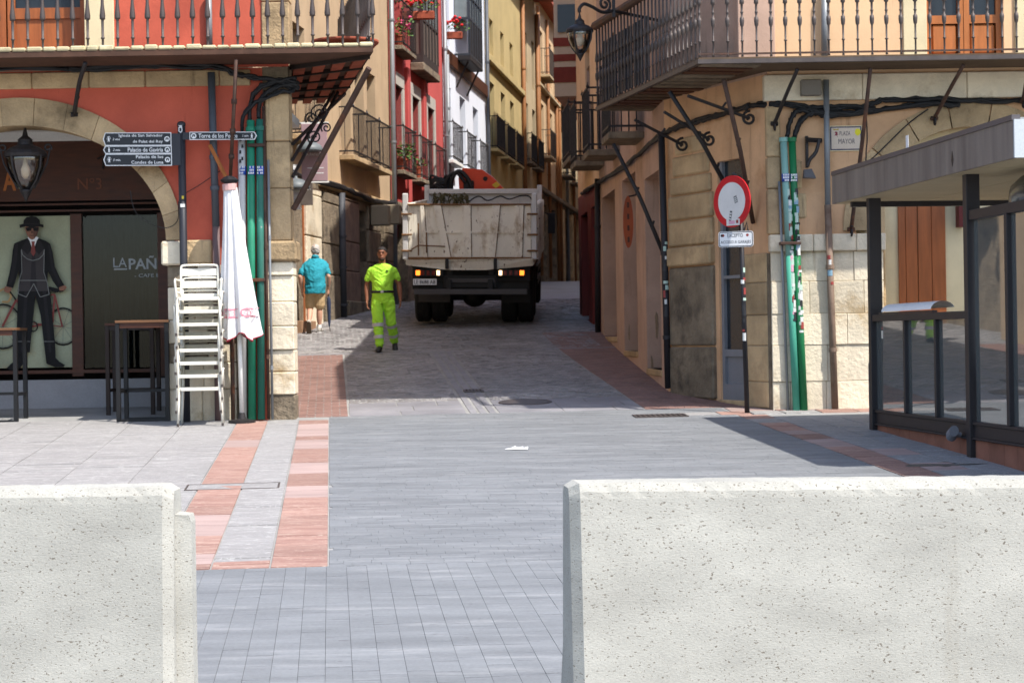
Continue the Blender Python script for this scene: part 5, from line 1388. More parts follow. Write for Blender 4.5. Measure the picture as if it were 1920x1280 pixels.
pot('flower_pot', 'terracotta pot of pink flowers low on the upper red balcony', FS(rw[0] - .6, .17, zR2), .32, 150, 14, FLP, .35)
pot('flower_trough', 'trough of red geraniums under the white house upper window', FS(ww_[0] - .2, .12, zW2 + .25), .7, 90, 26, FLR, .2, True)
t = pot('planter_bowl', 'wide shallow terracotta bowl on the cafe building balcony corner', (bx - .42, LD - .35, z_fl + .01), .05, 1, 0, None, .01)
for ch in list(t.children): bpy.data.objects.remove(ch)
T = lambda a, b, z: Vector((bx - .38 + a, LD - .2 + b, z_fl + .01 + z))
MB(T).lathe([(.28, 0), (.38, .11), (.40, .12), (.40, .15), (.36, .15), (.34, .1), (0, .09)], n=22).build('bowl', TER, t, smooth=True)
# ================================================================== glazed kiosk
k0 = PG(1636, 806); k1 = PG(1918, 886)
kd = (k0 - k1); kd.z = 0; kd.normalize()
kio = thing('terrace_kiosk', 'glazed terrace kiosk with a wood-look roof fascia and dark metal frame', 'kiosk', (k1.x, k1.y, gz(k1.y)))
KO = Vector((k0.x, k0.y, 0))
FK = frame(KO, -kd, (-kd.y, kd.x, 0))          # u runs from the far post towards the camera, n outwards to the left
def KU(px):
    k = (px - 960) / FPX; d_ = -kd; t = (k * KO.y - KO.x) / (d_.x - k * d_.y); return t
def KZ(px, py): return P(px, py, (KO - kd * KU(px)).y).z
FRM = mat('kiosk_frame', C(56, 52, 54, .7), .5, .15, 3, .1, 40, metal=.2)
KGL = glass('kiosk_glass', (.80, .86, .85), .28, dirt=.10)
zbr = KZ(1640, 797); zrail = KZ(1640, 590); ztop = KZ(1632, 372)
LK = 6.6
up1 = KU(1815)
WID = 3.2
# plinth of red stone, following the slope
def pr_(u): return (KO - kd * u).y
u = 0.0
PLS = mat('red_plinth_stone', C(168, 112, 90, .62), .8, .2, 3, .3, 30, rnd=.25)
while u < LK:
    l = random.uniform(.32, .5); a, b = u, min(u + l, LK)
    mb = MB(FK); g0 = min(gz(pr_(a)), gz(pr_(b))) - .05
    mb.box(a + .003, b - .003, -.25, -.035, g0, zbr - .005, .004); mb.build('plinth_stone', PLS, kio); u += l
def kbox(u0, u1, n0, n1, z0, z1, name='frame_bar', m=FRM, c=.004): return MB(FK).box(u0, u1, n0, n1, z0, z1, c).build(name, m, kio)
zb2 = KZ(1640, 768)
kbox(0.0, LK, -.10, -.0, zbr, zbr + .02, 'base_rail'); kbox(.05, LK, -.08, -.02, zbr + .02, zb2 - .03, 'base_panel'); kbox(0.05, LK, -.10, -.005, zb2 - .03, zb2, 'base_rail')
kbox(-.03, .07, -.11, .02, gz(pr_(0)) - .03, ztop, 'post'); kbox(up1 - .05, up1 + .06, -.11, .015, gz(pr_(up1)) - .03, ztop, 'post')
kbox(-.09, -.035, -.10, .01, gz(pr_(0)) - .02, KZ(1632, 680), 'bumper', mat('grey_rubber', C(86, 84, 100, .6), .7, .1, 3, .1)); kbox(-.085, -.035, -.08, .0, KZ(1632, 678), KZ(1632, 608), 'bumper', MATS['grey_rubber'])
kbox(.07, up1 - .05, -.11, .01, zrail - .07, zrail, 'top_rail')
for px in (1694, 1752): u = KU(px); kbox(u - .03, u + .03, -.08, .0, zb2, zrail - .07, 'mullion')
us = [.07, KU(1694) - .03, KU(1694) + .03, KU(1752) - .03, KU(1752) + .03, up1 - .05]
for k in range(3): MB(FK).box(us[2*k], us[2*k+1], -.045, -.037, zb2, zrail - .07).build('glass_pane', KGL, kio)
# full-height panes nearer the camera
zt2 = ztop - .42
kbox(up1 + .06, LK, -.09, .0, zt2, zt2 + .09, 'top_rail')
ms = [up1 + .06, up1 + 1.02, up1 + 2.0, up1 + 3.0, LK]
for k in range(len(ms) - 1):
    if k: kbox(ms[k] - .035, ms[k] + .035, -.08, .005, zb2, zt2, 'mullion')
    MB(FK).box(ms[k] + .035, ms[k + 1] - .035, -.045, -.037, zb2, zt2).build('glass_pane', KGL, kio)
# far end and right-hand side
for n_ in (-WID,): kbox(-.03, .07, n_ - .05, n_ + .05, gz(pr_(0)) - .05, ztop, 'post'); kbox(LK - .1, LK, n_ - .05, n_ + .05, gz(pr_(LK)) - .05, ztop, 'post')
kbox(LK - .1, LK, -.1, 0, gz(pr_(LK)) - .05, ztop, 'post')
kbox(.07, LK - .1, -WID - .04, -WID + .02, zb2 - .1, zb2, 'base_rail'); kbox(.07, LK - .1, -WID - .04, -WID + .02, zrail - .07, zrail, 'top_rail')
MB(FK).box(.07, LK - .1, -WID - .005, -WID + .003, zb2, zrail - .07).build('glass_pane', KGL, kio)
MB(FK).box(0, LK, -WID, -.11, zbr - .03, zbr + .01).build('deck', mat('deck_boards', C(120, 112, 104, .6), .8, .2, 3, .2, stretch=(1, 8, 1)), kio)
# roof: box with boarded fascia, light metal front, cream soffit
fA = P(1575, 339, 22.2); fB = P(1880, 239, 16.55)
ud = -1; nO = .27
def toK(p): d_ = Vector((p.x, p.y, 0)) - KO; return d_.dot(-kd), d_.dot(Vector((-kd.y, kd.x, 0)))
ra, na = toK(fA); rb_, nb_ = toK(fB); nO = (na + nb_) / 2
zr0, zr1 = ztop, ztop + .345
MB(FK).box(ra, rb_, -WID - .3, nO - .03, zr0 + .02, zr1 - .01).build('roof', mat('roof_sheet', C(170, 172, 172, .6), .6, .1, 2, .1), kio)
FAS = mat('fascia_laminate', C(128, 119, 114, .58), .55, .14, 1.5, .1, 40, c2=C(162, 150, 138, .6), stretch=(3.5, 3.5, .35))
for (a, b) in ((ra, ra + .28), (ra + .285, ra + 2.0), (ra + 2.004, ra + 3.9), (ra + 3.904, rb_ + .005)):
    MB(FK).box(a, b, nO - .03, nO, zr0, zr1 - .035).build('fascia_panel', FAS, kio)
kbox(ra - .01, rb_ + .012, nO - .06, nO + .012, zr1 - .034, zr1 + .01, 'fascia_trim', mat('trim_metal', C(120, 114, 116, .6), .5, .1, 3, .1, metal=.4), 0)
MB(FK).box(rb_, rb_ + .03, -WID - .3, nO - .002, zr0, zr1 - .03).build('front_fascia', mat('pale_metal_fascia', C(206, 212, 214, .72), .5, .05, 2, .05), kio)
MB(FK).box(ra - .03, ra, -WID - .3, nO - .002, zr0, zr1 - .03).build('back_fascia', FAS, kio)
sfm = mat('cream_soffit', C(214, 198, 162, .7), .8, .06, 1.5, .05)
for k in range(6):
    for j in range(4):
        a = ra + .01 + k * (rb_ - ra) / 6; b = a + (rb_ - ra) / 6 - .014; n1 = nO - .035 - j * (WID + .2) / 4; n0 = n1 - (WID + .2) / 4 + .014
        MB(FK).box(a, b, n0, n1, zr0 - .004, zr0 + .018).build('soffit_panel', sfm, kio)
MB(FK).box(ra + .35, ra + .42, -WID, nO - .1, zr0 - .06, zr0 - .006).build('roof_beam', FRM, kio)
q = (KU(1736) , KZ(1736, 285)); MB(FK).box(q[0] - .04, q[0] + .04, nO, nO + .003, q[1] + .02, q[1] + .16).build('notice', LIN, kio)
q = (KU(1822), KZ(1822, 268)); MB(FK).prism([(q[0] - .03, zr0 + .12), (q[0], zr0 + .06), (q[0] + .03, zr0 + .12), (q[0], zr0 + .2)], nO, nO + .003, 'y').build('emblem', BLK, kio)
# air duct under the roof
zd = ztop - .16
MB(FK).tube([(up1 + .12, -.5, zd - .25), (up1 + .14, -.48, zd - .12), (up1 + .22, -.46, zd - .03), (up1 + .4, -.45, zd), (LK, -.45, zd)], .13, 16).build('air_duct', mat('polished_duct', C(180, 184, 180, .6), .25, .1, 3, .0, metal=.9), kio, smooth=True)
# flood lamp on the base rail
q = toK(P(1800, 803, 18.6)); q = KU(1800)
mb = MB(FK); mb.tube([(q - .02, .0, zbr + .03), (q - .02, .07, zbr + .04)], .02, 8); mb.loft([((q + .06, .09, zbr + .07), (0, .045, 0), (0, 0, .05)), ((q - .01, .09, zbr + .03), (0, .055, 0), (0, 0, .06)), ((q - .08, .09, zbr + .005), (0, .03, 0), (0, 0, .03))], 12)
mb.build('spot_lamp', mat('grey_lamp', C(150, 150, 156, .6), .5, .1, 3, .1), kio)
# things inside and on the kiosk
q = KU(1650); q2_ = KU(1745)
mb = MB(FK); pts = []; N_ = 10
for k in range(N_ + 1):
    t = math.pi * .9 * k / N_ + .05; n_ = -.13 + .12 * math.cos(t); z_ = zrail + .022 + .085 * math.sin(t)
    pts += [(q + .02, n_, z_), (q2_ - .02, n_, z_ + .004)]
mb.add(pts, [(2*k, 2*k+2, 2*k+3, 2*k+1) for k in range(N_)])
t = thing('display_cover', 'curved white acrylic cover lying on the kiosk rail', 'cover', tuple(FK(q, -.2, zrail)))
mb.build('cover', mat('white_acrylic', C(240, 241, 242, .92), .4, .04, 3, 0), t, smooth=True)
MB(FK).box(q - .03, q2_ + .06, -.05, .0, zrail + .002, zrail + .02).build('tray', FRM, t)
# white table and perforated crate behind the glass
t = thing('service_table', 'pale steel table standing behind the kiosk glass', 'table', tuple(FK(up1 + 1.4, -.8, zbr)))
TBM = mat('pale_steel', C(200, 206, 204, .7), .4, .06, 3, 0, metal=.2)
zt_ = KZ(1880, 652)
MB(FK).box(up1 + .25, up1 + 2.4, -1.2, -.35, zt_ - .04, zt_, .008).build('table_top', TBM, t)
for u in (up1 + .3, up1 + 2.3):
    for n_ in (-1.15, -.42): MB(FK).box(u, u + .05, n_, n_ + .05, zbr + .01, zt_ - .04).build('leg', TBM, t)
t = thing('perforated_crate', 'pale crate with rows of square holes under the kiosk table', 'crate', tuple(FK(up1 + 1.2, -.5, zbr)))
mb = MB(FK); a, b = KU(1868), KU(1935); z0, z1 = KZ(1890, 748), KZ(1890, 672)
nx_, nz_ = 7, 4
for i in range(nx_ + 1): u = a + (b - a) * i / nx_; mb.box(u - .035, u + .035, -.43, -.4, z0, z1)
for j in range(nz_ + 1): z = z0 + (z1 - z0) * j / nz_; mb.box(a, b, -.429, -.401, z - .03, z + .03)
mb.build('front_panel', WHT, t); MB(FK).box(a, b, -.75, -.72, z0, z1).build('back_panel', WHT, t); MB(FK).box(a, b, -.72, -.43, z0 - .03, z0 - .01).build('base', WHT, t)
zc0 = zbr + .01
for (uu, nn) in ((a, -.72), (b - .05, -.72), (a, -.45), (b - .05, -.45)): MB(FK).box(uu, uu + .04, nn, nn + .03, zc0, z0 - .03).build('foot', WHT, t)
# ================================================================== street furniture
# direction signpost
D_ = 23.82
sp = thing('direction_signpost', 'black pedestrian signpost with white lettered direction plates by the arch', 'signpost', (P(347, 790, D_).x, D_, gz(D_)))
FD = frame((0, D_, 0), (1, 0, 0), (0, -1, 0))
def DP(px, py, n=0.0): p = P(px, py, D_ - n); return p.x, p.z
a, b = P(340, 236, D_), P(350, 795, D_); b.z = gz(D_) - .02
POLE = mat('charcoal_pole', C(58, 58, 64, .7), .5, .15, 3, .1, metal=.2)
MB().tube([a, b], .046, 14).build('pole', POLE, sp, smooth=True)
MB().lathe([(.05, 0), (.05, .03), (.03, .05)], (a.x, a.y, a.z), 14).build('cap', POLE, sp)
def roll_frame(cx, cy):
    o = P(cx, cy, D_); c_, s_ = math.cos(ROLL), math.sin(ROLL)
    return lambda u, n, z: Vector((o.x + u, D_ - n, o.z + z - u * 0.012))
def plate(x0, y0, x1, y1, lines, mins, left=True):
    S = D_ / FPX; T = roll_frame(x0, y1); W, H = (x1 - x0) * S, (y1 - y0) * S; tip = .045
    def outline(e):
        if left: return [(tip * .6 + e * .6, e), (W - e, e), (W - e, H - e), (tip * .6 + e * .6, H - e), (e * 1.4, H / 2)]
        return [(e, e), (W - tip * .6 - e * .6, e), (W - e * 1.4, H / 2), (W - tip * .6 - e * .6, H - e), (e, H - e)]
    o = MB(T).prism(outline(0), .05, .062, 'y').build('direction_plate', LIN, sp)
    MB(T).prism(outline(.009), .0621, .0635, 'y').build('plate_face', BLP, o, local=True)
    n_ = .0642
    def tx(s_, u, z, w_, h_, shear=0.0): text(s_, 'lettering', LIN, o, T, w_, h_, u, z, n_, shear=shear, local=True, bold=.012)
    cw = .019
    if left:
        ue = W - .10
        for (s_, wpx, k) in lines:
            hh = H / len(lines) * (.54 if len(lines) > 1 else .55); zz_ = H - (k + 1) * H / len(lines) + (H / len(lines) - hh) / 2 + (.006 if k and len(lines) > 1 else 0)
            w_ = wpx * S; tx(s_, ue - w_, zz_, w_, hh)
        tx(mins, .115, H / 2 - .014, .09, .026, .25)
        ic, pc = W - .05, .07
    else:
        for (s_, wpx, k) in lines: tx(s_, .105, H / 2 - .026, wpx * S, .052)
        tx(mins, W - .17, H / 2 - .014, .075, .026, .25); ic, pc = .05, W - .06
    T2 = T
    MB(T2).prism([(ic + .032 * math.cos(t * .45), H / 2 + .032 * math.sin(t * .45)) for t in range(14)], .0636, .0642, 'y').build('pictogram', LIN, o, local=True)
    MB(T2).prism([(ic - .018, H / 2 - .014), (ic - .018, H / 2 + .012), (ic, H / 2 + .02), (ic + .018, H / 2 + .012), (ic + .018, H / 2 - .014), (ic + .008, H / 2 - .014), (ic + .004, H / 2 + .002), (ic - .004, H / 2 + .002), (ic - .008, H / 2 - .014)], .0643, .0648, 'y').build('pictogram', BLP, o, local=True)
    w = MB(T2); w.ball((pc, .064, H / 2 + .022), .007, .001, .007, 8, 4)
    w.prism([(pc - .007, H / 2 + .013), (pc + .007, H / 2 + .013), (pc + .014, H / 2 - .008), (pc + .006, H / 2 - .004), (pc + .012, H / 2 - .03), (pc + .004, H / 2 - .03), (pc, H / 2 - .014), (pc - .008, H / 2 - .03), (pc - .014, H / 2 - .028), (pc - .006, H / 2 - .006), (pc - .013, H / 2 - .002)], .0636, .0642, 'y')
    w.build('pictogram', LIN, o, local=True)
    for k in range(10):
        t0, t1 = 3.4 - k * .42, 3.4 - (k + 1) * .42
        if k in (9,): continue
        MB(T2).prism([(pc + .02 * math.cos(t0), H / 2 + .034 * math.sin(t0) * .95), (pc + .02 * math.cos(t1), H / 2 + .034 * math.sin(t1) * .95), (pc + .023 * math.cos(t1), H / 2 + .038 * math.sin(t1) * .95), (pc + .023 * math.cos(t0), H / 2 + .038 * math.sin(t0) * .95)], .0636, .0641, 'y').build('pictogram', LIN, o, local=True) if k < 8 and H > .1 else None
plate(195, 250, 323, 274.5, [('Iglesia de San Salvador', 82, 0), ('de Palat del Rey', 56, 1)], '2 min.')
plate(195.5, 274.8, 323.5, 289.5, [('Palacio de Gaviria', 66, 0)], '2 min.')
plate(196, 289.8, 324, 312, [('Palacio de los', 51, 0), ('Condes de Luna', 60, 1)], '5 min.')
plate(357, 248.5, 483, 263.5, [('Torre de los Ponce', 73, 0)], '1 min.', False)
S = D_ / FPX
a0, a1 = DP(322, 311), DP(336, 251); MB(FD).box(a0[0], a1[0] + .02, .035, .05, a0[1], a1[1]).build('plate_arm', POLE, sp)
a0, a1 = DP(344, 263), DP(358, 249); MB(FD).box(a0[0], a1[0], .035, .05, a0[1], a1[1]).build('plate_arm', POLE, sp)
# small crest and stickers on the pole
c_ = DP(339.5, 244); cz = c_[1]; cx = c_[0]
MB(FD).prism([(cx - .022, cz + .03), (cx + .022, cz + .03), (cx + .022, cz - .02), (cx, cz - .04), (cx - .022, cz - .02)], .0465, .048, 'y').build('crest', LIN, sp)
MB(FD).prism([(cx - .013, cz + .02), (cx + .013, cz + .02), (cx + .013, cz - .014), (cx, cz - .028), (cx - .013, cz - .014)], .0482, .049, 'y').build('crest', BLP, sp)
MB(FD).prism([(cx - .016, cz + .034), (cx - .022, cz + .055), (cx - .008, cz + .045), (cx, cz + .06), (cx + .008, cz + .045), (cx + .022, cz + .055), (cx + .016, cz + .034)], .0465, .048, 'y').build('crest', LIN, sp)
for (py, m, h_) in ((371, stk[1], .03), (386, stk[0], .02)):
    c_ = DP(343.5, py); MB(FD).box(c_[0] - .026, c_[0] + .026, .03, .0475, c_[1] - h_, c_[1] + h_).build('sticker', m, sp)
c_ = DP(344, 371); MB(FD).box(c_[0] - .012, c_[0] + .012, .04, .0485, c_[1] - .016, c_[1] + .02).build('sticker', mat('sticker_yellow', C(214, 190, 60, .8), .5, .05, 3, 0), sp)

# round traffic sign with exception plate
D_t = 23.75
ts = thing('traffic_sign', 'red-rimmed white round sign above an exception plate on a black post', 'traffic sign', (P(1401, 768, D_t).x, D_t, gz(D_t)))
sc_ = P(1377, 378, D_t); ang = R(52)
FTs = lambda u, n, z: sc_ + Vector((math.cos(ang), -math.sin(ang), 0)) * u + Vector((-math.sin(ang), -math.cos(ang), 0)) * n + Vector((0, 0, z))
# the post stands just behind the disc
pt, pb_ = P(1386, 330, D_t + .1), P(1401, 768, D_t + .06); pb_.z = gz(D_t) - .02
pm = mat('black_post', C(40, 38, 42, .8), .5, .15, 3, .1)
MB().tube([pt, pb_], .03, 10).build('post', pm, ts, smooth=True); stickers(pt, pb_, .031, 0, 10, .38, .68, [stk[0], stk[1], stk[4], stk[0], stk[1], stk[2]])
for o in [o_ for o_ in corner.children if o_.name.startswith('sticker')][-10:]: o.parent = ts; o.matrix_parent_inverse = Matrix.Translation(-ROOT_LOC[ts.name])
r_s = .305
def disc(r0, n0, n1, name, m, parent, **kw):
    return MB(FTs).prism([(r0 * math.cos(2 * math.pi * k / 40), r0 * math.sin(2 * math.pi * k / 40)) for k in range(40)], n0, n1, 'y').build(name, m, parent, **kw)
dk = disc(r_s, .03, .045, 'sign_disc', mat('sign_red', C(196, 24, 34, .85), .45, .06, 3, 0), ts)
disc(r_s * .74, .0452, .047, 'sign_face', mat('sign_white', C(226, 222, 218, .8), .5, .06, 4, 0), dk, local=True)
for (u, z, w_, h_, a_, m, s_) in ((.07, .02, .05, .08, .3, stk[1], None), (-.02, -.17, .035, .12, -.2, stk[1], None)):
    MB(FTs).prism([(u + x * math.cos(a_) - y * math.sin(a_), z + x * math.sin(a_) + y * math.cos(a_)) for x, y in ((-w_/2, -h_/2), (w_/2, -h_/2), (w_/2, h_/2), (-w_/2, h_/2))], .0472, .048, 'y').build('sticker', m, dk, local=True)
    for j in (-1, 0, 1): MB(FTs).prism([(u + x * math.cos(a_) - y * math.sin(a_), z + x * math.sin(a_) + y * math.cos(a_)) for x, y in ((-w_*.38, j*h_*.28 - h_*.1), (w_*.38, j*h_*.28 - h_*.1), (w_*.38, j*h_*.28 + h_*.06), (-w_*.38, j*h_*.28 + h_*.06))], .0482, .0486, 'y').build('sticker', stk[0], dk, local=True)
for (u, z, w_, h_, m) in ((.02, -.245, .22, .075, stk[0]), (.0, -.245, .1, .04, stk[5]), (.09, -.24, .04, .04, stk[2])):
    MB(FTs).box(u - w_/2, u + w_/2, .0453, .0475 + .0006 * (w_ < .15), z - h_/2, z + h_/2).build('sticker', m, dk, local=True)
MB(FTs).tube([(-.02, 0, .33), (.03, -.02, .29)], .025, 8).build('clamp', IRN, ts)
MB(FTs).box(-.05, .06, -.05, .03, -.06, .06).build('clamp', IRN, ts)
# exception plate
pc_ = P(1380, 448.5, D_t - .02)
ap = R(18)
FPl = lambda u, n, z: pc_ + Vector((math.cos(ap), -math.sin(ap), 0)) * u + Vector((-math.sin(ap), -math.cos(ap), 0)) * n + Vector((0, 0, z))
w_, h_ = .415, .185
def rr(w_, h_, r_): 
    pts = []
    for (cx_, cy_, a0) in ((w_/2 - r_, h_/2 - r_, 0), (-w_/2 + r_, h_/2 - r_, 90), (-w_/2 + r_, -h_/2 + r_, 180), (w_/2 - r_, -h_/2 + r_, 270)):
        for k in range(5): pts.append((cx_ + r_ * math.cos(R(a0 + k * 22.5)), cy_ + r_ * math.sin(R(a0 + k * 22.5))))
    return pts
pp = MB(FPl).prism(rr(w_, h_, .03), .0, .012, 'y').build('exception_plate', LIN, ts)
MB(FPl).prism(rr(w_ - .012, h_ - .012, .026), .0121, .0135, 'y').build('plate_border', BLP, pp, local=True)
MB(FPl).prism(rr(w_ - .03, h_ - .03, .02), .0136, .0145, 'y').build('plate_face', LIN, pp, local=True)
text('EXCEPTO', 'lettering', BLP, pp, FPl, .185, .045, -.1, .022, .0152, local=True, bold=.01)
text('ACCESO A GARAJES', 'lettering', BLP, pp, FPl, .36, .045, -.18, -.06, .0152, local=True, bold=.01)
for (u, m) in ((-.15, stk[2]), (-.165, stk[1]), (.14, stk[2])): MB(FPl).prism([(u + .018 * math.cos(k), .045 + .018 * math.sin(k)) for k in range(6)], .0146, .0152, 'y').build('emblem', m, pp, local=True)
MB(FPl).tube([(.09, -.03, .1), (.12, -.06, .2), (.14, -.03, .1), (.15, -.03, -.02)], .012, 6).build('clamp', IRN, ts)

# square name plaque
a, b = P(1557, 282, RD - .02), P(1615, 237, RD - .02)
pq = thing('street_name_plaque', 'cream tiled plaque with a blue border reading plaza mayor', 'sign', ((a.x + b.x) / 2, RD, a.z))
T = lambda u, n, z: Vector((a.x + u, RD - n, a.z + z - u * .0))
W, H = b.x - a.x, b.z - a.z
MB(T).box(0, W, -.02, .02, 0, H, .003).build('tile', mat('navy_glaze', C(40, 38, 92, .7), .3, .1, 3, 0), pq)
MB(T).box(-.012, W + .012, -.02, .016, -.012, H + .012).build('mortar_edge', CRM, pq)
MB(T).box(.014, W - .014, .0, .022, .014, H - .014).build('tile_face', mat('cream_glaze', C(226, 206, 186, .75), .3, .06, 3, 0), pq)
text('PLAZA', 'lettering', mat('slate_lettering', C(96, 90, 100, .7), .6, .05, 3, 0), pq, T, .13, .05, W * .30, H * .62, .0235)
text('MAYOR', 'lettering', MATS['slate_lettering'], pq, T, .20, .062, W * .26, H * .26, .0235)
MB(T).prism([(.05, H * .6), (.065, H * .72), (.05, H * .76), (.07, H * .8), (.09, H * .76), (.085, H * .7), (.1, H * .66), (.082, H * .64), (.09, H * .56), (.07, H * .64)], .0222, .0235, 'y').build('emblem', mat('crimson_glaze', C(150, 40, 60, .7), .4, .05, 3, 0), pq)
MB(T).prism([(.04, H * .85), (.1, H * .85), (.105, H * .92), (.07, H * .89), (.035, H * .92)], .0222, .0235, 'y').build('emblem', mat('gold_glaze', C(200, 170, 70, .7), .4, .05, 3, 0), pq)
MB(T).prism([(W - .045 + .042 * math.cos(k * .5) * random.uniform(.8, 1.1), H * .76 + .042 * math.sin(k * .5) * random.uniform(.8, 1.1)) for k in range(13)], .0236, .0245, 'y').build('paint_splash', mat('yellow_splash', C(236, 222, 40, .85), .5, .05, 3, 0), pq)
# security flood lamp
fl = thing('flood_lamp', 'small grey floodlight on an iron arm beside the name plaque', 'lamp', tuple(P(1515, 300, RD - .1)))
MB().box(P(1510, 300, RD).x, P(1510, 300, RD).x + .03, RD - .06, RD, P(1510, 315, RD).z, P(1510, 256, RD).z).build('bracket', IRN, fl)
a, b = P(1511, 262, RD - .1), P(1541, 264, RD - .1); MB().tube([a, b], .028, 4).build('arm', IRN, fl); MB().tube(spline([P(1536, 262, RD - .12), P(1530, 285, RD - .14), P(1518, 300, RD - .14), P(1514, 312, RD - .14)]), .022, 6).build('arm', IRN, fl)
c_ = P(1517, 326, RD - .16); MB().add([], []) 
mb = MB(lambda x, y, z: c_ + Vector((x, y, z))); mb.add([(-.06, -.02, .05), (.03, -.02, .06), (.07, -.10, -.06), (-.07, -.10, -.05), (-.06, .06, .05), (.03, .06, .06), (.07, .05, -.06), (-.07, .05, -.05)], [(0, 1, 2, 3), (4, 5, 6, 7), (0, 1, 5, 4), (1, 2, 6, 5), (2, 3, 7, 6), (3, 0, 4, 7)]); mb.build('lamp_head', mat('lamp_grey', C(110, 108, 110, .6), .5, .1, 3, .1), fl)

# lanterns
LGL = glass('lantern_glass', (.80, .72, .62), .12, .05)
def lantern(name, label, c, h, w_, extra=None):
    """six-sided lantern: c is the bottom finial point"""
    t = thing(name, label, 'lantern', tuple(c))
    T = lambda a, b, z: Vector((c[0] + a, c[1] + b, c[2] + z))
    k = h; r_ = w_ / 2
    MB(T).lathe([(.005, 0), (.03 * k, .05 * k), (.07 * k, .12 * k), (.085 * k, .15 * k), (.06 * k, .16 * k)], n=10).build('base_finial', IRN, t, smooth=True)
    MB(T).lathe([(r_ * .28, .155 * k), (r_ * .62, .28 * k), (r_ * .86, .44 * k), (r_ * .92, .56 * k), (r_ * .90, .60 * k)], n=24).build('glass_globe', LGL, t, smooth=True)
    fr = MB(T)
    for j in range(4):
        a = R(45 + 90 * j) + .3; pr = [(r_ * .30, .155 * k), (r_ * .66, .28 * k), (r_ * .91, .44 * k), (r_ * .97, .6 * k)]
        fr.tube([(x * math.cos(a), x * math.sin(a), z) for x, z in pr], .009 + .006 * k, 6)
    fr.build('frame_rib', IRN, t)
    MB(T).lathe([(r_ * 1.0, .58 * k), (r_ * 1.04, .62 * k), (r_ * .95, .66 * k), (r_ * .72, .70 * k), (r_ * .40, .74 * k), (r_ * .34, .79 * k), (r_ * .36, .81 * k), (r_ * .14, .86 * k), (r_ * .07, .94 * k), (r_ * .04, 1.0 * k)], n=18).build('hood', IRN, t, smooth=False)
    MB(T).lathe([(.02, .30 * k), (.05, .34 * k), (.06, .42 * k), (.035, .48 * k), (.02, .58 * k)], n=10).build('bulb', mat('frosted_bulb', C(240, 236, 224, .85), .3, .03, 3, 0), t, smooth=True)
    return t, T
lc = P(49, 378, LD + .25)
t, T = lantern('hanging_lantern', 'large dark lantern hanging inside the stone arch', lc, (P(49, 235, LD + .25).z - lc.z), .50)
k_ = P(49, 235, LD + .25).z - lc.z
MB(T).tube([(0, 0, k_ * .98), (0, 0, zc - lc.z)], .012, 6).build('hanging_rod', IRN, t)
for s_ in (-1, 1): MB(T).tube(spiral((s_ * .27, 0, .70 * k_), (s_, 0, 0), (0, 0, 1), .05, .02, 1.0, start=-.5), .012, 6).build('side_scroll', IRN, t, smooth=True); MB(T).tube([(s_ * .30, 0, .70 * k_), (s_ * .26, 0, .5 * k_), (s_ * .1, 0, .17 * k_)], .011, 6).build('side_rib', IRN, t)
lc = P(1088, 115, 25.6); hh = P(1088, 22, 25.6).z - lc.z
t, T = lantern('wall_lantern', 'street lantern with peach glass hanging from a scrolled wall arm', lc, hh, .34)
MB(T).tube(spline([(0, 0, hh * .98), (0, 0, hh * 1.06), (.06, .04, hh * 1.16), (.16, .1, hh * 1.12), (.3, .2, hh * 1.03), (.44, .3, hh * 1.08)]), .022, 8).build('arm', IRN, t, smooth=True)
MB(T).tube(spiral((.33, .22, hh * 1.2), (.85, .5, 0), (0, 0, 1), .10, .02, 1.5, start=-1.5), .018, 6).build('arm_scroll', IRN, t, smooth=True)
aw = FC(lenC, .0, 0); MB().tube([T(.44, .3, hh * 1.08), Vector((q1.x + .02, q1.y + .15, lc.z + hh * 1.08))], .022, 8).build('arm', IRN, t); MB(T).box(.43, .47, .28, .33, hh * .95, hh * 1.5).build('wall_plate', IRN, t)

# hanging shop boards at the far end of the cafe side street
def board(name, label, px0, y0, px1, y1, D, m, prints, arm=True):
    a, b = P(px0, y1, D), P(px1, y0, D)
    t = thing(name, label, 'shop sign', ((a.x + b.x) / 2, D, a.z)); T = lambda u, n, z: Vector((a.x + u, D - n, a.z + z)); W, H = b.x - a.x, b.z - a.z
    MB(T).box(0, W, -.02, .02, 0, H, .008).build('board', m, t)
    for (kind, x0, z0, x1, z1, mm, s_) in prints:
        if kind == 't': text(s_, 'lettering', mm, t, T, (x1 - x0) * W, (z1 - z0) * H, x0 * W, z0 * H, .0225)
        else: MB(T).box(x0 * W, x1 * W, .0205, .0225, z0 * H, z1 * H).build('print', mm, t)
    if arm:
        MB(T).box(-.25, W + .03, -.015, .015, H, H + .03).build('arm', WHT, t); MB(T).box(-.05, W + .02, -.014, .014, -.03, -.001).build('arm', WHT, t)
    MB(T).box(-.35, -.0, -.02, .02, H - .01, H + .02).build('wall_arm', IRN, t)
    return t
PKB = mat('dusty_pink_banner', C(190, 158, 164, .62), .7, .1, 2, .1); 
board('shop_banner', 'dusty pink hanging banner with white lettering below the cafe balcony', 566, 232, 613, 340, 35.4, PKB, [('t', .12, .44, .9, .50, LIN, 'LA PA\u00d1ERIA'), ('p', .22, .22, .85, .235, LIN, ''), ('p', .35, .13, .85, .145, LIN, '')])
board('shop_banner', 'white hanging board with pale purple and red print at the stone corner', 541, 355, 562, 390, 34.9, LIN, [('t', .05, .68, .95, .82, mat('lilac_print', C(170, 140, 190, .8), .6, .05, 3, 0), 'JLOS'), ('p', .1, .05, .9, .3, stk[5], ''), ('t', .2, .48, .6, .6, MATS['lilac_print'], 'R')])
board('shop_board', 'upper white poster board with pink print beside the pink banner', 539, 312, 556, 348, 35.1, LIN, [('p', .1, .5, .5, .9, stk[5], ''), ('p', .4, .1, .8, .45, MATS['lilac_print'], '')])
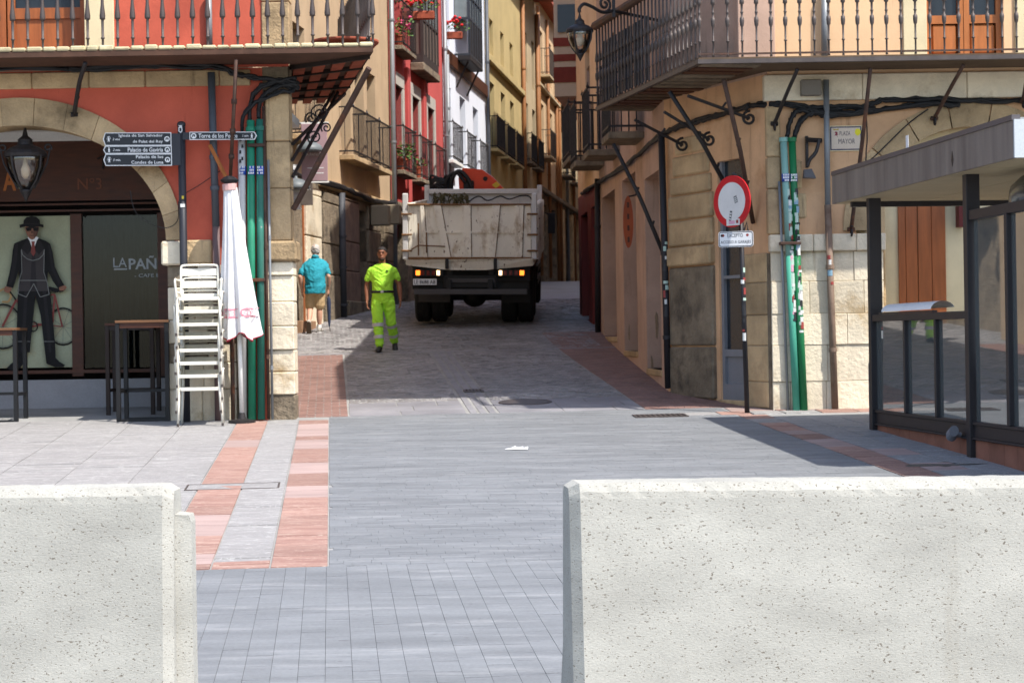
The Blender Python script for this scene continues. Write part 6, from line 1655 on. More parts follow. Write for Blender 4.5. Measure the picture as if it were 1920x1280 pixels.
board('shop_board', 'grey painted wooden shop board under the banner', 564, 337, 586, 385, 36.4, mat('grey_brown_board', C(128, 116, 108, .55), .8, .2, 3, .2), [('t', .15, .6, .85, .72, LIN, 'CASA')], False)
for (px, py, D, lab) in ((580, 282, 35.2, 'upper grey dome lamp in front of the pink banner'), (555, 352, 34.7, 'lower grey dome lamp between the two white boards')):
    c_ = P(px, py, D); t = thing('dome_lamp', lab, 'lamp', tuple(c_)); T = lambda a, b, z: Vector((c_.x + a, c_.y + b, c_.z + z))
    MB(T).lathe([(.24, -.02), (.25, 0), (.21, .08), (.12, .14), (.03, .16), (.025, .2)], n=20).build('shade', mat('grey_shade', C(120, 128, 132, .6), .5, .1, 3, .1), t, smooth=True)
    MB(T).tube(spline([(0, 0, .18), (0, 0, .26), (-.12, 0, .32), (-.5, .1, .3)]), .014, 6).build('arm', IRN, t)
# oval wooden shop sign on the street wall of the corner building
u_ = onW(1204); z0, z1 = zW(1203, 465), zW(1203, 368)
t = thing('oval_shop_sign', 'tall oval orange wood sign projecting from the peach street wall', 'shop sign', tuple(FW(u_, .15, z0)))
T = lambda a, n, z: FW(u_, .18, (z0 + z1) / 2) + Vector((a, n, z))
MB(T).prism([(.075 * math.cos(2*math.pi*k/28), (z1 - z0) / 2 * math.sin(2*math.pi*k/28)) for k in range(28)], -.03, .03, 'y').build('board', mat('orange_sign_wood', C(190, 92, 48, .6), .6, .15, 3, .1), t)
for k in range(4): MB(T).box(-.015, .015, -.034, -.0305, -.3 + k * .17, -.22 + k * .17).build('print', WDD, t)
MB(T).tube([(.0, .0, (z1 - z0) / 2 - .01), (.2, 0, (z1 - z0) / 2 + .03)], .014, 6).build('arm', IRN, t)

# ------------------------------------------------------------------ bar tables under the arch
TBK = mat('table_frame', C(20, 19, 20), .5, .1, 3, .1); TTP = mat('table_top_wood', C(140, 98, 66, .6), .5, .15, 4, .1, stretch=(1, 6, 6))
def bar_table(label, px0, px1, yt, yb, D, dep, m=TBK):
    a, b = P(px0, yt, D), P(px1, yb, D); zg = gz(24) + .005; W = b.x - a.x; H = a.z - zg
    t = thing('bar_table', label, 'table', ((a.x + b.x) / 2, D, zg), 'high tables under the arcade')
    T = lambda u, v, z: Vector((a.x + u, D + v, zg + z))
    MB(T).box(0, W, 0, dep, H - .03, H, .004).build('table_top', TTP if m is TBK else WDD, t)
    for u in (.0, W - .05):
        for v in (0.01, dep - .06): MB(T).box(u, u + .05, v, v + .05, 0, H - .03, .003).build('leg', m, t)
    for v in (.015, dep - .05): MB(T).box(.05, W - .05, v, v + .03, .0, .03).build('foot_rail', m, t)
    for u in (.01, W - .04): MB(T).box(u, u + .03, .06, dep - .06, H * .28, H * .28 + .035).build('side_rail', m, t)
    MB(T).box(.05, W - .05, dep - .05, dep - .02, H * .28, H * .28 + .035).build('stretcher', m, t)
    MB(T).box(.05, W - .05, .02, .04, H - .09, H - .03).build('apron', WDD if m is TBK else m, t)
bar_table('high black table with a wooden top next to the stacked chairs', 215, 318, 601, 783, 23.9, .55)
bar_table('high dark table cut by the picture edge before the poster', -70, 33, 616, 775, 24.2, .55)
bar_table('darker high table half hidden behind the front one', 196, 290, 606, 770, 24.9, .5, mat('dark_stained_frame', C(44, 28, 20, .7), .6, .2, 4, .1))

# ------------------------------------------------------------------ stacked cream chairs
CRC = mat('cream_enamel', C(238, 233, 218, .74), .4, .06, 4, .05, 40, stain=(C(206, 196, 170, .75), 3, .62, .12))
def chair(label, loc, rz):
    t = thing('cafe_chair', label, 'chair', loc, 'cream metal chairs in one stack', rz)
    def tb(name, pts, r=.0135, n=8, **k): return MB().tube(pts, r, n).build(name, CRC, t, local=True, smooth=True)
    # local: x across, y depth (front is -y), z up
    for s_ in (-1, 1):
        tb('front_leg', [(s_ * .255, -.22, 0), (s_ * .235, -.20, .43)]); tb('rear_leg', [(s_ * .245, .25, 0), (s_ * .215, .19, .45)])
        tb('back_post', [(s_ * .215, .19, .45), (s_ * .215, .24, .72), (s_ * .205, .26, .80), (s_ * .17, .265, .825)] if False else spline([(s_ * .215, .19, .45), (s_ * .215, .23, .66), (s_ * .213, .255, .79), (s_ * .19, .262, .82), (s_ * .10, .264, .826), (0, .264, .826)], 4))
        tb('armrest', spline([(s_ * .245, -.20, .42), (s_ * .262, -.20, .60), (s_ * .262, -.17, .645), (s_ * .262, .0, .65), (s_ * .255, .16, .65), (s_ * .225, .235, .645)], 4))
        MB().tube([(s_ * .255, -.22, -.004), (s_ * .255, -.22, .03)], .014, 8).build('foot_cap', IRG, t, local=True)
        tb('seat_rail', [(s_ * .225, -.21, .435), (s_ * .215, .2, .425)], .010)
    mb = MB(); pts = []; nx_ = 6
    mb.box(-.22, .22, -.215, .19, .432, .442); mb.box(-.222, .222, -.228, -.212, .402, .441, .005); mb.build('seat', CRC, t, local=True)
    mb = MB()
    for (z0, z1, y) in ((.70, .785, .246), (.56, .64, .222)):
        mb.add([(-.21, y - .0, z0), (0, y + .03, z0), (.21, y, z0), (.21, y + .014, z1), (0, y + .044, z1), (-.21, y + .014, z1), (-.21, y + .012, z0), (0, y + .042, z0), (.21, y + .012, z0), (.21, y + .026, z1), (0, y + .056, z1), (-.21, y + .026, z1)],
               [(0, 1, 4, 5), (1, 2, 3, 4), (6, 7, 10, 11), (7, 8, 9, 10), (0, 1, 7, 6), (1, 2, 8, 7), (5, 4, 10, 11), (4, 3, 9, 10), (0, 6, 11, 5), (2, 8, 9, 3)])
    mb.build('backrest', CRC, t, local=True)
    return t
cb = P(376, 795, 23.3); zc_ = gz(23.3) + .004
ORD = ['bottom', 'second', 'third', 'fourth', 'fifth', 'sixth', 'seventh', 'topmost']
base = chair('cream metal cafe armchair, bottom one of the stack', (cb.x, 23.38, zc_), R(5))
for k in range(1, 8):
    lab = 'cream metal cafe armchair, %s of the stack' % ('topmost' if k == 7 else ORD[k] + ' from the bottom')
    dup(base, (cb.x + random.uniform(-.012, .012), 23.38 - .008 * k, zc_ + .148 * k), lab, (0, 0, R(5 + random.uniform(-2.6, 2.6))))

# ------------------------------------------------------------------ closed parasol
pt_, pb_ = P(432, 352, 23.6), P(450, 632, 23.55)
pr_t = thing('parasol', 'closed white parasol with a red printed hem tied against the pipes', 'parasol', (pb_.x, 23.6, gz(23.6)))
CAN = mat('white_canvas', C(238, 236, 236, .74), .85, .05, 4, .15, 40); CRD = mat('red_hem', C(160, 40, 60, .8), .8, .1, 4, 0); CPR = mat('pink_print', C(214, 136, 150, .85), .8, .05, 4, 0)
NP = 64; rings = []; LV = 16
def prad(t, a):
    w0 = .075 + .125 * t ** 1.1
    fold = (.12 + .30 * t) * (.6 * math.cos(10 * a + 1.2 * t) + .4 * math.cos(6 * a + 1.3 - .9 * t))
    return w0 * (1 + fold * .95)
mb = MB(); pts = []
for i in range(LV + 1):
    t = i / LV; c_ = pt_.lerp(pb_, t)
    for j in range(NP):
        a = 2 * math.pi * j / NP; r_ = prad(t, a); zz_ = c_.z
        if i == LV: zz_ += .05 * math.sin(4 * a + 1) - .0
        pts.append((c_.x + r_ * math.cos(a), c_.y + r_ * .8 * math.sin(a), zz_))
mb.add(pts, [(i * NP + j, i * NP + (j + 1) % NP, (i + 1) * NP + (j + 1) % NP, (i + 1) * NP + j) for i in range(LV) for j in range(NP)])
cano = mb.build('canopy', CAN, pr_t, smooth=True)
hem = MB(); hem.tube([Vector(pts[LV * NP + j]) for j in range(NP)] + [Vector(pts[LV * NP])], .007, 5); hem.build('hem', CRD, cano, local=True)
# printed band lettering on the front folds
for (px, py, s_) in ((426, 588, 1.0), (464, 586, .95)):
    o_ = P(px, py, 23.6)
    def T(u, n, z):
        x = o_.x + u; tt = min(1, max(0, (pt_.z - (o_.z + z)) / (pt_.z - pb_.z))); c_ = pt_.lerp(pb_, tt); best = None
        k = max(-.98, min(.98, (x - c_.x) / (.075 + .125 * tt ** 1.1)))
        a = -math.acos(k); 
        for _ in range(6):
            r_ = prad(tt, a); kk = max(-.995, min(.995, (x - c_.x) / r_)); a = -math.acos(kk)
        return Vector((x, c_.y + prad(tt, a) * .8 * math.sin(a) - n - .003, o_.z + z))
    w_, h_ = .15 * s_, .10
    for rr_ in (1.0, .78):
        hw, hh_ = w_ * rr_ / 1, h_ * rr_ / 2; pl_ = [(hw, -hh_), (0, -hh_)] + [(-hh_ * math.sin(k * math.pi / 8), -hh_ * math.cos(k * math.pi / 8)) for k in range(1, 8)] + [(0, hh_), (hw, hh_)]
        for i in range(len(pl_) - 1):
            (x0, y0), (x1, y1) = pl_[i], pl_[i + 1]; st_ = max(1, int(math.hypot(x1 - x0, y1 - y0) / .02)); l = math.hypot(x1 - x0, y1 - y0); nx_, ny_ = -(y1 - y0) / l * .005, (x1 - x0) / l * .005
            m2 = MB()
            for k in range(st_):
                xa, ya, xb, yb = x0 + (x1 - x0) * k / st_, y0 + (y1 - y0) * k / st_, x0 + (x1 - x0) * (k + 1) / st_, y0 + (y1 - y0) * (k + 1) / st_
                m2.add([T(xa + nx_, .004, ya + ny_), T(xb + nx_, .004, yb + ny_), T(xb - nx_, .004, yb - ny_), T(xa - nx_, .004, ya - ny_)], [(0, 1, 2, 3)])
            m2.build('printed_line', CPR, cano, local=True, recalc=False)
    text('CEL:S', 'lettering', CPR, cano, T, w_ * .92, h_ * .5, -.02, -h_ * .25, .005, local=True)
MB().tube([P(430, 345, 23.6), P(431, 357, 23.6)], .085, 12).build('top_tie', mat('pink_cord', C(214, 170, 164, .8), .8, .1, 3, .1), pr_t)
MB().lathe([(.03, 0), (.09, .02), (.11, .05), (.06, .09), (.03, .1)], tuple(P(430, 346, 23.6)), 12).build('top_cap', BLK, pr_t)
a = P(449, 640, 23.58); MB().tube([pt_ + Vector((0, 0, .1)), (a.x, 23.58, a.z), (a.x + .015, 23.58, gz(23.58) + .05)], .026, 10).build('pole', WHT, pr_t, smooth=True)
MB().lathe([(.16, 0), (.16, .03), (.05, .05), (.035, .12)], (a.x + .015, 23.58, gz(23.58)), 16).build('foot', IRN, pr_t)
# ================================================================== tipper truck
tk_o = Vector((P(881, 600, 37.6).x, 37.6, gz(37.6) + .02))
tk = thing('tipper_truck', 'white rust-stained tipper truck seen from behind with hazard lights lit', 'truck', tuple(tk_o))
tk.rotation_mode = 'XYZ'
tk.rotation_euler = (math.atan(.085), R(1.0), R(-2.2))
TW = mat('truck_white', C(238, 230, 212, .90), .55, .10, 2, .2, 30, stain=(C(184, 150, 106, .66), 2.4, .54, .16), spots=(C(120, 82, 54, .6), 18, .66), streak=(C(176, 146, 108, .66), .58, .18), stretch=(1, 1, .6))
TWC = mat('truck_clean_white', C(224, 222, 218, .78), .5, .06, 2, .1)
TRS = mat('rust', C(140, 100, 64, .6), .85, .3, 6, .3, 40)
TBL = mat('chassis_black', C(30, 29, 30, .9), .6, .2, 4, .15)
TYR = mat('tyre_rubber', C(34, 33, 33, .9), .85, .15, 5, .3, 40)
TGY = mat('bumper_grey', C(92, 88, 88, .6), .6, .15, 3, .1)
def tb_(name, m, *boxes, parent=None, c=.008):
    mb = MB()
    for b in boxes: mb.box(*b, c)
    return mb.build(name, m, parent or tk, local=True)
HW = 1.20; zb0, zb1 = 1.30, 2.28
# tailgate with tapering ribs
tg = tb_('tailgate', TW, (-HW + .06, HW - .06, .0, .05, zb0, zb1))
for (xt, xb, w_) in ((-.88, -.82, .07), (-.60, -.42, .14), (-.06, -.05, .16), (.50, .40, .14), (.93, .90, .15)):
    mb = MB(); mb.add([(xb - w_/2, -.045, zb0), (xb + w_/2, -.045, zb0), (xt + w_/2, -.045, zb1), (xt - w_/2, -.045, zb1), (xb - w_/2, .001, zb0), (xb + w_/2, .001, zb0), (xt + w_/2, .001, zb1), (xt - w_/2, .001, zb1)], [(0, 1, 2, 3), (4, 5, 6, 7), (0, 1, 5, 4), (1, 2, 6, 5), (2, 3, 7, 6), (3, 0, 4, 7)])
    mb.build('rib', TW, tg, local=True)
    e = MB(); e.add([(xb + w_/2, -.012, zb0), (xb + w_/2 + .014, -.012, zb0), (xt + w_/2 + .014, -.012, zb1), (xt + w_/2, -.012, zb1)], [(0, 1, 2, 3)]); e.build('rust_shade_seam', TRS, tg, local=True)  # rust line that also paints in the rib's weak edge shading
tb_('rib', TW, (-HW + .32, HW - .2, -.02, .001, 1.76, 1.80), parent=tg, c=.003)
tb_('top_edge', TRS, (-HW + .05, HW - .06, -.05, .055, zb1, zb1 + .03), parent=tg, c=.004)
tb_('lower_lip', TRS, (-HW + .06, HW - .06, -.09, .02, zb0 - .03, zb0 + .02), parent=tg)
mb = MB(); mb.add([(-HW + .02, -.10, zb0 - .03), (HW - .02, -.10, zb0 - .0), (HW - .02, -.02, zb0 - .14), (.3, -.02, zb0 - .22), (-.4, -.02, zb0 - .22), (-HW + .02, -.02, zb0 - .13),
                   (-HW + .02, .02, zb0 - .02), (HW - .02, .02, zb0 - .0), (HW - .02, .04, zb0 - .14), (.3, .04, zb0 - .22), (-.4, .04, zb0 - .22), (-HW + .02, .04, zb0 - .13)],
                  [(0, 1, 2, 3, 4, 5), (6, 7, 8, 9, 10, 11), (0, 1, 7, 6), (1, 2, 8, 7), (2, 3, 9, 8), (3, 4, 10, 9), (4, 5, 11, 10), (5, 0, 6, 11)])
mb.build('chute_flap', TW, tk, local=True)
for x in (-.42, .48): tb_('latch', TBL, (x - .03, x + .03, -.13, -.02, zb0 - .20, zb0 + .0))
for s_ in (-1, 1):
    tb_('corner_post', TWC, (s_ * HW - .05, s_ * HW + .05, -.02, .10, zb0 - .02, zb1 + .22), c=.012)
    for zz_ in (1.42, 1.72, 2.1): tb_('hinge', TRS, (s_ * HW - .07 - .06 * (s_ > 0), s_ * HW + .07 + .06 * (s_ < 0), -.05, -.02, zz_, zz_ + .035))
# latch rods on the left
mb = MB(); mb.tube([(-.95, -.06, zb0 + .05), (-.95, -.06, 1.95)], .013, 6); mb.tube([(-.80, -.06, zb0 + .1), (-.80, -.06, 1.78)], .012, 6); mb.tube([(-1.08, -.06, 1.46), (-.95, -.07, 1.54), (-.45, -.06, 1.52)], .012, 6); mb.build('latch_rod', TRS, tk, local=True)
BLn = 4.9
for s_ in (-1, 1):
    sd = tb_('side_board', TW, (s_ * HW - .03, s_ * HW + .03, .10, BLn, zb0 - .05, zb1 + .02))
    for k in range(6): tb_('rib', TW, (s_ * (HW + .05) - .025, s_ * (HW + .05) + .025, .5 + k * .82, .6 + k * .82, zb0 - .05, zb1 + .02), parent=sd)
tb_('load_floor', TW, (-HW, HW, .05, BLn, zb0 - .12, zb0 - .06))
hb = tb_('headboard', TWC, (-HW + .03, HW - .03, BLn - .05, BLn, zb0, 2.42), (-HW + .03, HW - .03, BLn - .12, BLn + .02, 2.42, 2.52))
for s_ in (-1, 1): tb_('headboard_post', TWC, (s_ * (HW - .02) - .05, s_ * (HW - .02) + .05, BLn - .12, BLn + .04, zb0, 2.60))
for k, x in enumerate((-.75, .0, .75)): tb_('headboard_rib', TWC, (x - .012, x + .012, BLn - .07, BLn - .05, 1.5, 2.34), parent=hb, c=.002)
# load: heaped rubble, dry vegetation and a cable draped on the headboard
mb = MB(); n_ = 14
gp = [(x_, y_, 1.45 + .35 * math.sin((x_ / n_) * 3.14) * math.sin((y_ / n_) * 3.14) + random.uniform(-.05, .05)) for y_ in range(n_ + 1) for x_ in range(n_ + 1)]
mb.add([(-HW + .06 + (2 * HW - .12) * x_ / n_, .1 + (BLn - .2) * y_ / n_, z_) for x_, y_, z_ in gp], [(j * (n_ + 1) + i, j * (n_ + 1) + i + 1, (j + 1) * (n_ + 1) + i + 1, (j + 1) * (n_ + 1) + i) for j in range(n_) for i in range(n_)])
ru = mb.build('rubble_load', STD)
ru.matrix_world = tk.matrix_basis.copy(); tag(ru, 'heap of grey rubble inside the truck bed', 'rubble')
M_tk = Matrix.Translation(tk_o) @ tk.rotation_euler.to_matrix().to_4x4()
ru.matrix_world = M_tk
mb = MB()
for k in range(90):
    x_ = random.uniform(-1.05, -.45) if k < 60 else random.uniform(-.55, -.3); z_ = 2.33 + random.uniform(-.05, .08); p = Vector((x_, BLn - .2 + random.uniform(-.06, .05), z_)); q_ = p + Vector((random.uniform(-.15, .15), random.uniform(-.08, .05), random.uniform(-.35, .05)))
    mb.tube([p, p.lerp(q_, .5) + Vector((0, 0, .04)), q_], [.012, .016, .004], 4)
vg = mb.build('dry_branches', mat('dry_foliage', C(104, 98, 66, .55), .85, .4, 8, .1)); vg.matrix_world = M_tk; tag(vg, 'dry drooping cuttings hung on the truck headboard', 'branches')
mb = MB(); mb.tube(spline([(-.35, BLn - .13, 2.22), (-.1, BLn - .14, 2.37), (.1, BLn - .14, 2.28), (.35, BLn - .14, 2.37), (.55, BLn - .14, 2.31), (.8, BLn - .14, 2.38), (1.0, BLn - .14, 2.33), (1.12, BLn - .16, 1.95)]), .014, 6)
cbz = mb.build('draped_cable', CAB, smooth=True); cbz.matrix_world = M_tk; tag(cbz, 'thin dark cable draped along the truck headboard', 'cable')
# loader crane folded behind the cab
ORG = mat('crane_orange', C(226, 74, 40, .8), .4, .08, 3, .05); YLD = mat('decal_yellow', C(228, 190, 60, .8), .5, .05, 3, 0)
cy = BLn + .55
mb = MB(); mb.prism([(-.42, 2.2), (-.45, 2.64), (-.36, 2.86), (.05, 2.82), (.28, 2.66), (.62, 2.3), (.62, 2.2)], cy - .14, cy + .14, 'y'); cr = mb.build('crane_arm', ORG, tk, local=True)
MB().prism([(.12 + .05 * math.cos(k * .6), 2.63 + .05 * math.sin(k * .6)) for k in range(10)], cy - .15, cy - .139, 'y').build('pivot_hole', TBL, cr, local=True)
MB().prism([(.26, 2.50), (.36, 2.57), (.44, 2.50), (.34, 2.43)], cy - .146, cy - .141, 'y').build('decal', YLD, cr, local=True); MB().prism([(.42, 2.40), (.50, 2.44), (.58, 2.36), (.48, 2.32)], cy - .146, cy - .141, 'y').build('decal', YLD, cr, local=True)
mb = MB(); mb.tube(spline([(-.55, cy - .1, 2.04), (-.6, cy - .18, 2.54), (-.45, cy - .2, 2.79), (-.25, cy - .2, 2.64), (-.15, cy - .2, 2.39)]), .045, 8); mb.tube(spline([(-.7, cy - .1, 2.14), (-.7, cy - .18, 2.59), (-.5, cy - .2, 2.76), (-.3, cy - .2, 2.54)]), .035, 8)
for k in range(14): a = random.uniform(0, 6); mb.tube(spline([(-1.0 + random.uniform(-.1, .2), cy, 2.04), (-.95 + random.uniform(-.1, .3), cy - .1, 2.54 + random.uniform(-.1, .15)), (-.6, cy - .1, 2.44 + random.uniform(-.2, .2))]), .028, 6)
mb.build('hydraulic_hose', TBL, tk, local=True, smooth=True)
tb_('crane_column', ORG, (-.2, .2, cy - .15, cy + .2, 1.2, 2.26))
tb_('crane_knuckle', TBL, (-.34, -.12, cy - .19, cy - .15, 2.26, 2.59))
# cab
cab = tb_('cab', TWC, (-1.15, 1.15, BLn + 1.0, BLn + 2.9, .9, 2.42), c=.06)
tb_('rear_window', WGL, (-.5, .5, BLn + .99, BLn + 1.0, 1.8, 2.2), parent=cab, c=0); tb_('windscreen', WGL, (-1.0, 1.0, BLn + 2.9, BLn + 2.91, 1.5, 2.3), parent=cab, c=0)
for s_ in (-1, 1):
    tb_('mirror', TBL, (s_ * 1.38 - .08, s_ * 1.38 + .08, BLn + 2.6, BLn + 2.7, 1.5, 1.95), parent=cab); MB().tube([(s_ * 1.15, BLn + 2.6, 2.0), (s_ * 1.36, BLn + 2.64, 1.9)], .015, 6).build('mirror_arm', TBL, cab, local=True)
# chassis, rear panel, lights, bumper
tb_('chassis_rail', TBL, (-.45, -.33, .15, BLn + 2.6, .78, 1.08), (.33, .45, .15, BLn + 2.6, .78, 1.08), (-.45, .45, .2, .3, .8, 1.1))
tb_('rear_crossmember', TBL, (-1.08, 1.12, .20, .30, .86, 1.14), (-.5, .5, .14, .24, .74, .98))
tb_('rear_panel', TBL, (-1.10, 1.10, .30, .36, .70, 1.26)); tb_('tow_plate', TGY, (-.42, .46, .10, .16, .84, .92), c=.004)
tb_('underrun_bar', TGY, (-1.05, 1.07, .02, .12, .62, .72), c=.01)
for x in (-.45, .33): tb_('bar_bracket', TBL, (x, x + .1, .06, .26, .62, .9))
tb_('mud_flap', TBL, (-1.06, -.42, .95, .98, .40, .66)); tb_('mud_flap', TBL, (.55, 1.1, .95, .98, .40, .66)); tb_('flap_plate', TGY, (-1.04, -.44, .935, .949, .42, .62), c=0)
def em(name, c, e): return mat(name, c, .3, .03, 3, 0, emit=(c, e))
AMB = em('amber_lamp', (1.0, .20, .02), 1.5); WHL = em('reverse_lamp', (1.0, .66, .34), 1.8); RLN = mat('red_lens', C(120, 20, 20, .7), .25, .05, 3, 0)
for s_, x0 in ((-1, -1.02), (1, .52)):
    lb = tb_('light_cluster', TBL, (x0, x0 + .52, .03, .10, .96, 1.09), c=.006)
    xs_ = (x0 + .01, x0 + .11, x0 + .21, x0 + .31, x0 + .40) if s_ < 0 else (x0 + .41, x0 + .31, x0 + .21, x0 + .11, x0 + .02)
    for k, x in enumerate(xs_):
        m = (AMB, RLN, RLN, RLN, WHL)[k]; w_ = .080 if k == 0 else .060
        tb_('lamp_lens', m, (x, x + w_, .018, .031, .98, 1.07), parent=lb, c=.004)
npl = tb_('number_plate', LIN, (-1.06, -.62, .0, .012, .80, .915), c=.003)
Tt = lambda u, n, z: Vector((u, -n, z))
text('LE 8688 AB', 'lettering', BLP, npl, Tt, .40, .075, -1.04, .82, .003, local=True, bold=.01)
def wheel(x, y, w_, r_=.50):
    ty = MB(lambda a, b, z: Vector((x + z, y + a, r_ + b))); ty.lathe([(r_ * .55, -w_/2 + .02), (r_ * .9, -w_/2), (r_, -w_/2 + .04), (r_, -.01), (r_ * .97, -.005), (r_ * .97, .005), (r_, .01), (r_, w_/2 - .04), (r_ * .9, w_/2), (r_ * .55, w_/2 - .02)], n=26)
    t = ty.build('wheel', TYR, tk, local=True)
    MB(lambda a, b, z: Vector((x + z, y + a, r_ + b))).lathe([(r_ * .56, -w_/2 + .05), (r_ * .3, -w_/2 + .06), (r_ * .28, w_/2 - .06), (r_ * .56, w_/2 - .05)], n=18).build('rim', TGY, t, local=True)
for y in (1.5, 2.8):
    for x in (-.98, -.66, .68, 1.0): wheel(x, y, .29)
for x in (-1.0, 1.0): wheel(x, BLn + 1.9, .3)
MB().tube([(-.95, 1.5, .5), (.95, 1.5, .5)], .09, 10).build('axle', TBL, tk, local=True); MB().ball((0, 1.5, .5), .24, .24, .22).build('differential', TBL, tk, local=True, smooth=True)
tb_('fuel_tank', TBL, (.75, 1.15, 3.8, 4.7, .5, 1.0), c=.05); tb_('mudguard', TBL, (-1.18, -.52, .95, 3.4, 1.08, 1.12), (.52, 1.18, .95, 3.4, 1.08, 1.12))
tb_('side_guard', TBL, (1.14, 1.18, 3.4, BLn + .9, .6, .72), (1.14, 1.18, 3.4, BLn + .9, .85, .97))

for o in tk.children:                                   # crane lift
    if o.name.startswith(('crane', 'hydraulic')): o.location += Vector((-.10, 0, .10))
# ================================================================== people
from mathutils import noise as mnoise
def crumple(ob, amp, fx=9.0, fz=14.0, seed=0.0):
    """cloth folds: push the surface in and out along its normals"""
    me = ob.data; nr = [v.normal.copy() for v in me.vertices]
    for v, n_ in zip(me.vertices, nr):
        p = v.co; q = Vector((p.x * fx + p.z * 4 + seed, p.y * fx, p.z * fz - abs(p.x) * 9))
        a = 1 - abs(mnoise.noise(q)) * 2.4; b = mnoise.noise(q * .45 + Vector((3, 1, 7)))
        v.co = p + n_ * (amp * (a * .7 + b * .9 - .35))
SKIN = mat('skin_tan', C(150, 98, 74, .72), .55, .12, 12, .08, 60); SKL = mat('skin_fair', C(214, 164, 138, .75), .55, .12, 12, .08, 60)
def seg(mb, a, b, ra, rb, n=12, k=5, mid=None, flat=1.0):
    """tapered limb segment with rounded ends; mid = bulge radius at 35%"""
    a, b = Vector(a), Vector(b); pts, rr = [], []
    d = (b - a).normalized()
    for t in (-.9, -.55, 0): pts.append(a + d * ra * t); rr.append(ra * math.sqrt(max(.02, 1 - t * t)))
    for i in range(1, k):
        t = i / k; r = ra + (rb - ra) * t
        if mid: r += (mid - (ra + rb) / 2) * math.sin(math.pi * min(1, t * 1.25)) 
        pts.append(a.lerp(b, t)); rr.append(r)
    for t in (0, .55, .9): pts.append(b + d * rb * t); rr.append(rb * math.sqrt(max(.02, 1 - t * t)))
    mb.tube(pts, rr, n, ry=flat)
def hand(mb, w, dirv, side, palm_n, curl=.5):
    """palm and five curled fingers; w wrist, dirv finger direction, palm_n palm normal"""
    w, d, nrm = Vector(w), Vector(dirv).normalized(), Vector(palm_n).normalized()
    ac = d.cross(nrm).normalized() * side            # across towards the thumb
    rings = [(w - d * .02, ac * .024, nrm * .018), (w + d * .02, ac * .032, nrm * .018), (w + d * .055, ac * .041, nrm * .016), (w + d * .09, ac * .040, nrm * .013), (w + d * .098, ac * .034, nrm * .008)]
    mb.loft(rings, 12)
    for k, ln in enumerate((.072, .082, .076, .060)):
        b = w + d * .088 + ac * (.030 - .0205 * k); p1 = b + d * ln * .45 + nrm * ln * .16 * curl; p2 = p1 + d * ln * .26 + nrm * ln * .26 * curl * 1.3; p3 = p2 + d * ln * .12 + nrm * ln * .26 * curl * 1.4
        mb.tube([b - d * .012, p1, p2, p3], [.0095, .009, .008, .006], 8)
    b = w + d * .03 + ac * .030; p1 = b + ac * .022 + d * .028 + nrm * .008; p2 = p1 + d * .03 + nrm * .012
    mb.tube([b - ac * .012, b, p1, p2], [.012, .0125, .0105, .008], 8)
def head(mb, c, yaw=0.0, h=.235):
    """face looks along -y before yaw; c = centre of head"""
    cy, sy = math.cos(yaw), math.sin(yaw); c = Vector(c); k = h / .235
    T = lambda x, y, z: c + Vector((x * cy - y * sy, x * sy + y * cy, z)) * k
    prof = [(-.118, .020, .020, -.055), (-.108, .034, .036, -.050), (-.085, .050, .058, -.034), (-.055, .062, .080, -.014), (-.02, .069, .092, .0), (.02, .073, .098, .006), (.055, .072, .097, .008), (.085, .060, .080, .010), (.105, .040, .054, .012), (.116, .016, .022, .012)]
    mb.loft([(T(0, yo, z), T(rx, 0, 0) - c, T(0, ry, 0) - c) for z, rx, ry, yo in prof], 18)
    mb.loft([(T(0, -.088, .012), T(.008, 0, 0) - c, T(0, .01, 0) - c), (T(0, -.098, -.018), T(.014, 0, 0) - c, T(0, .016, 0) - c), (T(0, -.094, -.028), T(.013, 0, 0) - c, T(0, .012, 0) - c)], 8)
    for s in (-1, 1): mb.loft([(T(s * .074, .012, -.032), T(.006, 0, 0) - c, T(0, .010, 0) - c), (T(s * .079, .014, .0), T(.008, 0, 0) - c, T(0, .018, 0) - c), (T(s * .078, .014, .026), T(.006, 0, 0) - c, T(0, .013, 0) - c)], 8)
    mb.tube([T(-.028, -.088, -.058), T(0, -.094, -.057), T(.028, -.088, -.058)], .008, 6); mb.tube([T(-.05, -.078, .030), T(0, -.096, .034), T(.05, -.078, .030)], .010, 6)
    return T
def torso(mb, hip, chest, neck, e=0.0, belly=0.0, w=1.0, fy=0.0):
    hip, chest, neck = Vector(hip), Vector(chest), Vector(neck)
    def at(t): return hip.lerp(chest, t) if t <= 1 else chest.lerp(neck, t - 1)
    for_y = Vector((0, 1, 0))
    P_ = [(-.12, .150, .110), (.05, .165, .122), (.30, .158, .118 + belly * .6), (.55, .160, .120 + belly), (.8, .175, .126 + belly * .3), (1.0, .190, .125), (1.25, .198, .118), (1.52, .192, .104), (1.70, .160, .090), (1.83, .115, .078), (1.95, .072, .066)]
    mb.loft([(at(t), Vector(((rx + e) * w, 0, 0)), Vector((0, ry + e, 0))) for t, rx, ry in P_], 20)

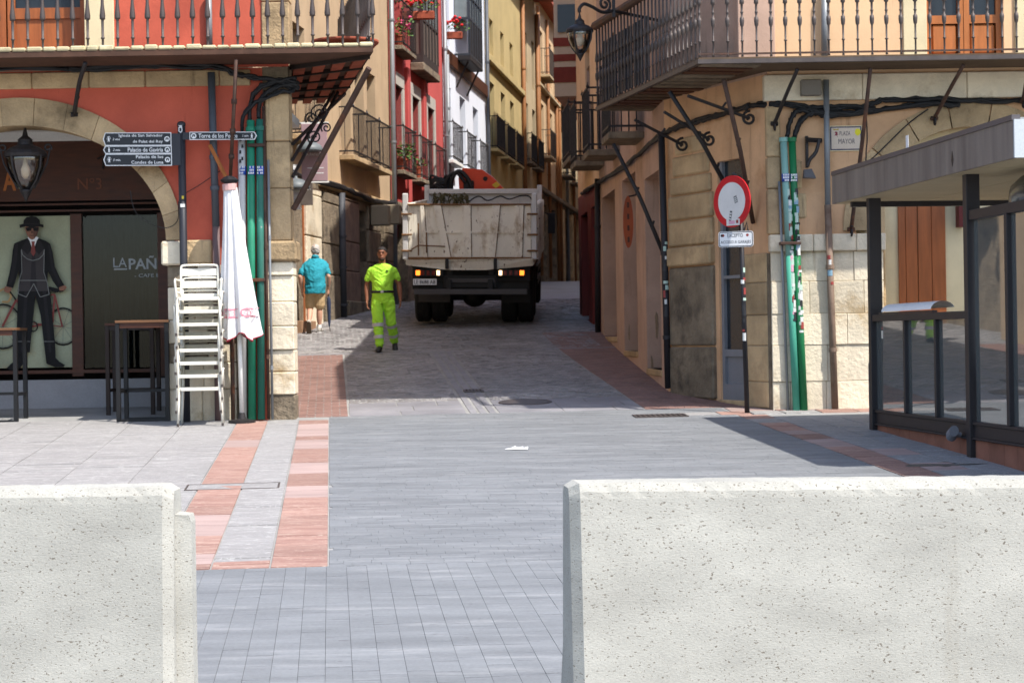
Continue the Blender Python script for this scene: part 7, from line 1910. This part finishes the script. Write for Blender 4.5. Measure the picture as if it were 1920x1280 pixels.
def shoe(parent, name, ank, d, m, sole_m, pitch=0.0, ln=.28):
    """shoe from ankle point a, toe direction d (horizontal unit), pitch lifts the heel"""
    a = Vector(ank); d = Vector(d).normalized(); s = Vector((d.y, -d.x, 0)); cp, sp = math.cos(pitch), math.sin(pitch); f = d * cp - Vector((0, 0, sp)); u = d * sp + Vector((0, 0, cp))
    mb = MB(); B = a - u * .085
    def rg(t, w_, h_, lift=0): return (B + f * t + u * (h_ + lift), s * w_, u * h_)
    mb.loft([rg(-.075, .018, .025), rg(-.07, .032, .045), rg(-.03, .038, .055), rg(.03, .040, .052), rg(.09, .045, .040), rg(.14, .047, .030), rg(.18, .042, .024), rg(.205, .026, .016), rg(.21, .010, .010)], 14)
    mb.tube([a - u * .03, a + u * .015], [.046, .042], 12)
    o = mb.build(name, m, parent, local=True, smooth=True)
    so = MB(); so.loft([(B + f * t + u * -.002, s * w_, f * .0 + u * .010) for t, w_ in ((-.078, .02), (-.05, .038), (.03, .042), (.13, .048), (.18, .044), (.21, .02))], 10); so.build('sole', sole_m, o, local=True)
    return o

# ---- worker in lime yellow, walking towards the camera
fw = PG(713, 661); wx, wy = P(719, 640, 33.9).x, 33.9
wk = thing('person', 'walking worker in lime yellow shirt and trousers with reflective bands', 'person', (wx, wy, gz(wy)))
LIM = mat('lime_fabric', C(172, 236, 66, .88), .8, .10, 6, .5, 16, bdist=.02, stain=(C(150, 190, 60, .7), 4, .62, .2)); SIL = mat('reflective_band', C(196, 198, 200, .8), .4, .06, 5, 0)
zoff = gz(wy - .2) - gz(wy)
Lh, Rh = (.09, 0, .90), (-.09, 0, .90)
Rk, Ra = (-.085, -.10, .49), (-.055, -.15, .095 + zoff); Lk, La = (.13, .03, .49), (.175, .27, .155)
Rs, Re, Rw = (-.200, .01, 1.385), (-.268, .05, 1.12), (-.265, -.02, .86); Ls, Le, Lw = (.200, .01, 1.385), (.272, .05, 1.12), (.295, .0, .87)
mb = MB(); torso(mb, (0, 0, .93), (0, 0, 1.26), (0, -.01, 1.48), -.012, 0, .93); mb.tube([(0, .0, 1.42), (0, -.015, 1.50), (0, -.03, 1.58)], [.06, .056, .054], 12)
Th = head(mb, (0, -.035, 1.632), R(-4))
for a, b, c in ((Rs, Re, Rw), (Ls, Le, Lw)): a = Vector(a); seg(mb, Vector((a.x * .88, a.y, a.z - .05)), b, .046, .041, mid=.048); seg(mb, b, c, .042, .027, mid=.041)
hand(mb, Rw, (.02, -.12, -1), 1, (1, -.2, -.05), .6); hand(mb, Lw, (.03, -.1, -1), -1, (-1, -.2, -.05), .6)
for a, b, c in ((Rh, Rk, Ra), (Lh, Lk, La)): seg(mb, a, b, .082, .056, mid=.074); seg(mb, b, c, .054, .036, mid=.056)
body = remesh(mb, 'body', SKIN, wk, .006, 2)
# face details and hair
HR = mat('black_hair', C(34, 28, 26), .7, .3, 30, .3, 80)
mb = MB()
for z, rx, ry, yo in ((-.005, .074, .094, .018), (.03, .079, .100, .016), (.062, .077, .096, .016), (.09, .066, .080, .014), (.112, .044, .055, .014), (.126, .014, .02, .014)): pass
mb.loft([(Th(0, .022, .005), Th(.079, 0, 0) - Th(0, 0, 0), Th(0, .082, 0) - Th(0, 0, 0)), (Th(0, .016, .045), Th(.080, 0, 0) - Th(0, 0, 0), Th(0, .096, 0) - Th(0, 0, 0)), (Th(0, .010, .072), Th(.077, 0, 0) - Th(0, 0, 0), Th(0, .098, 0) - Th(0, 0, 0)), (Th(0, .012, .098), Th(.058, 0, 0) - Th(0, 0, 0), Th(0, .076, 0) - Th(0, 0, 0)), (Th(0, .012, .122), Th(.022, 0, 0) - Th(0, 0, 0), Th(0, .03, 0) - Th(0, 0, 0))], 18)
mb.build('hair', HR, wk, local=True, smooth=True)
BRD = mat('short_beard', C(70, 50, 42, .7), .8, .2, 30, .2, 80)
mb = MB(); mb.loft([(Th(0, -.056, -.122), Th(.022, 0, 0) - Th(0, 0, 0), Th(0, .024, 0) - Th(0, 0, 0)), (Th(0, -.051, -.108), Th(.040, 0, 0) - Th(0, 0, 0), Th(0, .040, 0) - Th(0, 0, 0)), (Th(0, -.036, -.086), Th(.055, 0, 0) - Th(0, 0, 0), Th(0, .060, 0) - Th(0, 0, 0)), (Th(0, -.020, -.072), Th(.060, 0, 0) - Th(0, 0, 0), Th(0, .070, 0) - Th(0, 0, 0))], 16); mb.build('beard', BRD, wk, local=True, smooth=True)
for s in (-1, 1):
    MB().ball(Th(s * .030, -.082, .008), .011, .009, .006, 8, 6).build('eye', HR, wk, local=True); MB().tube([Th(s * .014, -.094, .036), Th(s * .034, -.091, .040), Th(s * .052, -.078, .034)], .005, 5).build('eyebrow', HR, wk, local=True)
mb = MB(); torso(mb, (0, 0, .91), (0, 0, 1.28), (0, -.005, 1.475), .018, .03, 1.0)
for a, b in ((Rs, Re), (Ls, Le)):
    a, b = Vector(a), Vector(b); e = a.lerp(b, .62); a = Vector((a.x * .93, a.y, a.z - .034)); seg(mb, a, e, .062, .064, k=4)
shirt = remesh(mb, 'shirt', LIM, wk, .008, 2); crumple(shirt, .011)
mb = MB(); mb.ball((.0, -.035, 1.508), .075, .072, .03, 14, 6)
ex, ez = .085, 1.34; ey = min([v.co.y for v in shirt.data.vertices if math.hypot(v.co.x - ex, v.co.z - ez) < .03] or [-.15])
MB().prism([(ex + .021 * math.cos(k * .7), ez + .021 * math.sin(k * .7)) for k in range(9)], ey - .004, ey + .012, 'y').build('chest_emblem', mat('dark_green_print', C(84, 116, 40, .7), .8, .1, 5, 0), shirt, local=True)
mb = MB(); mb.loft([((0, 0, .80), (.165, 0, 0), (0, .125, 0)), ((0, 0, .90), (.178, 0, 0), (0, .135, 0)), ((0, 0, .985), (.170, 0, 0), (0, .128, 0)), ((0, 0, 1.0), (.165, 0, 0), (0, .122, 0))], 20)
for a, b, c in ((Rh, Rk, Ra), (Lh, Lk, La)):
    b, c = Vector(b), Vector(c); seg(mb, Vector(a) + Vector((0, 0, -.02)), b, .106, .090, k=4, mid=.102); seg(mb, b, c.lerp(b, .08), .090, .076, k=4)
tr = remesh(mb, 'trousers', LIM, wk, .008, 1); crumple(tr, .013, 8, 13, 5.0)
for a, b in ((Rk, Ra), (Lk, La)):
    a, b = Vector(a), Vector(b)
    for t in (.06, .55):
        p, q = a.lerp(b, t), a.lerp(b, t + .14); r0 = .0965 - .013 * t; MB().tube([p, q], [r0 + .002, r0 - .001], 20, cap=False).build('reflective_band', SIL, tr, local=True, smooth=True)
MB().loft([((0, 0, .975), (.196, 0, 0), (0, .163, 0)), ((0, 0, 1.015), (.194, 0, 0), (0, .162, 0))], 24).build('belt', BLK, wk, local=True, smooth=True)
MB().box(-.025, .025, -.170, -.158, .975, 1.015, .003).build('belt_buckle', SIL, wk, local=True)
SHB = mat('black_shoe', C(36, 36, 38), .6, .2, 6, .1)
shoe(wk, 'shoe', (Ra[0], Ra[1], Ra[2]), (-.12, -1, 0), SHB, BLK); shoe(wk, 'shoe', (La[0], La[1], La[2] + .0), (.12, -1, 0), SHB, BLK, R(28))

# ---- elderly man seen from behind
ox, oy = P(592, 600, 37.4).x, 37.4
om = thing('person', 'white-haired man in turquoise polo and khaki shorts seen from behind', 'person', (ox, oy, gz(oy)), None, R(180))
TEA = mat('turquoise_fabric', C(44, 162, 182, .70), .85, .08, 5, .6, 10, bdist=.03); KHA = mat('khaki_fabric', C(208, 178, 134, .78), .85, .1, 5, .3, 14, bdist=.02)
# local: faces -y (up the street after turning), +x is image left
Lh, Rh = (.085, .0, .83), (-.085, 0, .83)
Lk, La = (.10, -.02, .45), (.105, .22, .17); Rk, Ra = (-.07, -.04, .44), (-.06, -.05, .085)
Ls, Le, Lw = (.195, -.07, 1.275), (.275, .02, 1.03), (.25, -.06, .80); Rs, Re, Rw = (-.195, -.07, 1.275), (-.255, .02, 1.03), (-.235, -.08, .80)
mb = MB(); torso(mb, (0, .02, .86), (0, -.03, 1.17), (0, -.12, 1.38), -.010, .02, .96); mb.tube([(0, -.09, 1.33), (0, -.12, 1.41), (0, -.15, 1.46)], [.062, .058, .055], 12)
Th = head(mb, (0, -.165, 1.515), R(6))
for a, b, c in ((Rs, Re, Rw), (Ls, Le, Lw)): a = Vector(a); seg(mb, Vector((a.x * .88, a.y, a.z - .05)), b, .045, .039, mid=.046); seg(mb, b, c, .040, .026, mid=.038)
hand(mb, Rw, (0, -.1, -1), 1, (1, -.3, 0), 1.5); hand(mb, Lw, (0, -.1, -1), -1, (-1, -.3, 0), .6)
for a, b, c in ((Rh, Rk, Ra), (Lh, Lk, La)): seg(mb, a, b, .080, .054, mid=.07); seg(mb, b, c, .052, .033, mid=.056)
remesh(mb, 'body', SKL, om, .006, 2)
WHR = mat('white_hair', C(206, 200, 194, .7), .8, .3, 26, .8, 50, stain=(C(206, 160, 140, .7), 14, .6, .1))
c0 = Th(0, 0, 0)
mb = MB(); mb.loft([(Th(0, .030, -.035), Th(.072, 0, 0) - c0, Th(0, .072, 0) - c0), (Th(0, .026, .0), Th(.083, 0, 0) - c0, Th(0, .086, 0) - c0), (Th(0, .018, .05), Th(.081, 0, 0) - c0, Th(0, .096, 0) - c0), (Th(0, .014, .085), Th(.068, 0, 0) - c0, Th(0, .084, 0) - c0), (Th(0, .014, .108), Th(.048, 0, 0) - c0, Th(0, .06, 0) - c0), (Th(0, .014, .122), Th(.018, 0, 0) - c0, Th(0, .02, 0) - c0)], 18); crumple(remesh(mb, 'hair', WHR, om, .006, 1), .010, 30, 30)
for s in (-1, 1): MB().ball(Th(s * .030, -.082, .008), .011, .009, .006, 8, 6).build('eye', HR, om, local=True)
mb = MB(); torso(mb, (0, .02, .80), (0, -.03, 1.17), (0, -.115, 1.385), .024, .03, 1.06)
mb.loft([((0, .02, .72), (.195, 0, 0), (0, .155, 0)), ((0, .02, .85), (.195, 0, 0), (0, .158, 0)), ((0, .0, 1.0), (.19, 0, 0), (0, .15, 0))], 20)
for a, b in ((Rs, Re), (Ls, Le)):
    a, b = Vector(a), Vector(b); e = a.lerp(b, .70); a = Vector((a.x * .93, a.y, a.z - .034)); seg(mb, a, e, .062, .064, k=4)
po = remesh(mb, 'polo_shirt', TEA, om, .008, 2); crumple(po, .012, 8, 9, 2.0)
MB().loft([((0, -.085, 1.375), (.078, 0, 0), (0, .072, .01)), ((0, -.10, 1.42), (.068, 0, 0), (0, .066, .02)), ((0, -.10, 1.425), (.060, 0, 0), (0, .058, .02))], 18).build('collar', TEA, po, local=True, smooth=True)
mb = MB(); mb.loft([((0, .01, .70), (.165, 0, 0), (0, .125, 0)), ((0, .01, .80), (.175, 0, 0), (0, .138, 0)), ((0, .01, .92), (.165, 0, 0), (0, .130, 0))], 20)
for a, b in ((Rh, Rk), (Lh, Lk)): seg(mb, Vector(a) + Vector((0, 0, -.02)), Vector(b) + Vector((0, 0, .06)), .105, .098, k=4)
sh_ = remesh(mb, 'shorts', KHA, om, .008, 1); crumple(sh_, .012, 9, 8, 9.0)
SNK = mat('grey_sneaker', C(196, 190, 180, .7), .7, .15, 8, .1); SOL = mat('tan_sole', C(120, 100, 80, .6), .8, .15, 6, .2)
shoe(om, 'shoe', Ra, (-.1, -1, 0), SNK, LIN); shoe(om, 'shoe', La, (.08, -1, 0), SNK, SOL, R(62))
mb = MB(); mb.tube([Vector(Ra), Vector(Ra) + Vector((0, .002, .06))], [.044, .042], 12, cap=False); mb.build('sock', WHT, om, local=True, smooth=True)
# furled umbrella used as a stick
hx = ox + .235; tipz = gz(oy + .05)
um = thing('umbrella', 'furled navy umbrella held like a walking stick by the man', 'umbrella', (hx, oy + .05, tipz))
T = lambda a, b, z: Vector((hx + a, oy + .10 + b, tipz + z))
hz = .86
MB(T).tube([(.02, .02, 0), (.01, .0, .12), (.0, 0, hz - .12)], [.006, .008, .008], 8).build('shaft', IRN, um)
mb = MB(T); n_ = 18; pts = []
for i, (z, r_) in enumerate(((.10, .010), (.2, .024), (.4, .033), (.55, .036), (.62, .030), (.66, .012))):
    for j in range(n_): a = 2 * math.pi * j / n_; k = r_ * (1 + .18 * math.cos(6 * a + z * 4)); pts.append((.008 - .008 * z + k * math.cos(a), k * math.sin(a), z))
mb.add(pts, [(i * n_ + j, i * n_ + (j + 1) % n_, (i + 1) * n_ + (j + 1) % n_, (i + 1) * n_ + j) for i in range(5) for j in range(n_)]); mb.build('furled_cover', mat('navy_nylon', C(52, 64, 92, .7), .6, .15, 6, .1), um, smooth=True)
MB(T).tube(spline([(0, 0, hz - .14), (0, 0, hz - .03), (0, -.02, hz + .02), (0, -.06, hz + .025), (0, -.08, hz - .01)]), .012, 8).build('handle', WDD, um, smooth=True)
